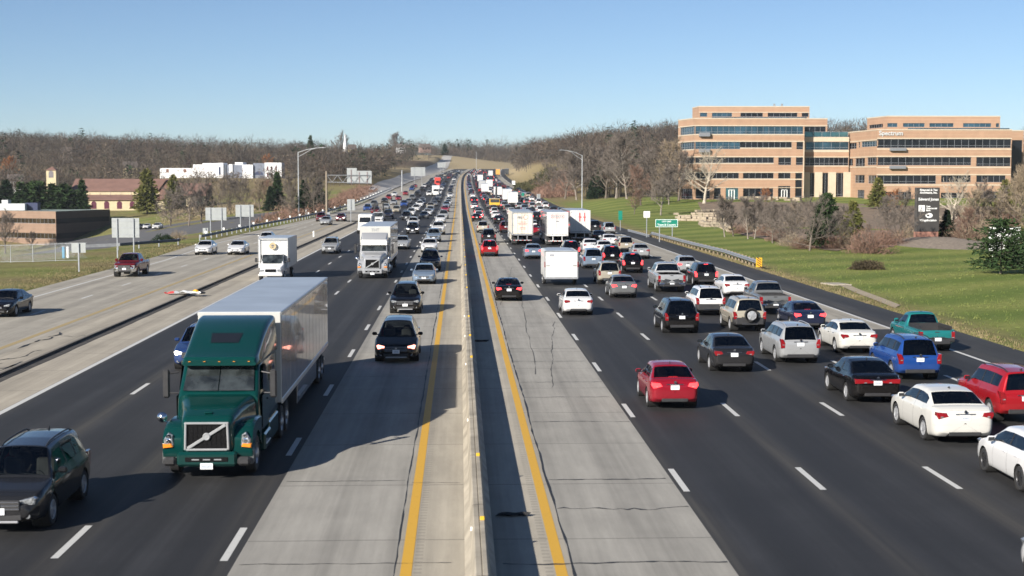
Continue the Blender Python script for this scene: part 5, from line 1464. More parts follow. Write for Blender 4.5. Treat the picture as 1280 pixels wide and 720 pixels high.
# distant lorries first (box trailers seen as white blocks over the cars)
M['fl_white'] = plain('far_trailer_white', (.58, .58, .57), .5, 0, .06, .5); M['fl_red'] = plain('far_red', (.50, .05, .035), .5, 0, .1, .5)
def far_lorry(x, y, away, L, zt, mat, label, cat='box truck', w=1.27, z0=1.1, dark=False):
    root = thing('distant_truck', label, cat, (x, y, zc(y) + .012), 0, 'distant trucks in the traffic')
    hd = math.atan2(xc(y + 5) - xc(y - 5), 10); sl = math.atan2(zc(y + 4) - zc(y - 4), 8)
    root.rotation_euler = (sl if away else -sl, 0, (0 if away else PI) - hd)
    MB().box((0, -L / 2, (z0 + zt) / 2), (2 * w, L, zt - z0), 0, .05).build('cargo_box', mat, root)
    MB().box((0, -L / 2, zt + .005), (2 * w - .1, L - .1, .02), 0).build('roof', M['tr_roof'], root)
    MB().loft([rring(yy, 1.05, .5, z, .12, 2, .9) for yy, z in ((2.3, 1.3), (1.4, 1.45), (.9, 2.5), (.15, 2.6))]).build('cab', M['tr_white'] if not dark else M['fl_red'], root, 40)
    MB().add([(-.85, 1.33, 1.62), (.85, 1.33, 1.62), (.78, .98, 2.36), (-.78, .98, 2.36)], [(0, 1, 2, 3)]).build('windshield', M['dglass'], root)
    q = MB()
    for sg in (1, -1):
        for yy in (1.3, -L + 1.2, -L + 2.3): q.lathe([(0, -.14), (.5, -.14), (.5, .14), (0, .14)], 'X', 12, (sg * 1.0, yy, .5))
    q.box((0, -L / 2, .8), (.9, L, .3), 0); q.box((0, -L - .02, .75), (2 * w - .2, .1, .3), 0)
    q.build('running_gear', M['under'], root)
    for sg in (1, -1): MB().box((sg * (w - .25), -L - .08, .85), (.24, .05, .16), 0).build('taillight', M['redlamp'], root)
    VEH.append((label, x, y - L / 2 if away else y + L / 2, L + 3, 2.6)); return root
def hit(px, py, dx=0): 
    x, y = road_hit(px, py); return x, y
def L_at(px, D, away, L, zt, mat, label, **k):
    x = at_depth(px, 230, D)[0]
    return far_lorry(x, D + (L if away else 0), away, L, zt, mat, label, **k)
Wm = M['fl_white']
L_at(641.5, 395, True, 8, 3.9, Wm, 'white box truck beyond the cream semi-trailer, beside a yellow truck')
L_at(634.5, 430, True, 12, 4.0, Wm, 'long white truck just left of the distant white van')
L_at(606.5, 520, True, 9, 3.7, Wm, 'white box truck in the third right lane far up the jam')
L_at(612, 590, True, 9, 3.8, Wm, 'white box truck beside a red truck far up the jam')
L_at(600.5, 700, True, 10, 4.0, Wm, 'tall white truck near the far bend of the right lanes')
L_at(613.5, 860, True, 9, 3.9, Wm, 'pale truck at the far bend, beside the orange truck')
L_at(622.5, 480, True, 7, 3.6, Wm, 'white rounded truck in the outer right lanes, half way up the jam')
L_at(634, 930, True, 12, 4.2, plain('dark_far_trailer', (.04, .045, .05), .5), 'dark trailer at the far bend, right of the orange truck')
L_at(622.8, 900, True, 9, 4.3, plain('orange_truck', (.62, .30, .06), .5), 'orange box truck at the far bend by the right embankment')
L_at(603, 560, True, 12, 4.0, plain('grey_far_trailer', (.36, .37, .38), .5), 'grey trailer left of the white box truck far up the jam')
L_at(547, 640, False, 8, 3.9, M['fl_red'], 'red box truck far up the oncoming lanes', dark=True)
L_at(544.8, 505, False, 7, 3.5, Wm, 'white box truck far up the oncoming lanes, nearer than the red truck')
L_at(456.5, 222, False, 6, 2.75, Wm, 'white van bodied truck just behind the silver semi tractor, on its left', z0=.7, w=1.05)
# yellow utility truck with a raised boom
def boom_truck(x, y):
    root = far_lorry(x, y + 6, True, 6, 2.7, plain('utility_yellow', (.62, .38, .04), .5, 0, .1, 1), 'yellow utility truck with a dark raised boom in the jam', 'utility truck')
    MB().tube((.4, -2.5, 2.7), (.5, -2.4, 5.6), .28, .22, 8).build('boom', M['frame'], root); MB().box((0, -6.03, 2.2), (2.2, .06, .8), 0).build('dark_panel', M['frame'], root)
boom_truck(at_depth(618.5, 230, 372)[0], 372)
# white recovery truck with a ladder frame
rx_, ry_ = at_depth(472, 262, 262)[0], 262
rt = box_truck(3.0, False); put(rt, 'white tow truck with a raised dark frame where the collector road merges', 'tow truck', rx_, ry_, False, PAINT['white'])
for c in list(rt.children):
    if c.name.split('.')[0] in ('cargo_box', 'corner_trim', 'roof'): bpy.data.objects.remove(c)
q = MB()
for sx in (-.9, .9):
    for yy in (-3.0, -5.5): q.tube((sx, yy, .9), (sx * .8, yy, 3.6), .08, n=6)
    q.tube((sx * .8, -3, 3.6), (sx * .8, -5.5, 3.6), .07, n=6)
q.tube((-.72, -3, 3.6), (.72, -3, 3.6), .07, n=6); q.box((0, -4.3, .95), (2.1, 3.6, .16), 0); q.build('rack', M['frame'], rt)
# cars: each lane is filled nearest first
mix = ['white'] * 7 + ['silver'] * 5 + ['black'] * 6 + ['charcoal'] * 4 + ['grey'] * 4 + ['navy'] * 2 + ['red', 'darkred', 'beige', 'tan', 'steel', 'blue', 'crimson']
kn = ['sedan', 'sedan2', 'compact', 'suv', 'suv', 'suvbig', 'van', 'pickup', 'sedan', 'hatch']
used_lab = {}
lane_n = {4.0: 'first lane right of barrier', 7.8: 'second lane right of barrier', 11.4: 'third lane right of barrier', 15.0: 'fourth lane right of barrier', 18.4: 'fifth lane right of barrier', 21.9: 'outermost right lane',
          -3.1: 'oncoming lane beside barrier', -6.9: 'second oncoming lane', -10.6: 'third oncoming lane', -14.3: 'fourth oncoming lane', -18.4: 'inner merging lane', -22.0: 'outer merging lane'}
def fill(lane, y0, y1, away, gap, seed, cap=99):
    r = random.Random(seed); y = y0; prev = 'nearer traffic'; n = 0
    while y < y1 and n < cap:
        x = lane + xc(y) + r.uniform(-.35, .35)
        if lane == 21.9 and y > 560: break
        if not vnear(x, y, 4.2):
            c = r.choice(mix); k = r.choice(kn); nm = CATN[k]
            dist = 'far up' if y > 620 else ('midway' if y > 420 else 'near trucks')
            base = f'{c} {nm} ahead of {prev}, {lane_n[lane]}, {dist}'
            g = 'distant cars in the right jam' if away else 'distant oncoming cars'
            far_car(k, c, x, y, away, base, g, lit=(away and r.random() < .25)); prev = f'a {c} {nm}'; n += 1
            used_lab[base] = used_lab.get(base, 0) + 1
        y += 4.8 + gap * (.35 + r.random() ** 1.5 * 1.6) * (1 + (y - 250) / 1400)
fill(4.0, 296, 1150, True, 15, 1); fill(7.8, 292, 1150, True, 15, 2); fill(11.4, 215, 1100, True, 16, 3); fill(15.0, 222, 1050, True, 16, 4); fill(18.4, 240, 900, True, 17, 5); fill(21.9, 300, 560, True, 18, 6)
fill(-3.1, 300, 1100, False, 40, 7); fill(-6.9, 300, 1100, False, 33, 8); fill(-10.6, 300, 1100, False, 33, 9); fill(-14.3, 300, 1000, False, 36, 10); fill(-18.4, 330, 640, False, 40, 11); fill(-22.0, 360, 560, False, 60, 12)
# a few that the photo shows on their own
x, y, z = tground(471, 235); 
print('VEH', len(VEH), 'dup', [k for k, v in used_lab.items() if v > 1][:3])
# ------------------------------------------------------------------ guardrails, signs, lamps, fence
M['galv'] = plain('galvanised_steel', (.36, .38, .40), .45, .55, .15, 3)
M['galv_dull'] = plain('weathered_rail', (.15, .16, .175), .55, .4, .2, 2)
M['wood'] = plain('post_wood', (.24, .19, .13), .9, 0, .3, 4)
M['signback'] = plain('sign_back_aluminium', (.36, .38, .38), .45, .35, .08, 2)
M['signgreen'] = plain('sign_green', (.005, .19, .13), .4, 0, .08, 3); M['signwhite'] = plain('sign_white', (.75, .76, .75), .4, 0, .05, 3)
M['signyellow'] = plain('sign_yellow', (.75, .38, .02), .4, 0, .08, 3); M['signblue'] = plain('sign_blue', (.10, .32, .50), .4, 0, .08, 3)
M['pole'] = plain('lamp_pole_steel', (.46, .48, .49), .4, .5, .1, 2)
def P3(px, py, D):
    x, z = at_depth(px, py, D); return Vector((x, D, z))
def guardrail(pts, label, face, step, mat, postmat, block=True):
    root = thing('guardrail', label, 'guardrail', (pts[0][0], pts[0][1], tz(pts[0][0], pts[0][1])))
    base = Vector(root.location); P = []
    for (x0, y0), (x1, y1) in zip(pts, pts[1:]):
        n = max(1, int(math.hypot(x1 - x0, y1 - y0) / step))
        for k in range(n): P.append((x0 + (x1 - x0) * k / n, y0 + (y1 - y0) * k / n))
    P.append(pts[-1])
    prof = [(0, .80), (.045, .76), (.085, .70), (.045, .645), (.0, .615), (.045, .585), (.085, .53), (.045, .47), (0, .44)]
    rings = []
    Z = [max(tz(x, y), zc(y) - .6) for x, y in P]
    for (x, y), z in zip(P, Z): rings.append([(x + face * o - base.x, y - base.y, z + h - base.z) for o, h in prof])
    MB().loft(rings, closed=False, cap=False).build('rail', mat, root, 60)
    for (x, y), z in list(zip(P, Z))[:100]:
        q = MB().box((x - face * .22 - base.x, y - base.y, z + .34 - base.z), (.15, .18, .98), 0, .01)
        if block: q.box((x - face * .08 - base.x, y - base.y, z + .62 - base.z), (.15, .15, .34), 0, .01)
        q.build('post', postmat, root)
    return root
_gr = []
for px, py in ((948, 336), (905, 321), (866, 311), (826, 300), (785, 289)): _gr.append(gnd(px, py))
gR = guardrail(_gr, 'galvanised guardrail with short posts along the right shoulder', -1, 1.95, M['galv'], M['wood'])
mk = gnd(948, 336); e = Vector((mk[0], mk[1], 0)) - Vector(gR.location)
MB().box((e.x, e.y - .25, .62), (.55, .04, .85), 0, .01).build('end_marker', M['signyellow'], gR)
q = MB()
for k in range(4): q.box((e.x, e.y - .275, .35 + .2 * k), (.5, .006, .07), 0, ry=.6)
q.build('black_stripes', M['plastic'], gR)
gL = guardrail([(-33.6, 196), (-32.6, 240), (-30.6, 300), (-29.2, 380), (-27.6, 520), (-26.6, 585)], 'dark weathered guardrail along the left edge of the collector road', 1, 4.0, M['galv_dull'], M['galv'])
for k in range(26):   # white delineators on the left rail
    t = k / 25; y = 200 + 330 * t; x = float(np.interp(y, [196, 240, 300, 380, 520, 585], [-33.6, -32.6, -30.6, -29.2, -27.6, -26.6]))
    MB().box((x - .2 - gL.location.x, y - gL.location.y, 1.0 + max(tz(x, y), zc(y) - .5) - gL.location.z), (.28, .05, .34), 0, .01).build('delineator', M['signwhite'], gL)
rl = guardrail([tuple(tground(105, 315)[:2]), tuple(tground(150, 313)[:2]), tuple(tground(225, 307)[:2])], 'low dark guardrail beside the car park below the road', 1, 4.0, M['galv_dull'], M['galv'])

def panel_sign(name, label, x0, x1, y0, y1, D, posts, base_py, face='signback', cat='road sign', thick=.05, stiff=True, front=None):
    """panel spanning the given photo pixels at depth D, on posts that stand on the ground"""
    a = P3(x0, y1, D); b = P3(x1, y0, D)
    cx, cz = (a.x + b.x) / 2, (a.z + b.z) / 2; w, h = b.x - a.x, b.z - a.z
    gz = tz(cx, D); root = thing(name, label, cat, (cx, D, gz))
    pn = MB().box((0, 0, cz - gz), (w, thick, h), 0, .008).build('panel', M[face], root)
    for k, px in enumerate(posts):
        xx = P3(px, (y0 + y1) / 2, D).x - cx; g2 = tz(cx + xx, D) - gz
        z1 = cz - gz + h * .48
        MB().box((xx, .09 if face != 'signback' else -.09, (g2 - .3 + z1) / 2), (.12, .12, z1 - g2 + .3), 0, .01).build('post', M['galv'], root)
    if stiff and face == 'signback':
        q = MB()
        for k in range(3): q.box((0, -.035, cz - gz - h * .35 + h * .35 * k), (w * .98, .02, .06), 0)
        q.build('stiffener', M['galv'], pn)
    return root, pn, cx, cz - gz, w, h
D1 = tground(147, 324)[1]
panel_sign('road_sign', 'large grey sign back on two posts beside the dark red pickup', 140, 174, 272.5, 297, D1, (146.5, 167), 322)
panel_sign('road_sign', 'grey sign back left one of two by the guardrail', 257, 283, 259.5, 275.5, 212, (263, 277), 297)
panel_sign('road_sign', 'grey sign back right one of two by the guardrail', 294.5, 317, 256, 271, 232, (300.5, 312), 289)
Dg = tground(98, 341)[1]
panel_sign('road_sign', 'small square grey sign back in front of the chain link fence', 89.5, 107, 303.5, 316, Dg, (98.5,), 342, stiff=False)
panel_sign('road_sign', 'small blue sign at the edge of the car park', 223, 232, 297.5, 304, 205, (227.5,), 308, face='signblue', stiff=False)
panel_sign('road_sign', 'tiny grey sign back between the two big sign backs and the trees', 253.5, 260, 285, 292, 208, (257,), 297, stiff=False)
x, y = gnd(438, 279)
panel_sign('road_sign', 'tall grey sign back on a single post at the tip of the divider', 434, 443.5, 249, 263, y, (438.5,), 279, stiff=False)
panel_sign('road_sign', 'pale sign panels over the side road far up the left', 513.5, 531.5, 209, 220, 640, (518, 527), 224)
panel_sign('road_sign', 'small pale sign panel near the far hill on the left', 547, 557, 203, 209.5, 1000, (550, 554), 213, stiff=False)
panel_sign('road_sign', 'narrow green marker sign on a thin post before the right guardrail', 773, 778, 263.5, 275, 232, (775.5,), 288, face='signgreen', stiff=False)
panel_sign('road_sign', 'small square pale sign on a thin post beside the green city limit sign', 804.5, 812.5, 264, 272, 205, (808.5,), 291, face='signwhite', stiff=False)
r_, pn, cx_, cz_, w_, h_ = panel_sign('road_sign', 'wide green city limit sign on two posts behind the right guardrail', 819, 847.5, 274, 284, 190, (824.5, 840.5), 299, face='signgreen', stiff=False)
q = MB()
for sg in (1, -1): q.box((sg * (w_ / 2 - .05), -.028, cz_), (.06, .008, h_ - .06), 0); q.box((0, -.028, cz_ + sg * (h_ / 2 - .05)), (w_ - .14, .008, .06), 0)
q.build('border', M['signwhite'], pn)
text_obj('lettering', 'CITY LIMIT', .25, M['signwhite'], (0, -.03, cz_ + .20), pn, 0, .003, .006); text_obj('lettering', 'Town & Country', .34, M['signwhite'], (0, -.03, cz_ - .20), pn, 0, .003, .008)
panel_sign('road_sign', 'small violet grey sign near the outer lane, below the brush knoll', 671, 675.5, 242.5, 248, 430, (673,), 255, face='signback', stiff=False)
panel_sign('road_sign', 'white sign at the far grass bank right of the jam', 640, 644, 226, 231, 620, (642,), 235, face='signwhite', stiff=False)
panel_sign('road_sign', 'tiny green sign beside the far right lanes', 652, 655, 241, 245, 450, (653.5,), 250, face='signgreen', stiff=False)

# cantilever sign gantry on the left
D = 286; b = P3(408.5, 276, D); gz = tz(b.x, D)
gt = thing('sign_gantry', 'cantilever sign gantry with two grey sign backs over the collector road', 'sign gantry', (b.x, D, gz))
def g3(px, py): v = P3(px, py, D); return Vector((v.x - b.x, 0, v.z - gz))
t = g3(408.5, 214)
MB().tube((0, 0, -.3), (0, 0, t.z), .24, .17, 12).build('post', plain('tan_post', (.24, .20, .15), .6, .2, .15, 1), gt, 40)
q = MB(); a0, a1 = g3(408.5, 219), g3(462, 219); c0, c1 = g3(408.5, 227.5), g3(462, 229)
q.tube(a0, a1, .07, n=6).tube(c0, c1, .07, n=6)
for k in range(8):
    u, v = k / 8, (k + 1) / 8
    pa, pb = (a0.lerp(a1, u), c0.lerp(c1, v)) if k % 2 == 0 else (c0.lerp(c1, u), a0.lerp(a1, v))
    q.tube(pa, pb, .045, n=5)
q.build('truss', M['galv'], gt)
for x0, x1, y0, y1 in ((433.5, 446, 210, 229.5), (446.3, 464.5, 213.5, 229.5)):
    a, c = g3(x0, y1), g3(x1, y0)
    pn = MB().box(((a.x + c.x) / 2, .22, (a.z + c.z) / 2), (c.x - a.x - .02, .05, c.z - a.z), 0, .01).build('panel', M['signback'], gt)
q = MB()
for px in (439, 449, 459): a, c = g3(px, 231), g3(px, 212 if px < 446 else 215); q.box((a.x, .14, (a.z + c.z) / 2), (.09, .1, c.z - a.z), 0)
q.build('hanger', plain('red_brown_steel', (.22, .12, .11), .6, .2, .1, 2), gt)
MB().box((.35, 0, 1.3), (.6, .45, 1.7), 0, .03).build('control_box', M['galv'], gt)

def street_lamp(px, base_py, top_py, ax, ay, label, D):
    b = P3(px, base_py, D); gz = tz(b.x, D); t = P3(px, top_py, D); e = P3(ax, ay, D)
    root = thing('street_lamp', label, 'street lamp', (b.x, D, gz)); hh = t.z - gz; dx = e.x - b.x; dz = e.z - gz
    MB().tube((0, 0, -.2), (0, 0, hh), .15, .09, 12).build('pole', M['pole'], root, 40)
    MB().box((0, 0, .25), (.5, .5, .6), 0, .06).build('base', M['galv'], root)
    arm = MB(); p1 = [(0, 0, hh - .1), (dx * .35, 0, hh + (dz - hh) * .55), (dx * .75, 0, hh + (dz - hh) * .9), (dx, 0, dz)]
    p2 = [(0, 0, hh - 1.0), (dx * .25, 0, hh - .35), (dx * .55, 0, hh + (dz - hh) * .62), (dx * .78, 0, hh + (dz - hh) * .9)]
    arm.path(p1, .065, 7); arm.path(p2, .05, 7); arm.build('arm', M['pole'], root, 50)
    s = 1 if dx > 0 else -1
    lh = MB().loft([rring(0, .10, -.06, .06, .04, 2), rring(.35, .16, -.09, .08, .05, 2), rring(.85, .12, -.05, .05, .04, 2)]).build('lamp_head', M['galv'], root, 40)
    lh.location = (dx - s * .1, 0, dz); lh.rotation_euler = (0, 0, -s * PI / 2)
    return root
street_lamp(373.5, 271, 190, 402.5, 184.5, 'tall grey street lamp on the left verge, its arm reaching right', 312)
street_lamp(727.5, 268, 194, 703, 187.5, 'tall grey street lamp beside the right lawn, its arm reaching left over the trucks', 335)
def pole(px, base_py, top_py, D, label, r=.09):
    b = P3(px, base_py, D); gz = tz(b.x, D); t = P3(px, top_py, D)
    root = thing('pole', label, 'pole', (b.x, D, gz)); MB().tube((0, 0, -.2), (0, 0, t.z - gz), r, r * .8, 8).build('shaft', M['pole'], root, 40)
    MB().box((0, 0, t.z - gz + .02), (r * 3, r * 3, .12), 0, .03).build('cap', M['galv'], root)
pole(502.5, 234, 213, 560, 'short pale pole beside the far left guardrail', .2); pole(595.5, 212, 190, 1180, 'thin tall pole at the far bend of the road', .12)
pole(383, 268, 262, 330, 'stubby pale marker post left of the guardrail', .25); pole(391.5, 300, 291, 205, 'white reflector post on the kerbed divider', .09) if False else None
# white reflector post on the divider
x, y = gnd(392, 296.5, .14); rp = thing('marker_post', 'small white marker post on the kerbed divider', 'marker post', (x, y, .13))
MB().box((0, 0, .42), (.20, .06, .84), 0, .02).build('post', M['signwhite'], rp); MB().box((0, 0, .02), (.3, .3, .05), 0, .01).build('base', M['plastic'], rp)

# chain link fence, lower left
fx0, fy, fz = tground(-14, 329); fx1, fy1, _ = tground(98, 327)
ff = thing('chain_link_fence', 'galvanised chain link fence on the left verge before the brown offices', 'fence', (fx0, fy, tz(fx0, fy)))
L = fx1 - fx0; n = int(L / 2.4); hF = 1.75
for k in range(n + 1):
    x = L * k / n; y = (fy1 - fy) * k / n; z = tz(fx0 + x, fy + y) - ff.location.z
    MB().tube((x, y, z - .2), (x, y, z + hF + .06), .035, n=6).build('post', M['galv'], ff)
q = MB()
zz = lambda x: tz(fx0 + x, fy + (fy1 - fy) * x / L) - ff.location.z
for k in range(n):
    x0, x1 = L * k / n, L * (k + 1) / n
    for h in (.08, hF): q.tube((x0, (fy1 - fy) * k / n, zz(x0) + h), (x1, (fy1 - fy) * (k + 1) / n, zz(x1) + h), .022, n=5)
q.build('rail', M['galv'], ff)
q = MB(); x = 0; s = .085
while x < L - hF:
    for sg in (1, -1):
        a = x if sg > 0 else x + hF
        q.add([(a, .02, zz(a) + .06), (a + .012, .02, zz(a) + .06), (a + sg * hF + .012, .02, zz(a) + hF), (a + sg * hF, .02, zz(a) + hF)], [(0, 1, 2, 3)])
    x += s
q.build('wire_mesh', M['galv'], ff)
for px, nm, lab, mt in ((70, 'utility_box', 'slim teal utility pedestal behind the chain link fence', 'signblue'), (75.5, 'utility_box', 'slim white utility post behind the chain link fence', 'signwhite')):
    x, y, z = tground(px, 325); u = thing(nm, lab, 'utility box', (x, y + 3, tz(x, y + 3)))
    MB().box((0, 0, .6), (.26, .26, 1.2), 0, .04).build('cabinet', M[mt], u); MB().box((0, 0, 1.23), (.32, .32, .07), 0, .02).build('cap', M['galv'], u)
# wreckage on the divider
x, y = gnd(229, 368, .14); d = thing('road_debris', 'crumpled white and red sheet with a yellow lump lying on the kerbed divider', 'debris', (x, y, .15))
r = random.Random(5); mb = MB(); nn = 9; g = []
for i in range(nn):
    for j in range(5): g.append((-1.5 + 3.0 * i / 8 + r.uniform(-.1, .1), -.7 + 1.4 * j / 4 * (1 - abs(i - 4) * .12) + r.uniform(-.1, .1), .03 + abs(r.gauss(0, .09)) + .10 * (1 - abs(i - 4) / 5)))
fs = [(i * 5 + j, (i + 1) * 5 + j, (i + 1) * 5 + j + 1, i * 5 + j + 1) for i in range(nn - 1) for j in range(4)]
mb.add(g, fs); mb.m = [1 if (k // 4) < 2 else 0 for k in range(len(fs))]
mb.build('sheet', [M['signwhite'], M['ink_red']], d)
MB().lathe([(0, 0), (.30, .05), (.26, .26), (.1, .36), (0, .36)], 'Z', 9, (1.0, .5, 0.02)).build('yellow_lump', M['signyellow'], d); d.scale = (.8, .8, .8); MB().box((1.55, .3, .10), (.6, .35, .16), 0, .06, rz=.5).build('dark_scrap', M['plastic'], d)
# tyre scraps by the barrier
for px, py, lab in ((601, 427, 'dark tyre scrap in the shade right of the barrier'), (641, 645, 'dark loose tar strip on the right concrete lane')):
    x, y = gnd(px, py); o = MB().loft([[(x + .09 * k - .35 + .04 * math.sin(a) * 2, y + .05 * math.sin(k * 1.3) + .09 * math.cos(a), .05 + .045 * math.sin(a)) for a in (0, 1.57, 3.14, 4.71)] for k in range(9)]).build('tyre_scrap', M['rubber'])
    tag(o, lab, 'debris')
# drain slab and swale in the lawn
x, y, z = tground(1045, 357); o = MB().loft([[(x + a - .5 * b_, y + b_ * 2.0, tz(x + a - .5 * b_, y + b_ * 2) + h) for a, h in ((-.7, .0), (-.7, .10), (.7, .10), (.7, .0))] for b_ in (-.5, .5)]).build('drain_slab', M['conc_old'])
tag(o, 'pale concrete drain slab in the right lawn', 'drain')
mb = MB(); vs = []
pp = [tground(px, py)[:2] for px, py in ((1052, 358), (1075, 366), (1098, 377), (1122, 385))]
for k, (x, y) in enumerate(pp): vs += [(x - .5, y - 1.1, tz(x - .5, y - 1.1) + .05), (x + .5, y + 1.1, tz(x + .5, y + 1.1) + .05)]
mb.add(vs, [(2 * k, 2 * k + 1, 2 * k + 3, 2 * k + 2) for k in range(3)])
tag(mb.build('path', plain('worn_soil', (.30, .25, .18), .95, 0, .2, 2)), 'bare worn drainage swale crossing the lawn', 'path', None, 'structure')

# pylon sign
x, y, z = tground(1158, 303); Dp = y; W_ = 29.5 * Dp / F; a = P3(1158, 234.5, Dp); hp_ = a.z - z
ps = thing('pylon_sign', 'tall dark pylon sign with white tenant names on a brick base', 'sign', (x, y, z))
hb = 13.5 * Dp / F
MB().box((-.08, 0, hb / 2 - .3), (W_ * .98, .9, hb + .6), 0, .02).build('brick_base', plain('red_brick', (.30, .15, .11), .9, 0, .2, 5), ps)
MB().box((0, 0, (hb + hp_) / 2), (W_, .7, hp_ - hb), 0, .04).build('panel', plain('dark_sign_panel', (.045, .042, .040), .5, 0, .1, 2), ps)
MB().box((-W_ * .49, -.03, (hb + hp_) / 2), (.10, .76, hp_ - hb), 0, .01).build('edge_trim', plain('dark_trim', (.07, .065, .06), .5, 0, .1, 2), ps)
zt = lambda f: hb + (hp_ - hb) * f
for s, f, sz in (('Financial & Tax', .945, .36), ('Architects, Inc.', .885, .36), ('Edward Jones', .735, .46), ('Cass', .575, .27), ('Commercial', .53, .27), ('Bank', .485, .27), ('Villagelocation', .20 + .06, .36)):
    off = .42 if s in ('Cass', 'Commercial', 'Bank') else .05
    text_obj('lettering', s, sz, M['signwhite'], (off if off < .2 else -.22, -.36, zt(f)), ps, 0, .005, .010, 'CENTER' if off < .2 else 'LEFT')
e = MB().box((-.78, -.36, zt(.53)), (.78, .02, .78), 0, .06).build('logo_block', M['signwhite'], ps)
q = MB()
for k in (-1, 0, 1): q.box((-.78, -.374, zt(.53) + .18 * k), (.6, .008, .04), 0, ry=.35)
q.build('logo_stripe', M['tr_grey3'], e)
o = MB().lathe([(.36, 0), (.36, -.015), (0, -.02)], 'Y', 24, (.12, -.355, 0)).build('oval_emblem', M['signwhite'], ps); o.scale = (1.25, 1, .85); o.location = (0, 0, zt(.37))
MB().lathe([(.14, 0), (.14, -.006), (0, -.006)], 'Y', 16, (.02, -.378, 0)).build('oval_eye', M['plastic'], o)

# white estate sign half behind the pine on the right
wx, wy, wz = tground(1255, 322)
ws = thing('estate_sign', 'white board sign on posts half hidden by the pine at the right edge', 'sign', (wx, wy, wz))
k_ = wy / F
MB().box((0, 0, (322 - 300) * k_), (40 * k_, .06, 30 * k_), 0, .01).build('panel', M['signwhite'], ws)
for px in (-14, 15): MB().box((px * k_, .08, 15 * k_), (.14, .12, 44 * k_ if px > 0 else 36 * k_), 0, .01).build('post', M['signwhite'], ws)
text_obj('lettering', 'LEASING', .30, M['signgreen'], (-.3, -.035, (322 - 302) * k_), ws, 0, .003, .006)
# ------------------------------------------------------------------ buildings
def brick_mat(name, c, c2, course=.9, horizontal=True):
    m, nt, b = newmat(name); v = coords(nt); sep = nt.nodes.new('ShaderNodeSeparateXYZ'); nt.links.new(v, sep.inputs[0])
    n1 = noise(nt, v, .5, 5, .6); n2 = noise(nt, v, 5, 4, .7)
    t = math_(nt, 'ADD', math_(nt, 'MULTIPLY', n1, .6), math_(nt, 'MULTIPLY', n2, .4))
    col = ramp(nt, t, [(.35, tuple(x * .86 for x in c)), (.65, tuple(min(1, x * 1.12) for x in c))])
    fr = math_(nt, 'FRACT', math_(nt, 'DIVIDE', sep.outputs[2], course))
    st = math_(nt, 'LESS_THAN', fr, .14)
    nt.links.new(mixc(nt, math_(nt, 'MULTIPLY', st, .5), col, c2), b.inputs['Base Color']); b.inputs['Roughness'].default_value = .9
    return m
M['brick'] = brick_mat('tan_brick', (.355, .222, .145), (.42, .295, .205), .85)
M['stone'] = plain('limestone', (.49, .41, .31), .85, 0, .08, 1)
M['mull'] = plain('window_mullion', (.26, .27, .29), .4, .4, .05, 3)
def pane_mat(name, c, metal, rough=.06):
    m, nt, b = newmat(name); v = coords(nt)
    b.inputs['Roughness'].default_value = rough; b.inputs['Metallic'].default_value = metal; b.inputs['Specular IOR Level'].default_value = .3
    f = noise(nt, coords(nt, (.35, .35, .25)), 1.0, 3)
    nt.links.new(ramp(nt, f, [(.35, tuple(x * .6 for x in c)), (.65, tuple(x * 1.3 for x in c))]), b.inputs['Base Color'])
    return m
M['pane'] = pane_mat('dark_office_pane', (.010, .012, .016), 0); M['pane_sky'] = pane_mat('sky_tinted_office_pane', (.055, .115, .16), .55)  # the blue panes carry the sky's reflection in their base colour
M['pane_teal'] = pane_mat('teal_office_pane', (.07, .17, .20), .5)
M['roof_grey'] = plain('flat_roof', (.30, .30, .28), .9, 0, .15, .5)

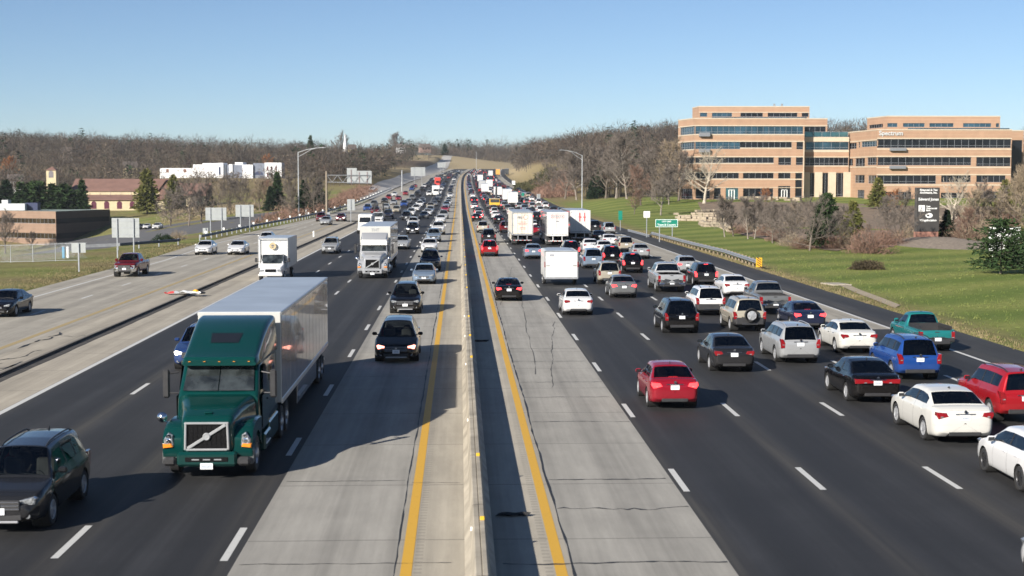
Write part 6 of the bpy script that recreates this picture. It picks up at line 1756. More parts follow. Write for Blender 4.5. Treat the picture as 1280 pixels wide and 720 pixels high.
class Facade:
    """wall between two plan points; openings are (s0,s1,z0,z1) in metres along it"""
    def __init__(s, root, a, b, z0, z1, wall, depth=.28):
        s.root, s.a, s.b, s.z0, s.z1, s.wall, s.dep = root, Vector((a[0], a[1], 0)), Vector((b[0], b[1], 0)), z0, z1, wall, depth
        s.d = (s.b - s.a); s.L = s.d.length; s.d.normalize(); s.n = Vector((s.d.y, -s.d.x, 0)); s.op = []; s.trim = []
        s.o = Vector(root.location)
    def P(s, u, z, off=0.0): 
        p = s.a + s.d * u + s.n * off; return (p.x - s.o.x, p.y - s.o.y, z - s.o.z)
    def open(s, u0, u1, z0, z1, pane='pane', step=1.45, sill=True, rail=.22, name='window', split=None): s.op.append((u0, u1, z0, z1, pane, step, rail, name, split)); return s
    def bar(s, mb, u0, u1, z0, z1, o0, o1):
        q = [s.P(u0, z0, o0), s.P(u1, z0, o0), s.P(u1, z1, o0), s.P(u0, z1, o0), s.P(u0, z0, o1), s.P(u1, z0, o1), s.P(u1, z1, o1), s.P(u0, z1, o1)]
        mb.add(q, [(4, 5, 6, 7), (0, 1, 5, 4), (1, 2, 6, 5), (2, 3, 7, 6), (3, 0, 4, 7)])
    def build(s, cap=True):
        us = sorted(set([0, s.L] + [u for o in s.op for u in o[:2]])); zs = sorted(set([s.z0, s.z1] + [z for o in s.op for z in o[2:4]]))
        mb = MB()
        for i in range(len(us) - 1):
            for j in range(len(zs) - 1):
                um, zm = (us[i] + us[i + 1]) / 2, (zs[j] + zs[j + 1]) / 2
                if any(o[0] < um < o[1] and o[2] < zm < o[3] for o in s.op): continue
                mb.quad(s.P(us[i], zs[j]), s.P(us[i + 1], zs[j]), s.P(us[i + 1], zs[j + 1]), s.P(us[i], zs[j + 1]))
        for o in s.op:
            u0, u1, z0, z1 = o[:4]; d = -s.dep
            mb.quad(s.P(u0, z0), s.P(u0, z0, d), s.P(u1, z0, d), s.P(u1, z0)); mb.quad(s.P(u0, z1), s.P(u1, z1), s.P(u1, z1, d), s.P(u0, z1, d))
            mb.quad(s.P(u0, z0), s.P(u0, z1), s.P(u0, z1, d), s.P(u0, z0, d)); mb.quad(s.P(u1, z0), s.P(u1, z0, d), s.P(u1, z1, d), s.P(u1, z1))
        wl = mb.build('wall', s.wall, s.root)
        tr = MB()
        for (z0, z1) in s.trim: s.bar(tr, 0, s.L, z0, z1, -.02, .06)
        if cap: s.bar(tr, -.03, s.L + .03, s.z1 - .22, s.z1 + .06, -.3, .09)
        if tr.f: tr.build('stone_band', M['stone'], wl)
        for (u0, u1, z0, z1, pane, step, rail, name, split) in s.op:
            fr = MB(); n = max(1, round((u1 - u0) / step))
            for k in range(n + 1):
                u = u0 + (u1 - u0) * k / n; s.bar(fr, max(u0, u - .036), min(u1, u + .036), z0, z1, -s.dep + .02, -s.dep + .13)
            for z in [z0, z1 - .08] + ([z0 + .55] if rail and z1 - z0 > 1.4 else []): s.bar(fr, u0, u1, z, z + .08, -s.dep + .02, -s.dep + .122)
            w = fr.build(name, M['mull'], s.root)
            g = MB().quad(s.P(u0, z0, -s.dep + .05), s.P(u1, z0, -s.dep + .05), s.P(u1, z1, -s.dep + .05), s.P(u0, z1, -s.dep + .05))
            g.build('pane', M[pane], w)
        return wl

def zpx(py, D): return at_depth(640, py, D)[1]
def xpx(px, D, py=200): return at_depth(px, py, D)[0]
# --- the brick office block on the right
DB, DE = 383, 366
ob = thing('office_building', 'large tan brick office block with dark ribbon windows and stepped penthouses', 'office building', (xpx(940, DB), DB, zpx(250, DB)))
zB = lambda y: zpx(y, DB); zE = lambda y: zpx(y, DE)
rowB = [(157.3, 167.3), (177, 186.2), (196.4, 204.0), (216, 223.3)]
sB = lambda px: xpx(px, DB) - xpx(868, DB)
# chamfered left end
fA = Facade(ob, (xpx(847.5, 396), 396), (xpx(868, DB), DB), zB(251), zB(147.3), M['brick'])
LA = fA.L
for (a, c), pn in zip(rowB, ('pane_sky', 'pane_sky', 'pane', 'pane')): fA.open(LA * .12, LA, zB(c), zB(a), pn); fA.trim += [(zB(a) , zB(a) + .28), (zB(c) - .28, zB(c))]
fA.open(LA * .2, LA * .9, zB(249), zB(236), 'pane'); fA.build()
fB = Facade(ob, (xpx(868, DB), DB), (xpx(1005, DB), DB), zB(251), zB(147.3), M['brick'])
fB.open(0, sB(1003.5), zB(167.3), zB(157.3), 'pane_sky').open(0, sB(925), zB(186.2), zB(177), 'pane_sky').open(sB(925), sB(989.5), zB(184.4), zB(177), 'pane', rail=0).open(sB(995.5), sB(1003.8), zB(186.5), zB(177), 'pane', 2.2)
fB.open(0, sB(967.3), zB(203.7), zB(196.4), 'pane', rail=0).open(sB(973), sB(989), zB(206.2), zB(196.4), 'pane').open(sB(995), sB(1003.8), zB(206.2), zB(196.4), 'pane', 2.2)
fB.open(0, sB(923.8), zB(223.3), zB(216), 'pane', rail=0).open(sB(929), sB(967.3), zB(223.3), zB(216), 'pane', rail=0).open(sB(973), sB(988.5), zB(223.4), zB(216), 'pane', rail=0).open(sB(994.5), sB(1003), zB(248.5), zB(216), 'pane', 2.2)
fB.open(sB(870), sB(887.5), zB(248.3), zB(236), 'pane').open(sB(893), sB(901.3), zB(249), zB(235), 'pane').open(sB(907.5), sB(923.3), zB(249.8), zB(235), 'pane_teal', 1.0).open(sB(929.3), sB(967), zB(248.8), zB(235.5), 'pane').open(sB(973), sB(988.5), zB(249.8), zB(232.5), 'pane', 1.0)
for a, c in ((157.3, 167.3), (177, 186.3), (196.4, 206.3), (216, 223.5)): fB.trim += [(zB(a), zB(a) + .28)]
fB.trim += [(zB(167.3) - .3, zB(167.3)), (zB(223.4) - .3, zB(223.4)), (zB(235), zB(234.3))]
wB = fB.build()
for a, c, z in ((925, 989.5, 184.4), (0, 967.3, 203.7)): 
    q = MB(); fB.bar(q, sB(a) if a else 0, sB(c), zB(z) - .26, zB(z), -.02, .06); q.build('stone_band', M['stone'], wB)
# white entrance doors
for px in (981, 915):
    q = MB()
    for k in (-1, 0, 1): fB.bar(q, sB(px + k * 3.4) - .10, sB(px + k * 3.4) + .10, zB(249.6), zB(237.5), -.18, -.06)
    fB.bar(q, sB(px - 3.4), sB(px + 3.4), zB(237.9), zB(237.2), -.18, -.06)
    q.build('door', M['signwhite'], ob)
# stone pilaster at the corner
q = MB(); fB.bar(q, sB(1004), sB(1005.2), zB(250), zB(176), -.3, .10); q.build('pilaster', M['stone'], ob)
# box bay on the left end
for y0, y1 in ((165.5, 170.5), (186, 190.5)):
    q = MB().box((xpx(880, DB) - ob.location.x, -.5, (zB(y0) + zB(y1)) / 2 - ob.location.z), (2.8, 1.0, zB(y0) - zB(y1)), 0, .05); q.build('balcony', M['mull'], ob)
# recessed upper right of the left wing
DR = 392; zR = lambda y: zpx(y, DR)
fR = Facade(ob, (xpx(1003, DR), DR), (xpx(1033.5, DR), DR), zR(250), zR(147.6), M['brick'])
fR.open(.4, fR.L - .4, zR(168), zR(157.5), 'pane').open(.4, fR.L - .4, zR(186), zR(177), 'pane'); fR.trim = [(zR(157.5), zR(157.5) + .28)]; fR.build()
# middle link with glass parapet
DC = 387; zC = lambda y: zpx(y, DC); sC = lambda px: xpx(px, DC) - xpx(1005, DC)
fC = Facade(ob, (xpx(1005, DC), DC), (xpx(1061, DC), DC), zC(251), zC(170.8), M['brick'])
fC.open(sC(1007), fC.L - .1, zC(187), zC(177), 'pane_sky', 2.4).open(sC(1006.5), fC.L - .1, zC(206.8), zC(196.8), 'pane', 1.25)
for a, c in ((1009.5, 1019.5), (1027, 1037), (1043, 1057)): fC.open(sC(a), sC(c), zC(246), zC(216), 'pane', 1.0)
fC.trim = [(zC(176.8), zC(171)), (zC(190), zC(187.2)), (zC(196.6), zC(195.4)), (zC(208.2), zC(207))]; fC.trim = [(min(a, b), max(a, b)) for a, b in fC.trim]
fC.build(False)
q = MB(); fC.bar(q, .1, fC.L - .3, zC(170.6), zC(164.6), -.3, -.22); q.build('glass_parapet', M['pane_teal'], ob)
q = MB()
for k in range(6): fC.bar(q, .1 + (fC.L - .4) * k / 5 - .05, .1 + (fC.L - .4) * k / 5 + .05, zC(170.6), zC(164.4), -.2, -.12)
fC.bar(q, .1, fC.L - .3, zC(164.6), zC(164.1), -.32, -.1); q.build('parapet_rail', M['mull'], ob)
q = MB()
for px in (1007.5, 1023, 1040, 1059): fC.bar(q, sC(px) - 1.0, sC(px) + 1.0, zC(248), zC(215), .05, .55)
q.build('column', M['stone'], ob)
# angled return and the right wing
rowE = [(173.3, 184.5), (196, 207.6), (219, 229.8)]
fD = Facade(ob, (xpx(1060, 389), 389), (xpx(1096, DE), DE), zE(252), zE(161.2), M['brick'])
fD.open(.3, fD.L * .30, zE(184), zE(176), 'pane', 2).open(fD.L * .36, fD.L * .42, zE(183), zE(175.5), 'pane', 2).open(fD.L * .47, fD.L, zE(182.5), zE(175), 'pane_sky', 2)
fD.open(.3, fD.L * .18, zE(206), zE(197), 'pane', 2).open(fD.L * .26, fD.L * .60, zE(207.5), zE(196.5), 'pane', 2.4).open(fD.L * .68, fD.L, zE(206), zE(196), 'pane', 2)
fD.open(fD.L * .26, fD.L * .60, zE(229), zE(218.5), 'pane', 2.4).open(fD.L * .72, fD.L, zE(229.5), zE(219), 'pane', 2.0).open(fD.L * .35, fD.L * .6, zE(250), zE(238), 'pane', 1.2)
fD.trim = [(zE(175), zE(173.6)), (zE(196), zE(194.8)), (zE(208.9), zE(207.6))]; fD.trim = [(min(a, b), max(a, b)) for a, b in fD.trim]; fD.build()
sE = lambda px: xpx(px, DE) - xpx(1096, DE)
fE = Facade(ob, (xpx(1096, DE), DE), (xpx(1264, DE), DE), zE(252), zE(161.2), M['brick'])
fE.open(0, sE(1263.3), zE(184.6), zE(173.3), 'pane', 1.75).open(0, sE(1214), zE(206.5), zE(196), 'pane', 1.75).open(sE(1220.5), sE(1263.3), zE(207.8), zE(196), 'pane', 1.75)
fE.open(0, sE(1170.5), zE(230), zE(219), 'pane', 1.75).open(sE(1177), sE(1214), zE(228), zE(219), 'pane', 1.5, rail=0).open(sE(1221), sE(1257.5), zE(228), zE(219), 'pane', 1.5, rail=0)
fE.open(sE(1177), sE(1211), zE(250.5), zE(241), 'pane', 1.5).open(sE(1217), sE(1252), zE(250.5), zE(239.5), 'pane', 1.5).open(sE(1100), sE(1140), zE(250.5), zE(240), 'pane', 1.5)
for a, c in rowE: fE.trim += [(zE(a), zE(a) + .28), (zE(c) - .45, zE(c) - .15)]
fE.build()
for y0, y1 in ((184.8, 188.3), (207, 211)):
    q = MB().box((xpx(1121.5, DE) - ob.location.x, DE - .45 - ob.location.y, (zE(y0) + zE(y1)) / 2 - ob.location.z), (4.0, .9, zE(y0) - zE(y1)), 0, .04); q.build('balcony', M['mull'], ob)
text_obj('lettering', 'Spectrum', 1.55, M['tr_grey3'], (xpx(1113, DE) - ob.location.x, DE - .16 - ob.location.y, zE(166.2) - ob.location.z), ob, 0, .06, .03)
fF = Facade(ob, (xpx(1262, 377), 377), (xpx(1279, 377), 377), zpx(252, 377), zpx(162.3, 377), M['brick'])
fF.open(.5, fF.L - .3, zpx(248, 377), zpx(174.5, 377), 'pane', 2.2); fF.build()
# penthouses
DP = 395; fP = Facade(ob, (xpx(873, DP), DP), (xpx(1011, DP), DP), zpx(158, DP), zpx(132.4, DP), M['brick']); sP = lambda px: xpx(px, DP) - xpx(873, DP)
for a, c in ((874.5, 883.5), (889.5, 914.5), (925, 953), (959, 996), (1001.5, 1010)): fP.open(sP(a), sP(c), zpx(145.6, DP), zpx(140.6, DP), 'pane_sky' if a < 920 else 'pane', 1.5, rail=0)
fP.trim = [(zpx(140.4, DP), zpx(139.5, DP))]; fP.build()
fP2 = Facade(ob, (xpx(865, 404), 404), (xpx(873, DP), DP), zpx(158, DP), zpx(132.4, DP), M['brick']); fP2.build()
DQ = 378; fQ = Facade(ob, (xpx(1083, 392), 392), (xpx(1108, DQ), DQ), zpx(166, DQ), zpx(144.2, DQ), M['brick']); fQ.open(fQ.L * .1, fQ.L * .8, zpx(158.3, DQ), zpx(153.5, DQ), 'pane', 1.6, rail=0); fQ.build()
fQ2 = Facade(ob, (xpx(1108, DQ), DQ), (xpx(1249, DQ), DQ), zpx(166, DQ), zpx(144.2, DQ), M['brick']); sQ = lambda px: xpx(px, DQ) - xpx(1108, DQ)
for a, c in ((1108.5, 1121), (1128, 1155), (1161, 1191), (1203, 1238), (1244, 1248)): fQ2.open(sQ(a), sQ(c), zpx(158.3, DQ), zpx(153.2, DQ), 'pane_sky', 1.5, rail=0)
fQ2.build()
q = MB(); fE.bar(q, sE(1136), sE(1263), zE(161), zE(159.3), -1.2, -1.1); q.build('roof_rail', M['pane_sky'], ob)
q = MB(); fB.bar(q, sB(891), sB(1010), zB(147), zB(145.4), -2.2, -2.1); q.build('roof_rail', M['pane_sky'], ob)
for px, y0, y1 in ((967, 130.2, 132.2), (976.5, 130.2, 132.2)): MB().box((xpx(px, 402) - ob.location.x, 402 - ob.location.y, zpx(131.0, 402) - ob.location.z), (.5, .5, .8), 0, .05).build('roof_vent', M['galv'], ob)
# cores behind the facades (roofs, side walls)
def core(pts, z0, z1, name='roof'):
    mb = MB(); n = len(pts); o = ob.location
    vs = [(x - o.x, y - o.y, z - o.z) for z in (z0, z1) for x, y in pts]
    mb.add(vs, [(i, (i + 1) % n, n + (i + 1) % n, n + i) for i in range(n)] + [tuple(n + i for i in range(n))]); mb.build(name, M['roof_grey'], ob)
g = .32
core([(xpx(847.5, 396) + g, 396 + g), (xpx(868, DB) + g, DB + g), (xpx(1005, DB) - .02, DB + g), (xpx(1005, DB) - .02, DB + 40), (xpx(853, DB + 40), DB + 40)], zB(251), zB(148.2))
core([(xpx(1003, DR), DR + g), (xpx(1033.4, DR), DR + g), (xpx(1033.4, DR), DR + 30), (xpx(1003, DR), DR + 30)], zB(251), zR(148.4))
core([(xpx(1005, DC), DC + g), (xpx(1061, DC), DC + g), (xpx(1061, DC), DC + 4.4), (xpx(1005, DC), DC + 4.4)], zB(251), zC(172))
core([(xpx(1060, 389) + g, 389 + g), (xpx(1096, DE) + g, DE + g), (xpx(1263.8, DE), DE + g), (xpx(1263.8, DE), DE + 40), (xpx(1066, DE + 40), DE + 40)], zE(252), zE(162))
core([(xpx(1262, 377), 377 + g), (xpx(1278.8, 377), 377 + g), (xpx(1278.8, 377), 415), (xpx(1262, 377), 415)], zE(252), zpx(163, 377))
core([(xpx(865, 404) + g, 404 + g), (xpx(873, DP) + g, DP + g), (xpx(1010.8, DP), DP + g), (xpx(1010.8, DP), DP + 22), (xpx(870, DP + 24), DP + 24)], zB(148), zpx(133.3, DP))
core([(xpx(1083, 392) + g, 392 + g), (xpx(1108, DQ) + g, DQ + g), (xpx(1248.8, DQ), DQ + g), (xpx(1248.8, DQ), DQ + 22), (xpx(1088, DQ + 24), DQ + 24)], zE(162), zpx(145, DQ))
# terrace walls of stacked limestone below the offices
M['rubble'] = plain('stacked_stone', (.30, .25, .185), .9, 0, .35, 1.2)
def stone_wall(p0, p1, label, h=.8, seed=1):
    r = random.Random(seed); (x0, y0), (x1, y1) = p0, p1; L = math.hypot(x1 - x0, y1 - y0); n = int(L / 1.1)
    root = thing('stone_wall', label, 'wall', (x0, y0, tz(x0, y0))); mb = MB()
    for k in range(n):
        u = (k + .5) / n; x, y = x0 + (x1 - x0) * u, y0 + (y1 - y0) * u
        for c in range(2):
            if r.random() < .15: continue
            mb.box((x - x0 + r.uniform(-.15, .15), y - y0 + r.uniform(-.15, .15), tz(x, y) - root.location.z + h * (.25 + .5 * c)), (r.uniform(.8, 1.4), r.uniform(.5, .8), h * .5), 0, .06, rz=math.atan2(y1 - y0, x1 - x0) + r.uniform(-.15, .15))
    mb.build('stones', M['rubble'], root)
for k, (a, b, lab) in enumerate((((870, 268), (905, 267), 'uppermost rough stone retaining wall below the office block'), ((841, 272), (900, 271), 'long middle stone retaining wall below the pale sycamore'), ((845, 276), (905, 278), 'lower stone retaining wall below the pale sycamore'), ((875, 281), (912, 291), 'lowest broken stone wall curving towards the bare trees'), ((925, 250), (1000, 252), 'pale stone step wall before the office entrance'))):
    stone_wall(tground(*a)[:2], tground(*b)[:2], lab, .9, k)

# --- brown three storey office on the left
M['brick_l'] = brick_mat('brown_brick', (.235, .158, .112), (.26, .18, .135), 1.2); M['brick_shade'] = brick_mat('shaded_brown_brick', (.085, .062, .048), (.10, .075, .06), 1.2); M['dark_wall'] = plain('dark_cladding', (.045, .042, .04), .7, 0, .15, .6)  # second, darker brick: the side wall's shade is painted into its colour
DL = 418; zL = lambda y: zpx(y, DL)
lo = thing('office_building', 'low brown brick office with its dark shaded side towards the road', 'office building', (xpx(70, DL, 280), DL, zL(322)))
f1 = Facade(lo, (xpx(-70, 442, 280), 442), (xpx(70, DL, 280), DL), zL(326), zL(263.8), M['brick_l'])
f1.open(0, f1.L - .2, zL(279.2), zL(273), 'pane_br', 1.5, rail=0).open(0, f1.L - .2, zL(298), zL(291.2), 'pane_br', 1.5, rail=0).open(f1.L * .72, f1.L * .98, zL(322), zL(309), 'pane', 3)
M['pane_br'] = pane_mat('bronze_pane', (.05, .038, .022), .3)
f1.build(False)
f2 = Facade(lo, (xpx(70, DL, 280), DL), (xpx(137.5, 446, 280), 446), zL(326), zL(263.8), M['brick_shade'])
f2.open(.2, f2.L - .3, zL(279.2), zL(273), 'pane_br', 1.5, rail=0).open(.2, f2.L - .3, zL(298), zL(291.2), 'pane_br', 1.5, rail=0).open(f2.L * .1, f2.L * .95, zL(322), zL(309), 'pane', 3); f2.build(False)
o = lo.location; pts = [(xpx(-70, 442, 280), 442), (xpx(70, DL, 280), DL), (xpx(137.5, 446, 280), 446), (xpx(137.5, 446, 280) - 34, 470), (xpx(-70, 442, 280), 490)]
q = MB(); q.add([(x - o.x, y - o.y, zL(264.2) - o.z) for x, y in pts], [tuple(range(5))]); q.build('roof', plain('green_grey_roof', (.20, .25, .23), .85, 0, .12, .3), lo)
c_ = (pts[0][0] + .0, 0)
q = MB(); gg = [(x - o.x + (.0), y - o.y + .35) for x, y in pts]; q.add([(x, y, zz - o.z) for zz in (zL(326), zL(264.6)) for x, y in gg], [(i, (i + 1) % 5, 5 + (i + 1) % 5, 5 + i) for i in range(5)]); q.build('core', M['under'], lo)
for x0, x1, y0, y1, D, mt, nm in ((-6, 31, 254.5, 263, 432, 'tr_grey3', 'roof_plant'), (31.5, 47, 253.5, 262.5, 434, 'ink_navy', 'roof_plant'), (2, 10, 250, 255, 436, 'tr_grey3', 'roof_plant')):
    if 'ink_navy' not in M: M['ink_navy'] = plain('navy_metal', (.03, .04, .09), .5, .2, .1, 1)
    a, b = P3(x0, y1, D), P3(x1, y0, D); h = b.z - zL(264)
    MB().box(((a.x + b.x) / 2 - o.x, D + 1.5 - o.y, zL(264) + h / 2 - o.z), (b.x - a.x, 3, h), 0, .05).build(nm, M[mt], lo)

# --- church
M['cream'] = plain('cream_stone', (.50, .43, .28), .9, 0, .10, .6); M['tile'] = plain('red_brown_tile', (.175, .10, .080), .85, 0, .15, .4); M['purple'] = plain('arched_glass', (.10, .03, .05), .3, 0, .2, 2)
DCh = 490; zh = lambda y: zpx(y, DCh); xh = lambda px: xpx(px, DCh, 240)
chh = thing('church', 'cream church with a red brown roof, arched windows and a square bell tower', 'church', (xh(150), DCh, zh(264)))
o = chh.location
def cb(x0, x1, y0, y1, d0, d1, mat, nm, par=chh):
    return MB().box(((xh(x0) + xh(x1)) / 2 - o.x, (d0 + d1) / 2, (zh(y0) + zh(y1)) / 2 - o.z), (xh(x1) - xh(x0), d1 - d0, zh(y0) - zh(y1)), 0).build(nm, mat, par)
def cslope(x0, x1, ya, yb, da, db, mat, nm):   # roof plane rising from depth da to db
    MB().add([(xh(x0) - o.x, da, zh(ya) - o.z), (xh(x1) - o.x, da, zh(ya) - o.z), (xh(x1) - o.x, db, zh(yb) - o.z), (xh(x0) - o.x, db, zh(yb) - o.z), (xh(x0) - o.x, da, zh(ya) - o.z - .3), (xh(x1) - o.x, da, zh(ya) - o.z - .3)], [(0, 1, 2, 3), (4, 5, 1, 0)]).build(nm, mat, chh)
w1 = cb(85, 206, 248.6, 264, 0, 4, M['cream'], 'wall'); cb(86, 205, 237.5, 264, 4, 18, M['cream'], 'wall')
cslope(84, 207, 248.8, 243.2, -.6, 4.1, M['tile'], 'roof'); cslope(84, 208, 238, 223.5, 3.6, 11, M['tile'], 'roof'); cslope(84, 208, 223.5, 238, 11, 18.4, M['tile'], 'roof')
for px in (117, 133, 149, 165, 180): 
    q = MB(); pts = [(xh(px - 3) - o.x, zh(260.6) - o.z), (xh(px + 3) - o.x, zh(260.6) - o.z)] + [((xh(px) - o.x) + .80 * math.cos(a * PI / 8), zh(254.2) - o.z + .80 * math.sin(a * PI / 8)) for a in range(9)]
    q.prism(pts, -.02, -.08); q.build('arched_window', M['purple'], w1, recalc=True)
q = MB()
for k in range(9): q.box((xh(95 + 13 * k) - o.x, 3.95, zh(240.6) - o.z), (.25, .14, zh(238) - zh(243)), 0)
q.build('pilaster', M['stone'], chh)
# cross gable on the right
q = MB().add([(xh(196) - o.x, 1, zh(239) - o.z), (xh(216) - o.x, 1, zh(239) - o.z), (xh(207) - o.x, 1, zh(225) - o.z), (xh(196) - o.x, 14, zh(239) - o.z), (xh(216) - o.x, 14, zh(239) - o.z), (xh(207) - o.x, 14, zh(225) - o.z)], [(0, 2, 5, 3), (1, 4, 5, 2)]); q.build('gable_roof', M['tile'], chh)
q = MB().add([(xh(198) - o.x, 1.6, zh(262) - o.z), (xh(214) - o.x, 1.6, zh(262) - o.z), (xh(214) - o.x, 1.6, zh(239) - o.z), (xh(207) - o.x, 1.6, zh(226.5) - o.z), (xh(198) - o.x, 1.6, zh(239) - o.z)], [(0, 1, 2, 3, 4)]); q.build('gable_wall', M['tile'], chh)
cb(214, 255, 243, 258, 6, 16, M['cream'], 'wall'); cslope(212, 257, 243.5, 229, 5, 12, M['tile'], 'roof')
# tower
tw = cb(62.5, 74.5, 213, 264, -4, -.8, M['cream'], 'tower')
q = MB(); cx = (xh(62.5) + xh(74.5)) / 2 - o.x; hw = (xh(74.5) - xh(62.5)) / 2 + .25
q.add([(cx - hw, -4.25, zh(213) - o.z), (cx + hw, -4.25, zh(213) - o.z), (cx + hw, -.55, zh(213) - o.z), (cx - hw, -.55, zh(213) - o.z), (cx, -2.4, zh(208.3) - o.z)], [(0, 1, 4), (1, 2, 4), (2, 3, 4), (3, 0, 4)]); q.build('tower_roof', M['tile'], tw)
pts = [(cx - .75, zh(222) - o.z), (cx + .75, zh(222) - o.z)] + [(cx + .75 * math.cos(a * PI / 8), zh(216.4) - o.z + .75 * math.sin(a * PI / 8)) for a in range(9)]
q = MB().prism(pts, -4.0, -4.06); q.build('louvre', plain('grey_louvre', (.16, .15, .16), .7, 0, .2, 4), tw, recalc=True)

# --- long white building on the ridge
DW = 690; zw = lambda y: zpx(y, DW); xw = lambda px: xpx(px, DW, 215)
wbk = thing('white_building', 'long white modern building with grey glass on the wooded ridge', 'building', (xw(270), DW, zw(224))); o = wbk.location
M['wwhite'] = plain('white_render', (.78, .79, .80), .6, 0, .04, .3); M['wgrey'] = plain('grey_glass_wall', (.20, .22, .27), .3, .2, .15, .3)
def wb_(x0, x1, y0, y1, d0, mat, nm='wall', par=None):
    return MB().box(((xw(x0) + xw(x1)) / 2 - o.x, d0 + 6, (zw(y0) + zw(y1)) / 2 - o.z), (xw(x1) - xw(x0), 12, zw(y0) - zw(y1)), 0, .1).build(nm, M[mat], par or wbk)
a = wb_(199, 250, 210.3, 224, 1.5, 'wwhite'); wb_(241, 282, 205.8, 224, .8, 'wwhite'); wb_(252, 272, 204, 208, 3, 'wwhite', 'roof_box'); wb_(273, 279.5, 203.7, 224, -.5, 'wwhite'); wb_(279.5, 303, 206.2, 224, 1.2, 'wgrey', 'glass_wall'); wb_(286, 290.5, 205.5, 216, .6, 'wwhite'); wb_(293, 303, 203, 214, 2, 'wwhite', 'roof_box'); wb_(302.8, 316, 206, 224, .4, 'wwhite'); wb_(316, 331, 204, 224, 1.6, 'wgrey', 'glass_wall'); b_ = wb_(331, 352, 203.5, 224, .2, 'wwhite')
for px in (334.5, 339.5, 345):
    for y0, y1 in ((208, 213), (216.3, 221)): MB().box((xw(px) - o.x, .18, (zw(y0) + zw(y1)) / 2 - o.z), (.75, .12, zw(y0) - zw(y1)), 0).build('window', M['purple'], b_)
for px, par in ((208.5, a), (230.5, a)): MB().box((xw(px) - o.x, 1.46, zw(213.5) - o.z), (1.3, .12, 1.6), 0).build('window', M['tile'], par)
MB().box((xw(274.8) - o.x, -.52, zw(213.5) - o.z), (.9, .1, 3.6), 0).build('window', M['ink_navy'], wbk)
q = MB(); pts = [(xw(323) - o.x + 2.0 * math.cos(t * PI / 10), zw(218.5) - o.z + 1.6 * math.sin(t * PI / 10)) for t in range(11)]; q.prism(pts, 1.58, 1.50); q.build('arch_emblem', M['ink_navy'], wbk, recalc=True)

# --- houses and the white steeple among the hill trees
M['hroof'] = plain('house_roof', (.12, .10, .09), .9, 0, .15, 1); M['hwall'] = plain('house_wall', (.55, .50, .44), .8, 0, .1, 1); M['hpink'] = plain('house_brick', (.27, .19, .165), .85, 0, .1, 1)
def house(px, py, D, w, h, wall, label, rz=.3):
    x, z = at_depth(px, py, D); root = thing('house', label, 'house', (x, D, z), rz)
    MB().box((0, 0, h / 2 - 1), (w, 8, h + 2), 0).build('wall', wall, root)
    MB().add([(-w / 2 - .4, -4.4, h), (w / 2 + .4, -4.4, h), (w / 2 + .4, 4.4, h), (-w / 2 - .4, 4.4, h), (-w / 2 - .4, 0, h + 3), (w / 2 + .4, 0, h + 3)], [(0, 1, 5, 4), (2, 3, 4, 5), (0, 4, 3), (1, 2, 5)]).build('roof', M['hroof'], root)
    for k in (-.28, .0, .28): MB().box((k * w, -4.03, h * .55), (1.1, .1, 1.5), 0).build('window', M['pane'], root)
for a in ((84, 198, 850, 5, 3.5, M['hwall'], 'pale house half hidden among the trees above the church tower'), (187, 201, 900, 3.5, 4.5, M['wwhite'], 'small white house on the left ridge'), (163, 219, 720, 6, 3.5, M['cream'], 'cream house in the woods behind the church roof'), (440, 192, 900, 4, 2.5, M['cream'], 'small cream house beside the white steeple'), (531, 188, 1300, 9, 2.6, M['hpink'], 'pink brick house on the skyline left of the road'), (501, 189, 1250, 6, 3, M['wwhite'], 'pale house among trees on the skyline'), (20, 237, 640, 6, 3.5, M['wwhite'], 'white house behind the evergreens at the left edge')):
    house(*a)
x, z = at_depth(431.3, 189, 900); st = thing('church_steeple', 'slender white church steeple above the wooded hill', 'steeple', (x, 900, z))
MB().box((0, 0, -3), (2.6, 2.6, 8), 0).build('tower', M['wwhite'], st); MB().lathe([(1.3, 1.0), (.05, 10.8)], 'Z', 8).build('spire', M['wwhite'], st)
# parked cars in the lot below
for k, (px, c) in enumerate(((176, 'black'), (184, 'white'), (197, 'white'))):
    x, y, z = tground(px, 287); o = bpy.data.objects.new('sedan', lo_mesh('sedan')); COL.objects.link(o); o.location = (x, y, z + .05); o.rotation_euler = (0, 0, PI); o.color = (*PAINT[c], 1)
    tag(o, ('black parked car left of the white ones in the car park', 'white parked car in the middle of the car park row', 'white parked car at the right end of the car park row')[k], 'sedan', 'parked cars below the road')
for px, py, lab, lot in ((150, 300, 'asphalt car park', 1),):
    vs = []; nu, nv = 14, 10
    for i in range(nu + 1):
        for j in range(nv + 1):
            X, Y = -108 + 66 * i / nu - 8 * (j / nv), 250 + 175 * j / nv; vs.append((X + (j / nv) * 6, Y, tz(X + (j / nv) * 6, Y) + .10))
    mb = MB().add(vs, [(i * (nv + 1) + j, (i + 1) * (nv + 1) + j, (i + 1) * (nv + 1) + j + 1, i * (nv + 1) + j + 1) for i in range(nu) for j in range(nv)])
    tag(mb.build('car_park', plain('lot_asphalt', (.085, .085, .088), .9, 0, .15, .4)), 'asphalt car park beside the brown office', 'car park', None, 'structure')
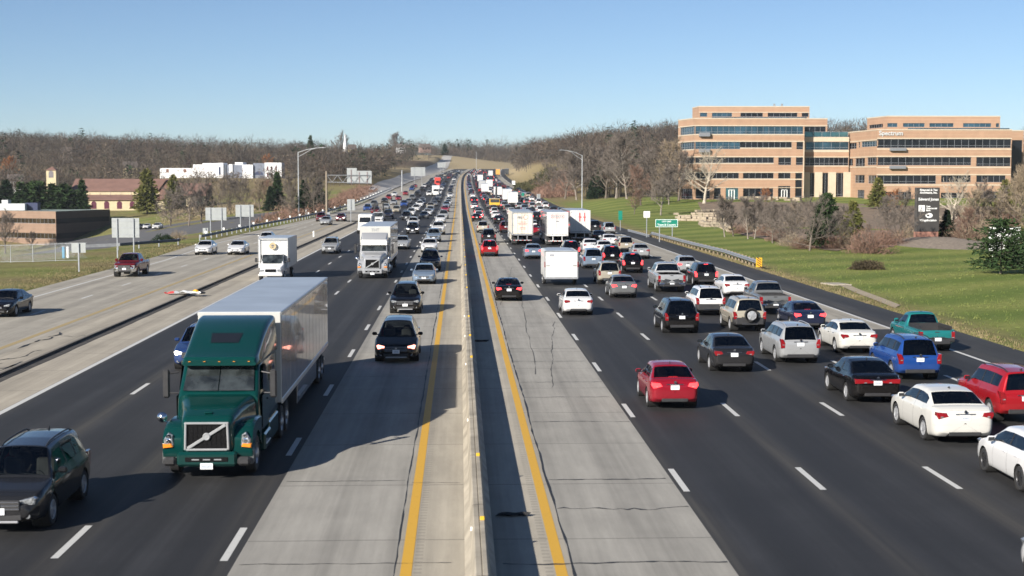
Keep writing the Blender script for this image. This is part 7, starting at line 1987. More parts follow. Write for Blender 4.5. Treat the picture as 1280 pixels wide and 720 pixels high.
# side road climbing on the left
cl = [(455, 247, 470), (462, 243, 500), (479, 228, 600), (500, 221, 720), (529, 211, 950), (552, 201, 1250), (562, 197, 1400), (575, 194, 1600)]
P_ = [Vector((*[at_depth(px, py, D)[0]], D, 0)) for px, py, D in cl]; vs = []; dens = []
for a, b in zip(P_, P_[1:]):
    for k in range(8): dens.append(a.lerp(b, k / 8))
dens.append(P_[-1])
for k, p in enumerate(dens):
    for s in (-4.2, -2, 0, 2, 4.2): vs.append((p.x + s, p.y, tz(p.x + s, p.y) + .22 - abs(s) * .02))
n = len(dens); mb = MB().add(vs, [(5 * k + i, 5 * k + i + 1, 5 * k + i + 6, 5 * k + i + 5) for k in range(n - 1) for i in range(4)])
tag(mb.build('road', plain('pale_side_road', (.38, .37, .35), .9, 0, .08, .2)), 'pale side road climbing the hill on the left', 'road', None, 'structure')
p = P_[1].lerp(P_[2], .45); o = bpy.data.objects.new('sedan', lo_mesh('sedan')); COL.objects.link(o); o.location = (p.x - 1.5, p.y, tz(p.x, p.y) + .4); o.color = (*PAINT['white'], 1)
o.rotation_euler = (0, 0, PI - .05); tag(o, 'lone white car on the pale side road at the left', 'sedan')
# ------------------------------------------------------------------ trees
def bark(name, c, v=.3):
    return plain(name, c, .95, 0, v, 2.0)
M['bark'] = bark('grey_brown_bark', (.135, .112, .090)); M['bark_pale'] = bark('pale_bark', (.40, .35, .28), .3); M['bark_mid'] = bark('light_grey_bark', (.22, .19, .16), .3)
def twig_mat(name, c, c2):
    m, nt, b = newmat(name); f = noise(nt, coords(nt), .35, 3)
    nt.links.new(ramp(nt, f, [(.35, c), (.65, c2)]), b.inputs['Base Color']); b.inputs['Roughness'].default_value = .95; b.inputs['Specular IOR Level'].default_value = .1
    return m
M['twig'] = twig_mat('bare_twigs', (.125, .106, .092), (.18, .155, .135)); M['twig_red'] = twig_mat('reddish_twigs', (.17, .105, .080), (.23, .145, .11)); M['twig_tan'] = twig_mat('tan_twigs', (.24, .19, .13), (.31, .25, .18))
M['twig_pale'] = twig_mat('pale_twigs', (.30, .27, .215), (.40, .36, .29)); M['rust'] = twig_mat('rust_leaves', (.24, .10, .045), (.32, .15, .07))
M['needle'] = twig_mat('evergreen_needles', (.022, .045, .018), (.045, .075, .028)); M['needle_y'] = twig_mat('olive_needles', (.085, .095, .026), (.15, .145, .045)); M['needle_d'] = twig_mat('dark_needles', (.012, .026, .014), (.024, .042, .020))
M['w_grey'] = twig_mat('woods_grey', (.062, .053, .044), (.108, .092, .074)); M['w_red'] = twig_mat('woods_brown', (.075, .054, .043), (.12, .088, .07)); M['w_dark'] = twig_mat('woods_dark', (.040, .036, .034), (.068, .060, .055)); M['w_tan'] = twig_mat('woods_tan', (.12, .098, .074), (.17, .14, .11)); M['olive_brush'] = twig_mat('olive_brush', (.040, .042, .020), (.075, .070, .034))
M['hedge'] = twig_mat('clipped_brown_hedge', (.055, .046, .030), (.10, .078, .048))

def rv(r, s=1.0): return Vector((r.gauss(0, s), r.gauss(0, s), r.gauss(0, s)))
def twig(mb, r, p, d, l, w, m=0):
    d = d.normalized(); a = d.orthogonal().normalized(); a.rotate(Matrix.Rotation(r.uniform(0, 6.28), 3, d))
    b = p + d * l
    mb.add([p - a * w * .5, p + a * w * .5, b], [(0, 1, 2)], m)
def bare_proto(seed, H=10.0, spread=.42, clear=.18, limbs=20, twn=11, up=.75, wood='bark', tw='twig', tww=.045, multi=1, rad_=.19):
    r = random.Random(seed); wd = MB(); tm = MB()
    stems = []
    for q in range(multi):
        a0 = r.uniform(0, 6.28); lean = Vector((math.cos(a0), math.sin(a0), 0)) * (.10 if multi == 1 else .55)
        pts = []; p = Vector((0, 0, -.3)); d = Vector((0, 0, 1)) + lean * .3
        n = 9
        for k in range(n + 1):
            pts.append(p.copy()); d = (d + rv(r, .07) + Vector((0, 0, .10)) + (lean * .05)).normalized(); p = p + d * (H * .93 / n)
        rr = [rad_ / multi ** .5 * H / 10 * (1 - .93 * (k / n) ** .9) + .008 for k in range(n + 1)]
        rr[0] *= 1.35
        wd.path(pts, rr, 7)
        stems.append((pts, rr))
    for q in range(limbs):
        pts, rr = stems[q % len(stems)]; n = len(pts) - 1
        t = clear + (1 - clear) * (q + .5) / limbs * .96; k = min(n - 1, int(t * n)); f = t * n - k
        p = pts[k].lerp(pts[k + 1], f); br = (rr[k] * (1 - f) + rr[k + 1] * f) * .62
        az = q * 2.4 + r.uniform(-.5, .5); e = up * (.55 + .75 * t) + r.uniform(-.15, .15)
        d = Vector((math.cos(az) * math.cos(e), math.sin(az) * math.cos(e), math.sin(e)))
        l = H * spread * (1.08 - .72 * t) * r.uniform(.75, 1.2); lp = [p.copy()]; x = p.copy(); ns = 6
        for s in range(ns):
            d = (d + rv(r, .13) + Vector((0, 0, .10))).normalized(); x = x + d * l / ns; lp.append(x.copy())
        wd.path(lp, [max(.010, br * (1 - .88 * s / ns)) for s in range(ns + 1)], 5)
        nsub = 8
        for s in range(nsub):
            u = .22 + .78 * (s + r.random()) / nsub; k2 = min(ns - 1, int(u * ns)); p2 = lp[k2].lerp(lp[k2 + 1], u * ns - k2)
            d2 = ((lp[k2 + 1] - lp[k2]).normalized() + rv(r, .55) + Vector((0, 0, .15))).normalized(); l2 = l * r.uniform(.28, .55) * (1.15 - .5 * u)
            sp = [p2]; x = p2.copy()
            for g in range(3):
                d2 = (d2 + rv(r, .16) + Vector((0, 0, .08))).normalized(); x = x + d2 * l2 / 3; sp.append(x.copy())
            wd.path(sp, [max(.009, br * .34 * (1 - .75 * g / 3)) for g in range(4)], 3)
            for g in range(twn):
                u3 = .1 + .9 * r.random(); k3 = min(2, int(u3 * 3)); p3 = sp[k3].lerp(sp[k3 + 1], u3 * 3 - k3)
                dd = (d2 + rv(r, .6) + Vector((0, 0, .12))).normalized(); tl = H * r.uniform(.035, .085)
                twig(tm, r, p3, dd, tl, tww * H / 10)
                if g % 2: twig(tm, r, p3 + dd * tl * .4, dd + rv(r, .5), tl * .7, tww * .7 * H / 10)
    return (wd.mesh('trunk', M[wood], 60), tm.mesh('crown', M[tw]))
def conifer_proto(seed, H=10.0, base=.30, mat='needle', droop=.25, dens=1.0, bare=.06, shape=1.0):
    r = random.Random(seed); wd = MB(); tm = MB()
    wd.tube((0, 0, -.3), (0, 0, H * .55), .19 * H / 10, .10 * H / 10, 7); wd.tube((0, 0, H * .55), (0, 0, H * .97), .10 * H / 10, .015, 6)
    nl = int(26 * dens ** .5)
    for k in range(nl):
        t = bare + (1 - bare) * (k + r.random() * .8) / nl; z = H * t
        rad0 = H * base * (1 - t) ** shape * r.uniform(.75, 1.15) + .12
        nb = int(7 + 5 * (1 - t))
        for j in range(nb):
            az = 2 * PI * (j + r.random() * .8) / nb + k * .7; l = rad0 * r.uniform(.65, 1.12)
            d = Vector((math.cos(az), math.sin(az), r.uniform(-.12, .18) + .25 * t)); p = Vector((0, 0, z)); e = p + d * l + Vector((0, 0, -droop * l * .5))
            wd.tube(p, p.lerp(e, .8), .022 * H / 10, .008, 3, caps=False)
            n = int((9 + 8 * l) * dens)
            for q in range(n):
                u = .18 + .82 * r.random(); c = p.lerp(e, u) + rv(r, .05 * H / 10)
                dd = (e - p).normalized() * .7 + rv(r, .55); s = H * r.uniform(.028, .055)
                dd.normalize(); a = dd.orthogonal().normalized(); a.rotate(Matrix.Rotation(r.uniform(0, 6.28), 3, dd))
                tm.add([c - a * s * .30, c + a * s * .30, c + dd * s * 1.2 + a * s * .12, c + dd * s * 1.25 - a * s * .12], [(0, 1, 2, 3)])
    return (wd.mesh('trunk', M['bark'], 60), tm.mesh('crown', M[mat]))
def bush_proto(seed, W=2.0, Hh=1.6, mat='twig_red', n=2600, leafy=False):
    r = random.Random(seed); wd = MB(); tm = MB(); st = []
    for k in range(14):
        a = r.uniform(0, 6.28); e = Vector((math.cos(a) * W * .6 * r.random(), math.sin(a) * W * .6 * r.random(), Hh * r.uniform(.6, .95)))
        wd.tube((0, 0, -.15), e, .03, .008, 4); st.append(e)
    for k in range(n):
        u = r.random() ** .5; th = r.uniform(0, 6.28); ph = math.acos(r.uniform(0, 1)); bump = 1 + .16 * math.sin(3 * th + seed) + .10 * math.sin(5 * ph + 2 * th)
        p = Vector((W * u * bump * math.sin(ph) * math.cos(th), W * u * bump * math.sin(ph) * math.sin(th), Hh * u * bump * math.cos(ph)))
        d = p.normalized() * .7 + rv(r, .5) + Vector((0, 0, .5))
        if leafy:
            s = r.uniform(.10, .2); d.normalize(); a = d.orthogonal().normalized(); a.rotate(Matrix.Rotation(r.uniform(0, 6.28), 3, d))
            tm.add([p - a * s * .3, p + a * s * .3, p + d * s + a * s * .1, p + d * s - a * s * .1], [(0, 1, 2, 3)])
        else: twig(tm, r, p - d * .15, d, r.uniform(.25, .55), .03)
    return (wd.mesh('stems', M['bark'], 60), tm.mesh('crown', M[mat]))
TP = {}
def tproto(k):
    if k in TP: return TP[k]
    b = k[:-1] if k[-1].isdigit() else k; i = int(k[-1]) if k[-1].isdigit() else 0
    f = {'bare': lambda: bare_proto(10 + i, 10, .46, .18, 26, 17, .72), 'wide': lambda: bare_proto(20 + i, 10, .62, .12, 26, 18, .55, multi=2), 'tan': lambda: bare_proto(30 + i, 10, .46, .13, 26, 17, .8, tw='twig_tan'),
         'red': lambda: bare_proto(40 + i, 10, .46, .18, 25, 17, .7, tw='twig_red'), 'pale': lambda: bare_proto(50 + i, 10, .50, .22, 20, 8, .62, 'bark_pale', 'twig_pale', .04, rad_=.27), 'slim': lambda: bare_proto(60 + i, 10, .36, .20, 26, 16, .85, 'bark_mid', 'twig', rad_=.15),
         'rust': lambda: bare_proto(70 + i, 10, .45, .2, 18, 12, .6, tw='rust', tww=.08), 'clump': lambda: bare_proto(80 + i, 10, .55, .06, 32, 19, .8, multi=4),
         'fir': lambda: conifer_proto(10 + i, 10, .26), 'pine': lambda: conifer_proto(20 + i, 10, .38, 'needle', .1, 1.2, .12, .55), 'open': lambda: conifer_proto(90 + i, 10, .50, 'needle', .05, .62, .10, .38), 'olive': lambda: conifer_proto(30 + i, 10, .34, 'needle_y', .2, .9, .1, .7), 'dark': lambda: conifer_proto(40 + i, 10, .32, 'needle_d', .2, 1.2, .04, .8),
         'bushr': lambda: bush_proto(1 + i, 2, 2.2, 'twig_red'), 'busht': lambda: bush_proto(5 + i, 2, 1.9, 'twig_tan'), 'bushg': lambda: bush_proto(8 + i, 2, 1.5, 'needle_d', 3400, True), 'hedge': lambda: bush_proto(12 + i, 2.0, 1.3, 'hedge', 6000, True)}[b]
    TP[k] = f(); return TP[k]
TREES = 0
def tree(kind, px, py, hpx, label, group=None, D=None, wide=1.0, name=None, sink=0.0):
    """base at a pixel (or at depth D), height in photo pixels"""
    if D is None: x, y, z = tground(px, py)
    else: x, y = at_depth(px, py, D)[0], D; z = tz(x, y)
    s = hpx * y / F / 10
    if D is not None: s = (at_depth(px, py - hpx, D)[1] - z) / 10
    if kind.startswith('bush') or kind.startswith('hedge'): s = hpx * y / F / 2.0
    tr_, cr = tproto(kind)
    nm = name or ('shrub' if kind.startswith(('bush', 'hedge')) else ('conifer_tree' if kind[:-1] in ('fir', 'pine', 'olive', 'dark', 'open') else 'bare_tree'))
    cat = {'shrub': 'shrub', 'conifer_tree': 'conifer', 'bare_tree': 'tree'}.get(nm, 'tree')
    t = thing(nm, label, cat, (x, y, z - sink * s), R.uniform(0, 6.28), group); t.scale = (s * wide, s * wide, s)
    for n_, me in (('trunk' if cat != 'shrub' else 'stems', tr_), ('crown', cr)): o = bpy.data.objects.new(n_, me); link(o, t)
    return t
# left side
for a in (
 ('dark0', 8, 262, 36, 'dark evergreen at the left edge behind the brown office'), ('fir0', 27, 262, 33, 'evergreen second from the left edge behind the brown office roof'), ('pine0', 46, 263, 36, 'full evergreen left of the church tower foot'), ('fir1', 66, 263, 33, 'evergreen directly in front of the church tower'), ('pine1', 80, 262, 31, 'broad low evergreen right of the church tower'), ('dark1', 90, 262, 20, 'small dark evergreen behind the end of the brown office'),
 ('fir2', 103, 263, 38, 'narrow evergreen standing before the church wall'), ('olive0', 184, 268, 56, 'tall olive green conifer at the right end of the church'), ('olive1', 217, 262, 42, 'yellowish conifer behind the bare trees right of the church'), ('fir3', 347, 262, 46, 'green conifer left of the tall street lamp'), ('dark2', 262, 262, 26, 'dark evergreen between bare trees below the white building'), ('dark0', 338, 264, 30, 'dark low evergreen left of the green conifer'),
 ('wide0', 236, 283, 58, 'broad grey bare tree right of the church car park'), ('wide1', 213, 283, 46, 'grey bare tree beside the olive conifer'), ('bare0', 252, 279, 52, 'bare tree behind the two grey sign backs'), ('clump0', 288, 266, 44, 'wide spreading bare tree below the white building'), ('wide2', 306, 265, 40, 'second spreading bare tree below the white building'), ('tan0', 272, 263, 38, 'tan bare tree below the middle of the white building'), ('tan1', 325, 264, 40, 'tan bare tree below the right end of the white building'), ('red0', 334, 262, 36, 'reddish bare tree left of the green conifer'),
 ('rust0', 333, 219, 26, 'rust leaved tree above the right end of the white building'), ('bare1', 367, 262, 42, 'bare tree just left of the street lamp'), ('rust1', 12, 236, 40, 'rust tinted tree above the evergreens at the left edge'),
 ('dark1', 381, 268, 42, 'dark evergreen right of the street lamp'), ('clump1', 394, 268, 46, 'dense bare tree right of the street lamp'), ('bare2', 362, 274, 40, 'bare tree at the foot of the street lamp'), ('dark2', 398, 263, 40, 'dark evergreen left of the sign gantry'),
 ('bushg0', 205, 303, 13, 'low grey green shrub beside the car park guardrail'), ('busht0', 222, 300, 12, 'low tan shrub behind the blue sign'), ('bare0', 6, 318, 52, 'bare tree in front of the brown office at the left edge'), ('bare1', 38, 312, 22, 'small bare tree before the brown office wall'),
): tree(*a, D=(452 if 20 < a[1] < 110 and a[0][:3] in ('fir', 'pin', 'dar') else None), wide=1.6 if a[1] < 100 and a[0][:3] in ('fir', 'pin', 'dar') else 1.1)
# right side
for a in (
 ('pale0', 880, 255, 70, 'pale barked sycamore before the left wing of the offices'), ('bare2', 848, 252, 62, 'grey bare tree at the left end of the offices'), ('red1', 793, 268, 30, 'small bare sapling on the lawn above the marker sign'), ('slim0', 826, 269, 62, 'slim pale trunked tree on the lawn beside the offices'), ('red2', 801, 257, 50, 'reddish bare tree on the upper lawn'), ('slim1', 836, 256, 44, 'slim tree beside the stone terrace walls'),
 ('slim2', 721, 250, 64, 'slim tall tree left of the dark spruce'), ('dark0', 741, 249, 27, 'small dark spruce at the top of the lawn'), ('slim0', 770, 248, 80, 'tall slim pale trunked tree behind the lawn, left of a near twin'), ('slim1', 784, 249, 82, 'tall slim pale trunked tree behind the lawn, right of its near twin'), ('bare0', 757, 248, 66, 'broad bare tree right of the dark spruce'), ('bare1', 706, 249, 58, 'bare tree at the left end of the lawn edge'), ('clump0', 815, 250, 66, 'wide many stemmed bare tree behind the lawn'), ('tan0', 835, 250, 74, 'tan bare tree beside the left end of the offices'), ('bare2', 735, 247, 62, 'bare tree just behind the dark spruce'), ('fir1', 750, 247, 40, 'green conifer among the bare trees behind the lawn'), ('red0', 772, 247, 58, 'reddish bare tree among the slim trunks'), ('wide1', 690, 246, 44, 'low bare tree above the brush knoll'),
 ('slim2', 906, 297, 52, 'leftmost slim grey tree below the office terrace'), ('bare1', 917, 296, 48, 'slender grey tree beside the leftmost one below the terrace'), ('slim0', 935, 299, 54, 'pale trunked tree in the middle of the lower row'), ('slim1', 943, 299, 50, 'pale trunked tree beside the middle of the lower row'), ('bare0', 966, 304, 52, 'round headed bare tree in the lower row'), ('clump1', 985, 306, 52, 'dense many stemmed bare tree in the lower row'), ('wide0', 1012, 314, 66, 'large grey bare tree left of the evergreens'), ('clump2', 952, 292, 46, 'grey thicket tree behind the lower row'), ('tan2', 995, 300, 46, 'tan tree behind the large grey bare tree'),
 ('rust2', 958, 260, 26, 'rust coloured small tree before the office doors'), ('pine0', 1033, 300, 58, 'full green evergreen before the glass link of the offices'), ('olive2', 1066, 306, 54, 'olive yellow pine right of the full green evergreen'), ('pine2', 1020, 312, 36, 'lower green evergreen beside the large grey bare tree'), ('olive0', 1097, 262, 40, 'olive conifer close to the right office wing'), ('clump0', 1050, 312, 50, 'grey thicket between the evergreens'), ('rust0', 1118, 272, 36, 'rust tinted tree left of the pylon sign'), ('wide2', 1126, 306, 66, 'broad bare tree just left of the pylon sign'), ('bare2', 1108, 300, 54, 'bare tree behind the round brown bush'), ('slim2', 1082, 312, 34, 'short leaning pale tree behind the round brown bush'),
 ('bushr0', 1086, 317, 30, 'round reddish brown bush left of the pylon sign'), ('hedge0', 1084, 337, 17, 'clipped dark brown hedge on the lawn below the round bush'),
 ('pale1', 1190, 300, 82, 'tall pale bare tree right of the pylon sign'), ('dark1', 1183, 303, 40, 'dark shrub like evergreen right behind the pylon sign'), ('tan1', 1216, 302, 66, 'tan bare tree behind the estate sign, left of the tallest thicket'), ('clump1', 1240, 300, 70, 'dense tan thicket tree behind the pine at the right edge'), ('tan0', 1262, 300, 84, 'large tan bare tree at the right edge'), ('tan2', 1285, 302, 92, 'tall tan bare tree cut by the right edge'), ('red1', 1205, 304, 44, 'reddish thicket tree between the pylon and the pine'), ('busht0', 1222, 304, 32, 'tan bush left of the pine at the right edge'), ('bushr1', 1246, 300, 40, 'brown bush behind the estate sign'), ('olive1', 1256, 286, 60, 'olive tinged tree at the right end of the offices'),
 ('open1', 1251, 342, 68, 'open branched pine standing before the white estate sign'), ('open2', 1274, 336, 44, 'smaller pine at the right edge beside the estate sign'),
): tree(*a, wide=1.35 if a[1] == 1251 else (1.3 if a[0] == 'hedge0' else 1.12))
# clump of shrubs along the terrace, counted as one planting each
for k, (px, py, h) in enumerate(((925, 292, 12), (940, 291, 14), (957, 296, 14), (975, 302, 16), (990, 308, 16), (1003, 312, 14), (1040, 312, 20), (1058, 312, 18), (1074, 310, 18), (1110, 306, 20), (1140, 300, 22), (1196, 303, 24), (1212, 304, 22), (1233, 304, 30))):
    tree(('bushr1', 'busht0', 'bushr0')[k % 3], px, py, h, 'brown leafless shrub in the planting below the offices', 'shrubs below the offices', wide=1.3)
# planting bed between the terrace and the lower row
mb = MB(); vs = []; T_ = [(872, 253, 884, 280), (920, 253, 925, 294), (980, 254, 985, 307), (1040, 254, 1035, 314), (1090, 256, 1085, 313), (1140, 258, 1135, 306), (1200, 258, 1200, 306), (1275, 260, 1275, 304)]
for (xa, ya, xb, yb) in T_:
    A_, B_ = tground(xa, ya), tground(xb, yb)
    for k in range(9): X, Y = A_[0] + (B_[0] - A_[0]) * k / 8, A_[1] + (B_[1] - A_[1]) * k / 8; vs.append((X, Y, tz(X, Y)))
# refine along the bed so that it follows the ground
vv = []; nU = 60
for u in range(nU + 1):
    t = u / nU * (len(T_) - 1); i = min(len(T_) - 2, int(t)); f = t - i
    for k in range(9):
        a, b = vs[i * 9 + k], vs[(i + 1) * 9 + k]; X, Y = a[0] * (1 - f) + b[0] * f, a[1] * (1 - f) + b[1] * f
        if k in (0, 8): Y += (.9 * math.sin(u * 1.1) + .6 * math.sin(u * 2.7)) * (1 if k else -1)
        vv.append((X, Y, max(tz(X, Y), tz(X - 1, Y), tz(X + 1, Y), tz(X, Y - 1.5), tz(X, Y + 1.5)) + .06))
tag(MB().add(vv, [(u * 9 + k, (u + 1) * 9 + k, (u + 1) * 9 + k + 1, u * 9 + k + 1) for u in range(nU) for k in range(8)]).build('planting_bed', plain('leaf_litter', (.17, .125, .085), .95, 0, .35, .8)), 'brown mulched planting bed below the office block', 'planting bed', None, 'structure')
# mulch mound under the pylon
mx, my, mz = tground(1160, 303); mb = MB(); vs = []; nr_, ns_ = 8, 28
for i in range(nr_ + 1):
    for j in range(ns_):
        a = 2 * PI * j / ns_; q = i / nr_; X = mx - .5 + 7.8 * q * math.cos(a) * (1 + .12 * math.sin(3 * a)); Y = my - 6 + 13 * q * math.sin(a)
        vs.append((X, Y, tz(X, Y) + .9 * math.cos(q * PI / 2) ** 1.3 - .06 + .04 * math.sin(7 * a + 3 * i)))
mb.add(vs, [(i * ns_ + j, i * ns_ + (j + 1) % ns_, (i + 1) * ns_ + (j + 1) % ns_, (i + 1) * ns_ + j) for i in range(nr_) for j in range(ns_)])
tag(mb.build('ground_mound', plain('mulch', (.20, .165, .13), .95, 0, .3, 3, bump=.6), None, 60), 'mulched mound around the pylon sign', 'mound', None, 'structure')
# brush on the knoll and along the left guardrail, and the far woods: too many to count
def brush(name, label, pts, mat, seed, n, hh=(.8, 2.0), w=.10):
    r = random.Random(seed); tm = MB()
    for k in range(n):
        x, y = pts(r); z = tz(x, y) if k % 7 == 0 or k == 0 else None
        if z is None: z = tz(x, y)
        h = r.uniform(*hh)
        for q in range(34):
            a = r.uniform(0, 6.28); e = r.uniform(.1, 1.3); d = Vector((math.cos(a) * math.cos(e), math.sin(a) * math.cos(e), math.sin(e)))
            p = Vector((x, y, z)) + Vector((r.gauss(0, h * .4), r.gauss(0, h * .4), r.random() * h * .6)); twig(tm, r, p, d, h * r.uniform(.35, .6), w)
    tag(tm.build(name, mat), label, 'undergrowth', None, 'stuff')
def pxband(x0, x1, D0, D1, jx=0):
    def f(r):
        px = r.uniform(x0, x1); D = r.uniform(D0, D1); return at_depth(px, 240, D)[0], D
    return f
def railband(r):
    y = r.uniform(300, 560); return float(np.interp(y, [300, 380, 520, 585], [-31.5, -30.5, -29.0, -28.2])) - r.uniform(1.5, 9), y
brush('brush', 'reddish brown brush along the left guardrail', railband, M['twig_red'], 3, 420, (1.0, 2.8), .12)
brush('brush', 'reddish brown brush on the slope of the right knoll', pxband(672, 716, 480, 600), M['twig_red'], 4, 380, (1.2, 3.0), .16)
brush('brush', 'dark evergreen brush on top of the right knoll', pxband(646, 692, 560, 640), M['olive_brush'], 5, 170, (1.5, 3.2), .45)
brush('brush', 'tan brush in front of the trees left of the road', pxband(200, 372, 430, 470), M['twig_tan'], 6, 260, (.8, 2.2), .12)

def forest(name, label, regions, seed, keep=None):
    """woods as one mass: every tree has its own trunk and twigs"""
    r = random.Random(seed); tm = MB(); tri = []; tw_m = []
    V = []; Fc = []; Ms = []
    for (sample, n, hlo, hhi, nt_, mats) in regions:
        for k in range(n):
            s = sample(r)
            if s is None: continue
            x, y = s; z = tz(x, y); h = r.uniform(hlo, hhi) * r.choice((.8, 1.0, 1.0, 1.0, 1.18)); cr = h * r.uniform(.30, .42); m = r.choices([0, 1, 2, 3, 5], mats[:4] + [mats[0] * .7])[0]
            b = len(V); tw = .16
            V += [(x - tw, y, z - .5), (x + tw, y, z - .5), (x + .03, y, z + h * .8), (x - .03, y, z + h * .8)]; Fc.append((b, b + 1, b + 2, b + 3)); Ms.append(0 if m != 3 else 4)
            for q in range(int(nt_ * 1.55) if m != 3 else nt_):
                if m == 3:   # evergreen
                    t = r.random() ** 1.3; a = r.uniform(0, 6.28); rr = cr * .75 * (1 - t) * r.random() ** .4
                    p = (x + rr * math.cos(a), y + rr * math.sin(a), z + h * (.08 + .92 * t)); d = (math.cos(a), math.sin(a), r.uniform(-.5, .4)); l = h * r.uniform(.09, .17); w = l * .5
                else:
                    u = r.random() ** .45; a = r.uniform(0, 6.28); c = r.uniform(-1, 1); sn = math.sqrt(1 - c * c)
                    p = (x + cr * u * sn * math.cos(a), y + cr * u * sn * math.sin(a), z + h * .60 + h * .38 * u * c)
                    d = (sn * math.cos(a) + r.gauss(0, .45), sn * math.sin(a) + r.gauss(0, .45), c * .8 + .22 + r.gauss(0, .40)); l = h * r.uniform(.12, .24); w = .17 + .09 * r.random()
                dl = math.sqrt(d[0] ** 2 + d[1] ** 2 + d[2] ** 2) or 1; ax, ay, az = r.gauss(0, 1), r.gauss(0, 1), r.gauss(0, 1); al = math.sqrt(ax * ax + ay * ay + az * az) or 1; ax, ay, az = ax / al * w / 2, ay / al * w / 2, az / al * w / 2
                b = len(V); V += [(p[0] - ax, p[1] - ay, p[2] - az), (p[0] + ax, p[1] + ay, p[2] + az), (p[0] + d[0] / dl * l, p[1] + d[1] / dl * l, p[2] + d[2] / dl * l)]
                Fc.append((b, b + 1, b + 2)); Ms.append(m)
    mb = MB(); mb.v = V; mb.f = Fc; mb.m = Ms
    tag(mb.build(name, [M['w_grey'], M['w_red'], M['w_tan'], M['needle_d'], M['bark'], M['w_dark']]), label, 'woods', None, 'stuff')
def band(x0, x1, D0, D1, ok=None):
    def f(r):
        D = math.sqrt(r.uniform(D0 * D0, D1 * D1)); px = r.uniform(x0, x1); X = at_depth(px, 220, D)[0]
        if ok and not ok(px, D, X): return None
        return X, D
    return f
mixn = [6, 2.4, 1.2, .5, 0]
forest('woods', 'leafless woods covering the left ridge', [(band(-60, 375, 720, 1020, lambda p, D, X: not (190 < p < 356 and D < 735)), 1500, 8, 12.5, 70, mixn), (band(-60, 195, 560, 700), 220, 8, 12, 70, mixn), (band(-100, 380, 1020, 1120), 330, 9, 14, 60, mixn), (band(195, 360, 575, 640), 60, 5, 9, 60, [3, 3, 3, .4, 0])], 21)
forest('woods', 'dark leafless woods left of the side road', [(band(368, 492, 590, 900, lambda p, D, X: p < np.interp(D, [590, 720, 900], [452, 480, 490]) and not (422 < p < 448 and 830 < D < 880)), 620, 8, 13, 75, [7, 1.5, .3, 1.6, 0]), (band(355, 520, 900, 1150, lambda p, D, X: p < np.interp(D, [900, 1150], [500, 525])), 300, 9, 14, 65, [6, 1.5, .8, 1.3, 0])], 22)
forest('woods', 'distant tree line on the skyline beyond the road', [(band(495, 660, 1560, 1750), 380, 11, 19, 55, [6, 2, 1.2, 1.6, 0]), (band(490, 562, 1250, 1500, lambda p, D, X: p < np.interp(D, [1250, 1500], [536, 552])), 60, 8, 14, 55, [4, 2, 1, 2.5, 0]), (band(630, 700, 1150, 1500, lambda p, D, X: X > xc(D) + 42), 160, 10, 15, 55, mixn), (band(632, 676, 760, 1150, lambda p, D, X: X > xc(D) + 33), 220, 8, 13, 60, mixn), (band(555, 640, 1430, 1560), 170, 7, 12, 55, mixn), (band(540, 650, 1490, 1570), 220, 9, 14, 55, mixn)], 23)
forest('woods', 'leafless woods on the hill behind the right lawn', [(band(652, 850, 640, 950, lambda p, D, X: p > np.interp(D, [640, 700, 950], [716, 690, 655])), 900, 9, 13.5, 75, [6, 2.6, 1.6, .5, 0]), (band(690, 850, 452, 640, lambda p, D, X: p > np.interp(D, [452, 640], [722, 720])), 330, 9, 14, 85, [6, 2.6, 1.8, .3, 0]), (band(1010, 1100, 640, 760), 90, 9, 12, 60, mixn), (band(1260, 1420, 420, 600), 160, 9, 14, 70, [4, 2, 3, .3, 0])], 24)
# a few skyline trees that stand out
for a in (('bare0', 422, 186, 20, 'tall bare tree on the skyline left of the steeple', None, 960), ('bare1', 498, 188, 22, 'tall bare tree on the skyline beside the road', None, 1350), ('bare2', 490, 190, 22, 'bare skyline tree left of the pale house', None, 1340), ('dark0', 573, 196, 16, 'dark evergreen on the skyline above the road bend', None, 1560), ('dark1', 556, 194, 14, 'dark evergreen beside the pink brick house', None, 1480), ('fir0', 388, 190, 20, 'evergreen on the skyline above the street lamp', None, 960)): tree(*a)

# dry grass tufts along the paving edges and over the near lawn
def tufts(label, n, pick, mat, seed, h0, h1):
    r = random.Random(seed); tm = MB()
    for k in range(n):
        x, y = pick(r); z = tz(x, y) - .02
        for q in range(5):
            a = r.uniform(0, 6.28); h = r.uniform(h0, h1); p = Vector((x + r.gauss(0, .12), y + r.gauss(0, .12), z)); twig(tm, r, p, Vector((math.cos(a) * .5, math.sin(a) * .5, 1)), h, .05)
    tag(tm.build('grass', mat), label, 'grass', None, 'stuff')
M['straw'] = twig_mat('dry_straw', (.15, .125, .065), (.25, .205, .115)); M['blade'] = twig_mat('grass_blades', (.10, .14, .035), (.20, .22, .07))
tufts('ragged dry grass along the right shoulder edge', 1700, lambda r: (26.65 + abs(r.gauss(0, .7)), r.uniform(45, 230)), M['straw'], 31, .08, .26)
tufts('grass tufts over the near right lawn', 2600, lambda r: (27 + 34 * r.random() ** 1.3, 55 + 110 * r.random() ** 1.2), M['blade'], 32, .06, .20)
tufts('dry grass along the left edge of the collector road', 1500, lambda r: (-31.7 - abs(r.gauss(0, 3.0)) , r.uniform(85, 190)), M['straw'], 33, .06, .22)
tufts('weeds along the kerbed divider joint', 160, lambda r: (-21.1 + r.gauss(0, .08), r.uniform(45, 150)), M['straw'], 34, .10, .30)
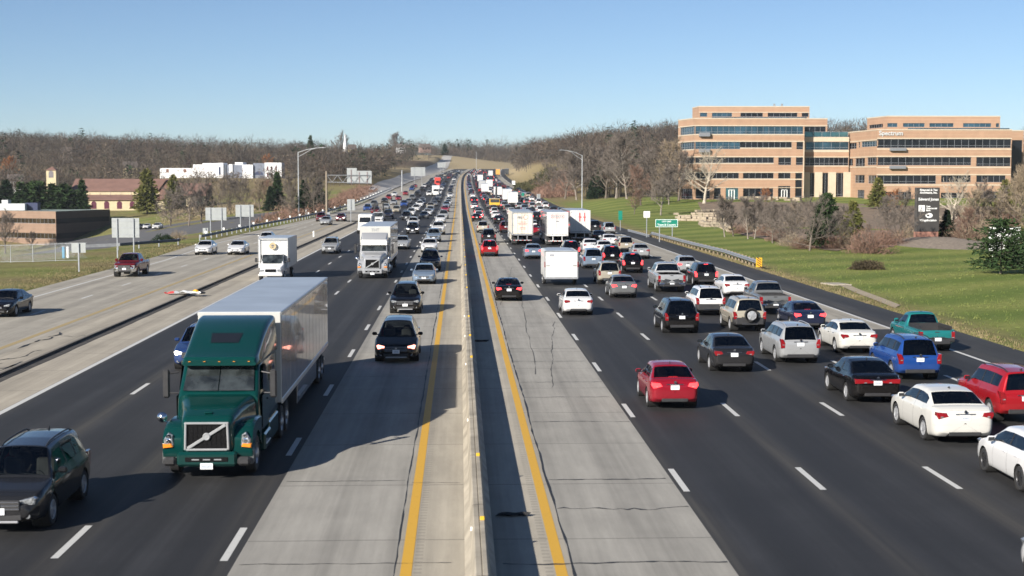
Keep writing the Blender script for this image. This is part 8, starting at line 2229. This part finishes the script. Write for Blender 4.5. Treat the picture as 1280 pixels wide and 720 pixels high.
# ------------------------------------------------------------------ light, sky, camera
SUND = Vector((1.35, 1.6, -1.0)).normalized()          # the way the light travels: from behind the camera on the left
sd = bpy.data.lights.new('sun', 'SUN'); sd.energy = 5.0; sd.angle = rad(.53); sd.color = (1.0, .93, .83)
so = bpy.data.objects.new('sun', sd); COL.objects.link(so)
so.rotation_euler = SUND.to_track_quat('-Z', 'Y').to_euler(); so.location = (-40, -40, 60)
w = bpy.data.worlds.new('World'); SC.world = w; w.use_nodes = True
nt = w.node_tree; bg = nt.nodes['Background']
sky = nt.nodes.new('ShaderNodeTexSky'); sky.sky_type = 'NISHITA'; sky.sun_disc = False
sky.sun_elevation = math.asin(-SUND.z); sky.sun_rotation = math.atan2(-SUND.x, -SUND.y)
sky.altitude = 150; sky.air_density = .66; sky.dust_density = .25; sky.ozone_density = 3.0
nt.links.new(sky.outputs[0], bg.inputs[0]); bg.inputs[1].default_value = .062
cam = bpy.data.cameras.new('camera'); co = bpy.data.objects.new('camera', cam); COL.objects.link(co)
cam.sensor_width = 36; cam.lens = F / 1280 * 36; cam.clip_end = 12000; cam.clip_start = .5
Mx = Matrix((RT, UP, -FW)).transposed(); co.matrix_world = Matrix.Translation((0, 0, H)) @ Mx.to_4x4()
cam.dof.use_dof = True; cam.dof.focus_distance = 75; cam.dof.aperture_fstop = 1.25
SC.camera = co
SC.view_settings.view_transform = 'Standard'; SC.view_settings.look = 'None'; SC.view_settings.gamma = 1
SC.view_settings.exposure = .82
SC.cycles.max_bounces = 6; SC.cycles.transparent_max_bounces = 12; SC.cycles.diffuse_bounces = 3; SC.cycles.glossy_bounces = 3
SC.cycles.use_denoising = True

# thin autumn haze over the valley
hz = MB().box((0, 1330, 17.5), (3400, 2700, 117), 0).mesh('haze', [])
hm = bpy.data.materials.new('haze'); hm.use_nodes = True; hn = hm.node_tree
hn.nodes.remove(hn.nodes['Principled BSDF']); hv = hn.nodes.new('ShaderNodeVolumePrincipled')
hv.inputs['Color'].default_value = (.86, .92, 1.0, 1); hv.inputs['Density'].default_value = .00007; hv.inputs['Anisotropy'].default_value = .1
hn.links.new(hv.outputs[0], hn.nodes['Material Output'].inputs['Volume']); hz.materials.append(hm)
ho = bpy.data.objects.new('haze', hz); COL.objects.link(ho); tag(ho, 'thin pale haze over the valley', 'haze', None, 'stuff')
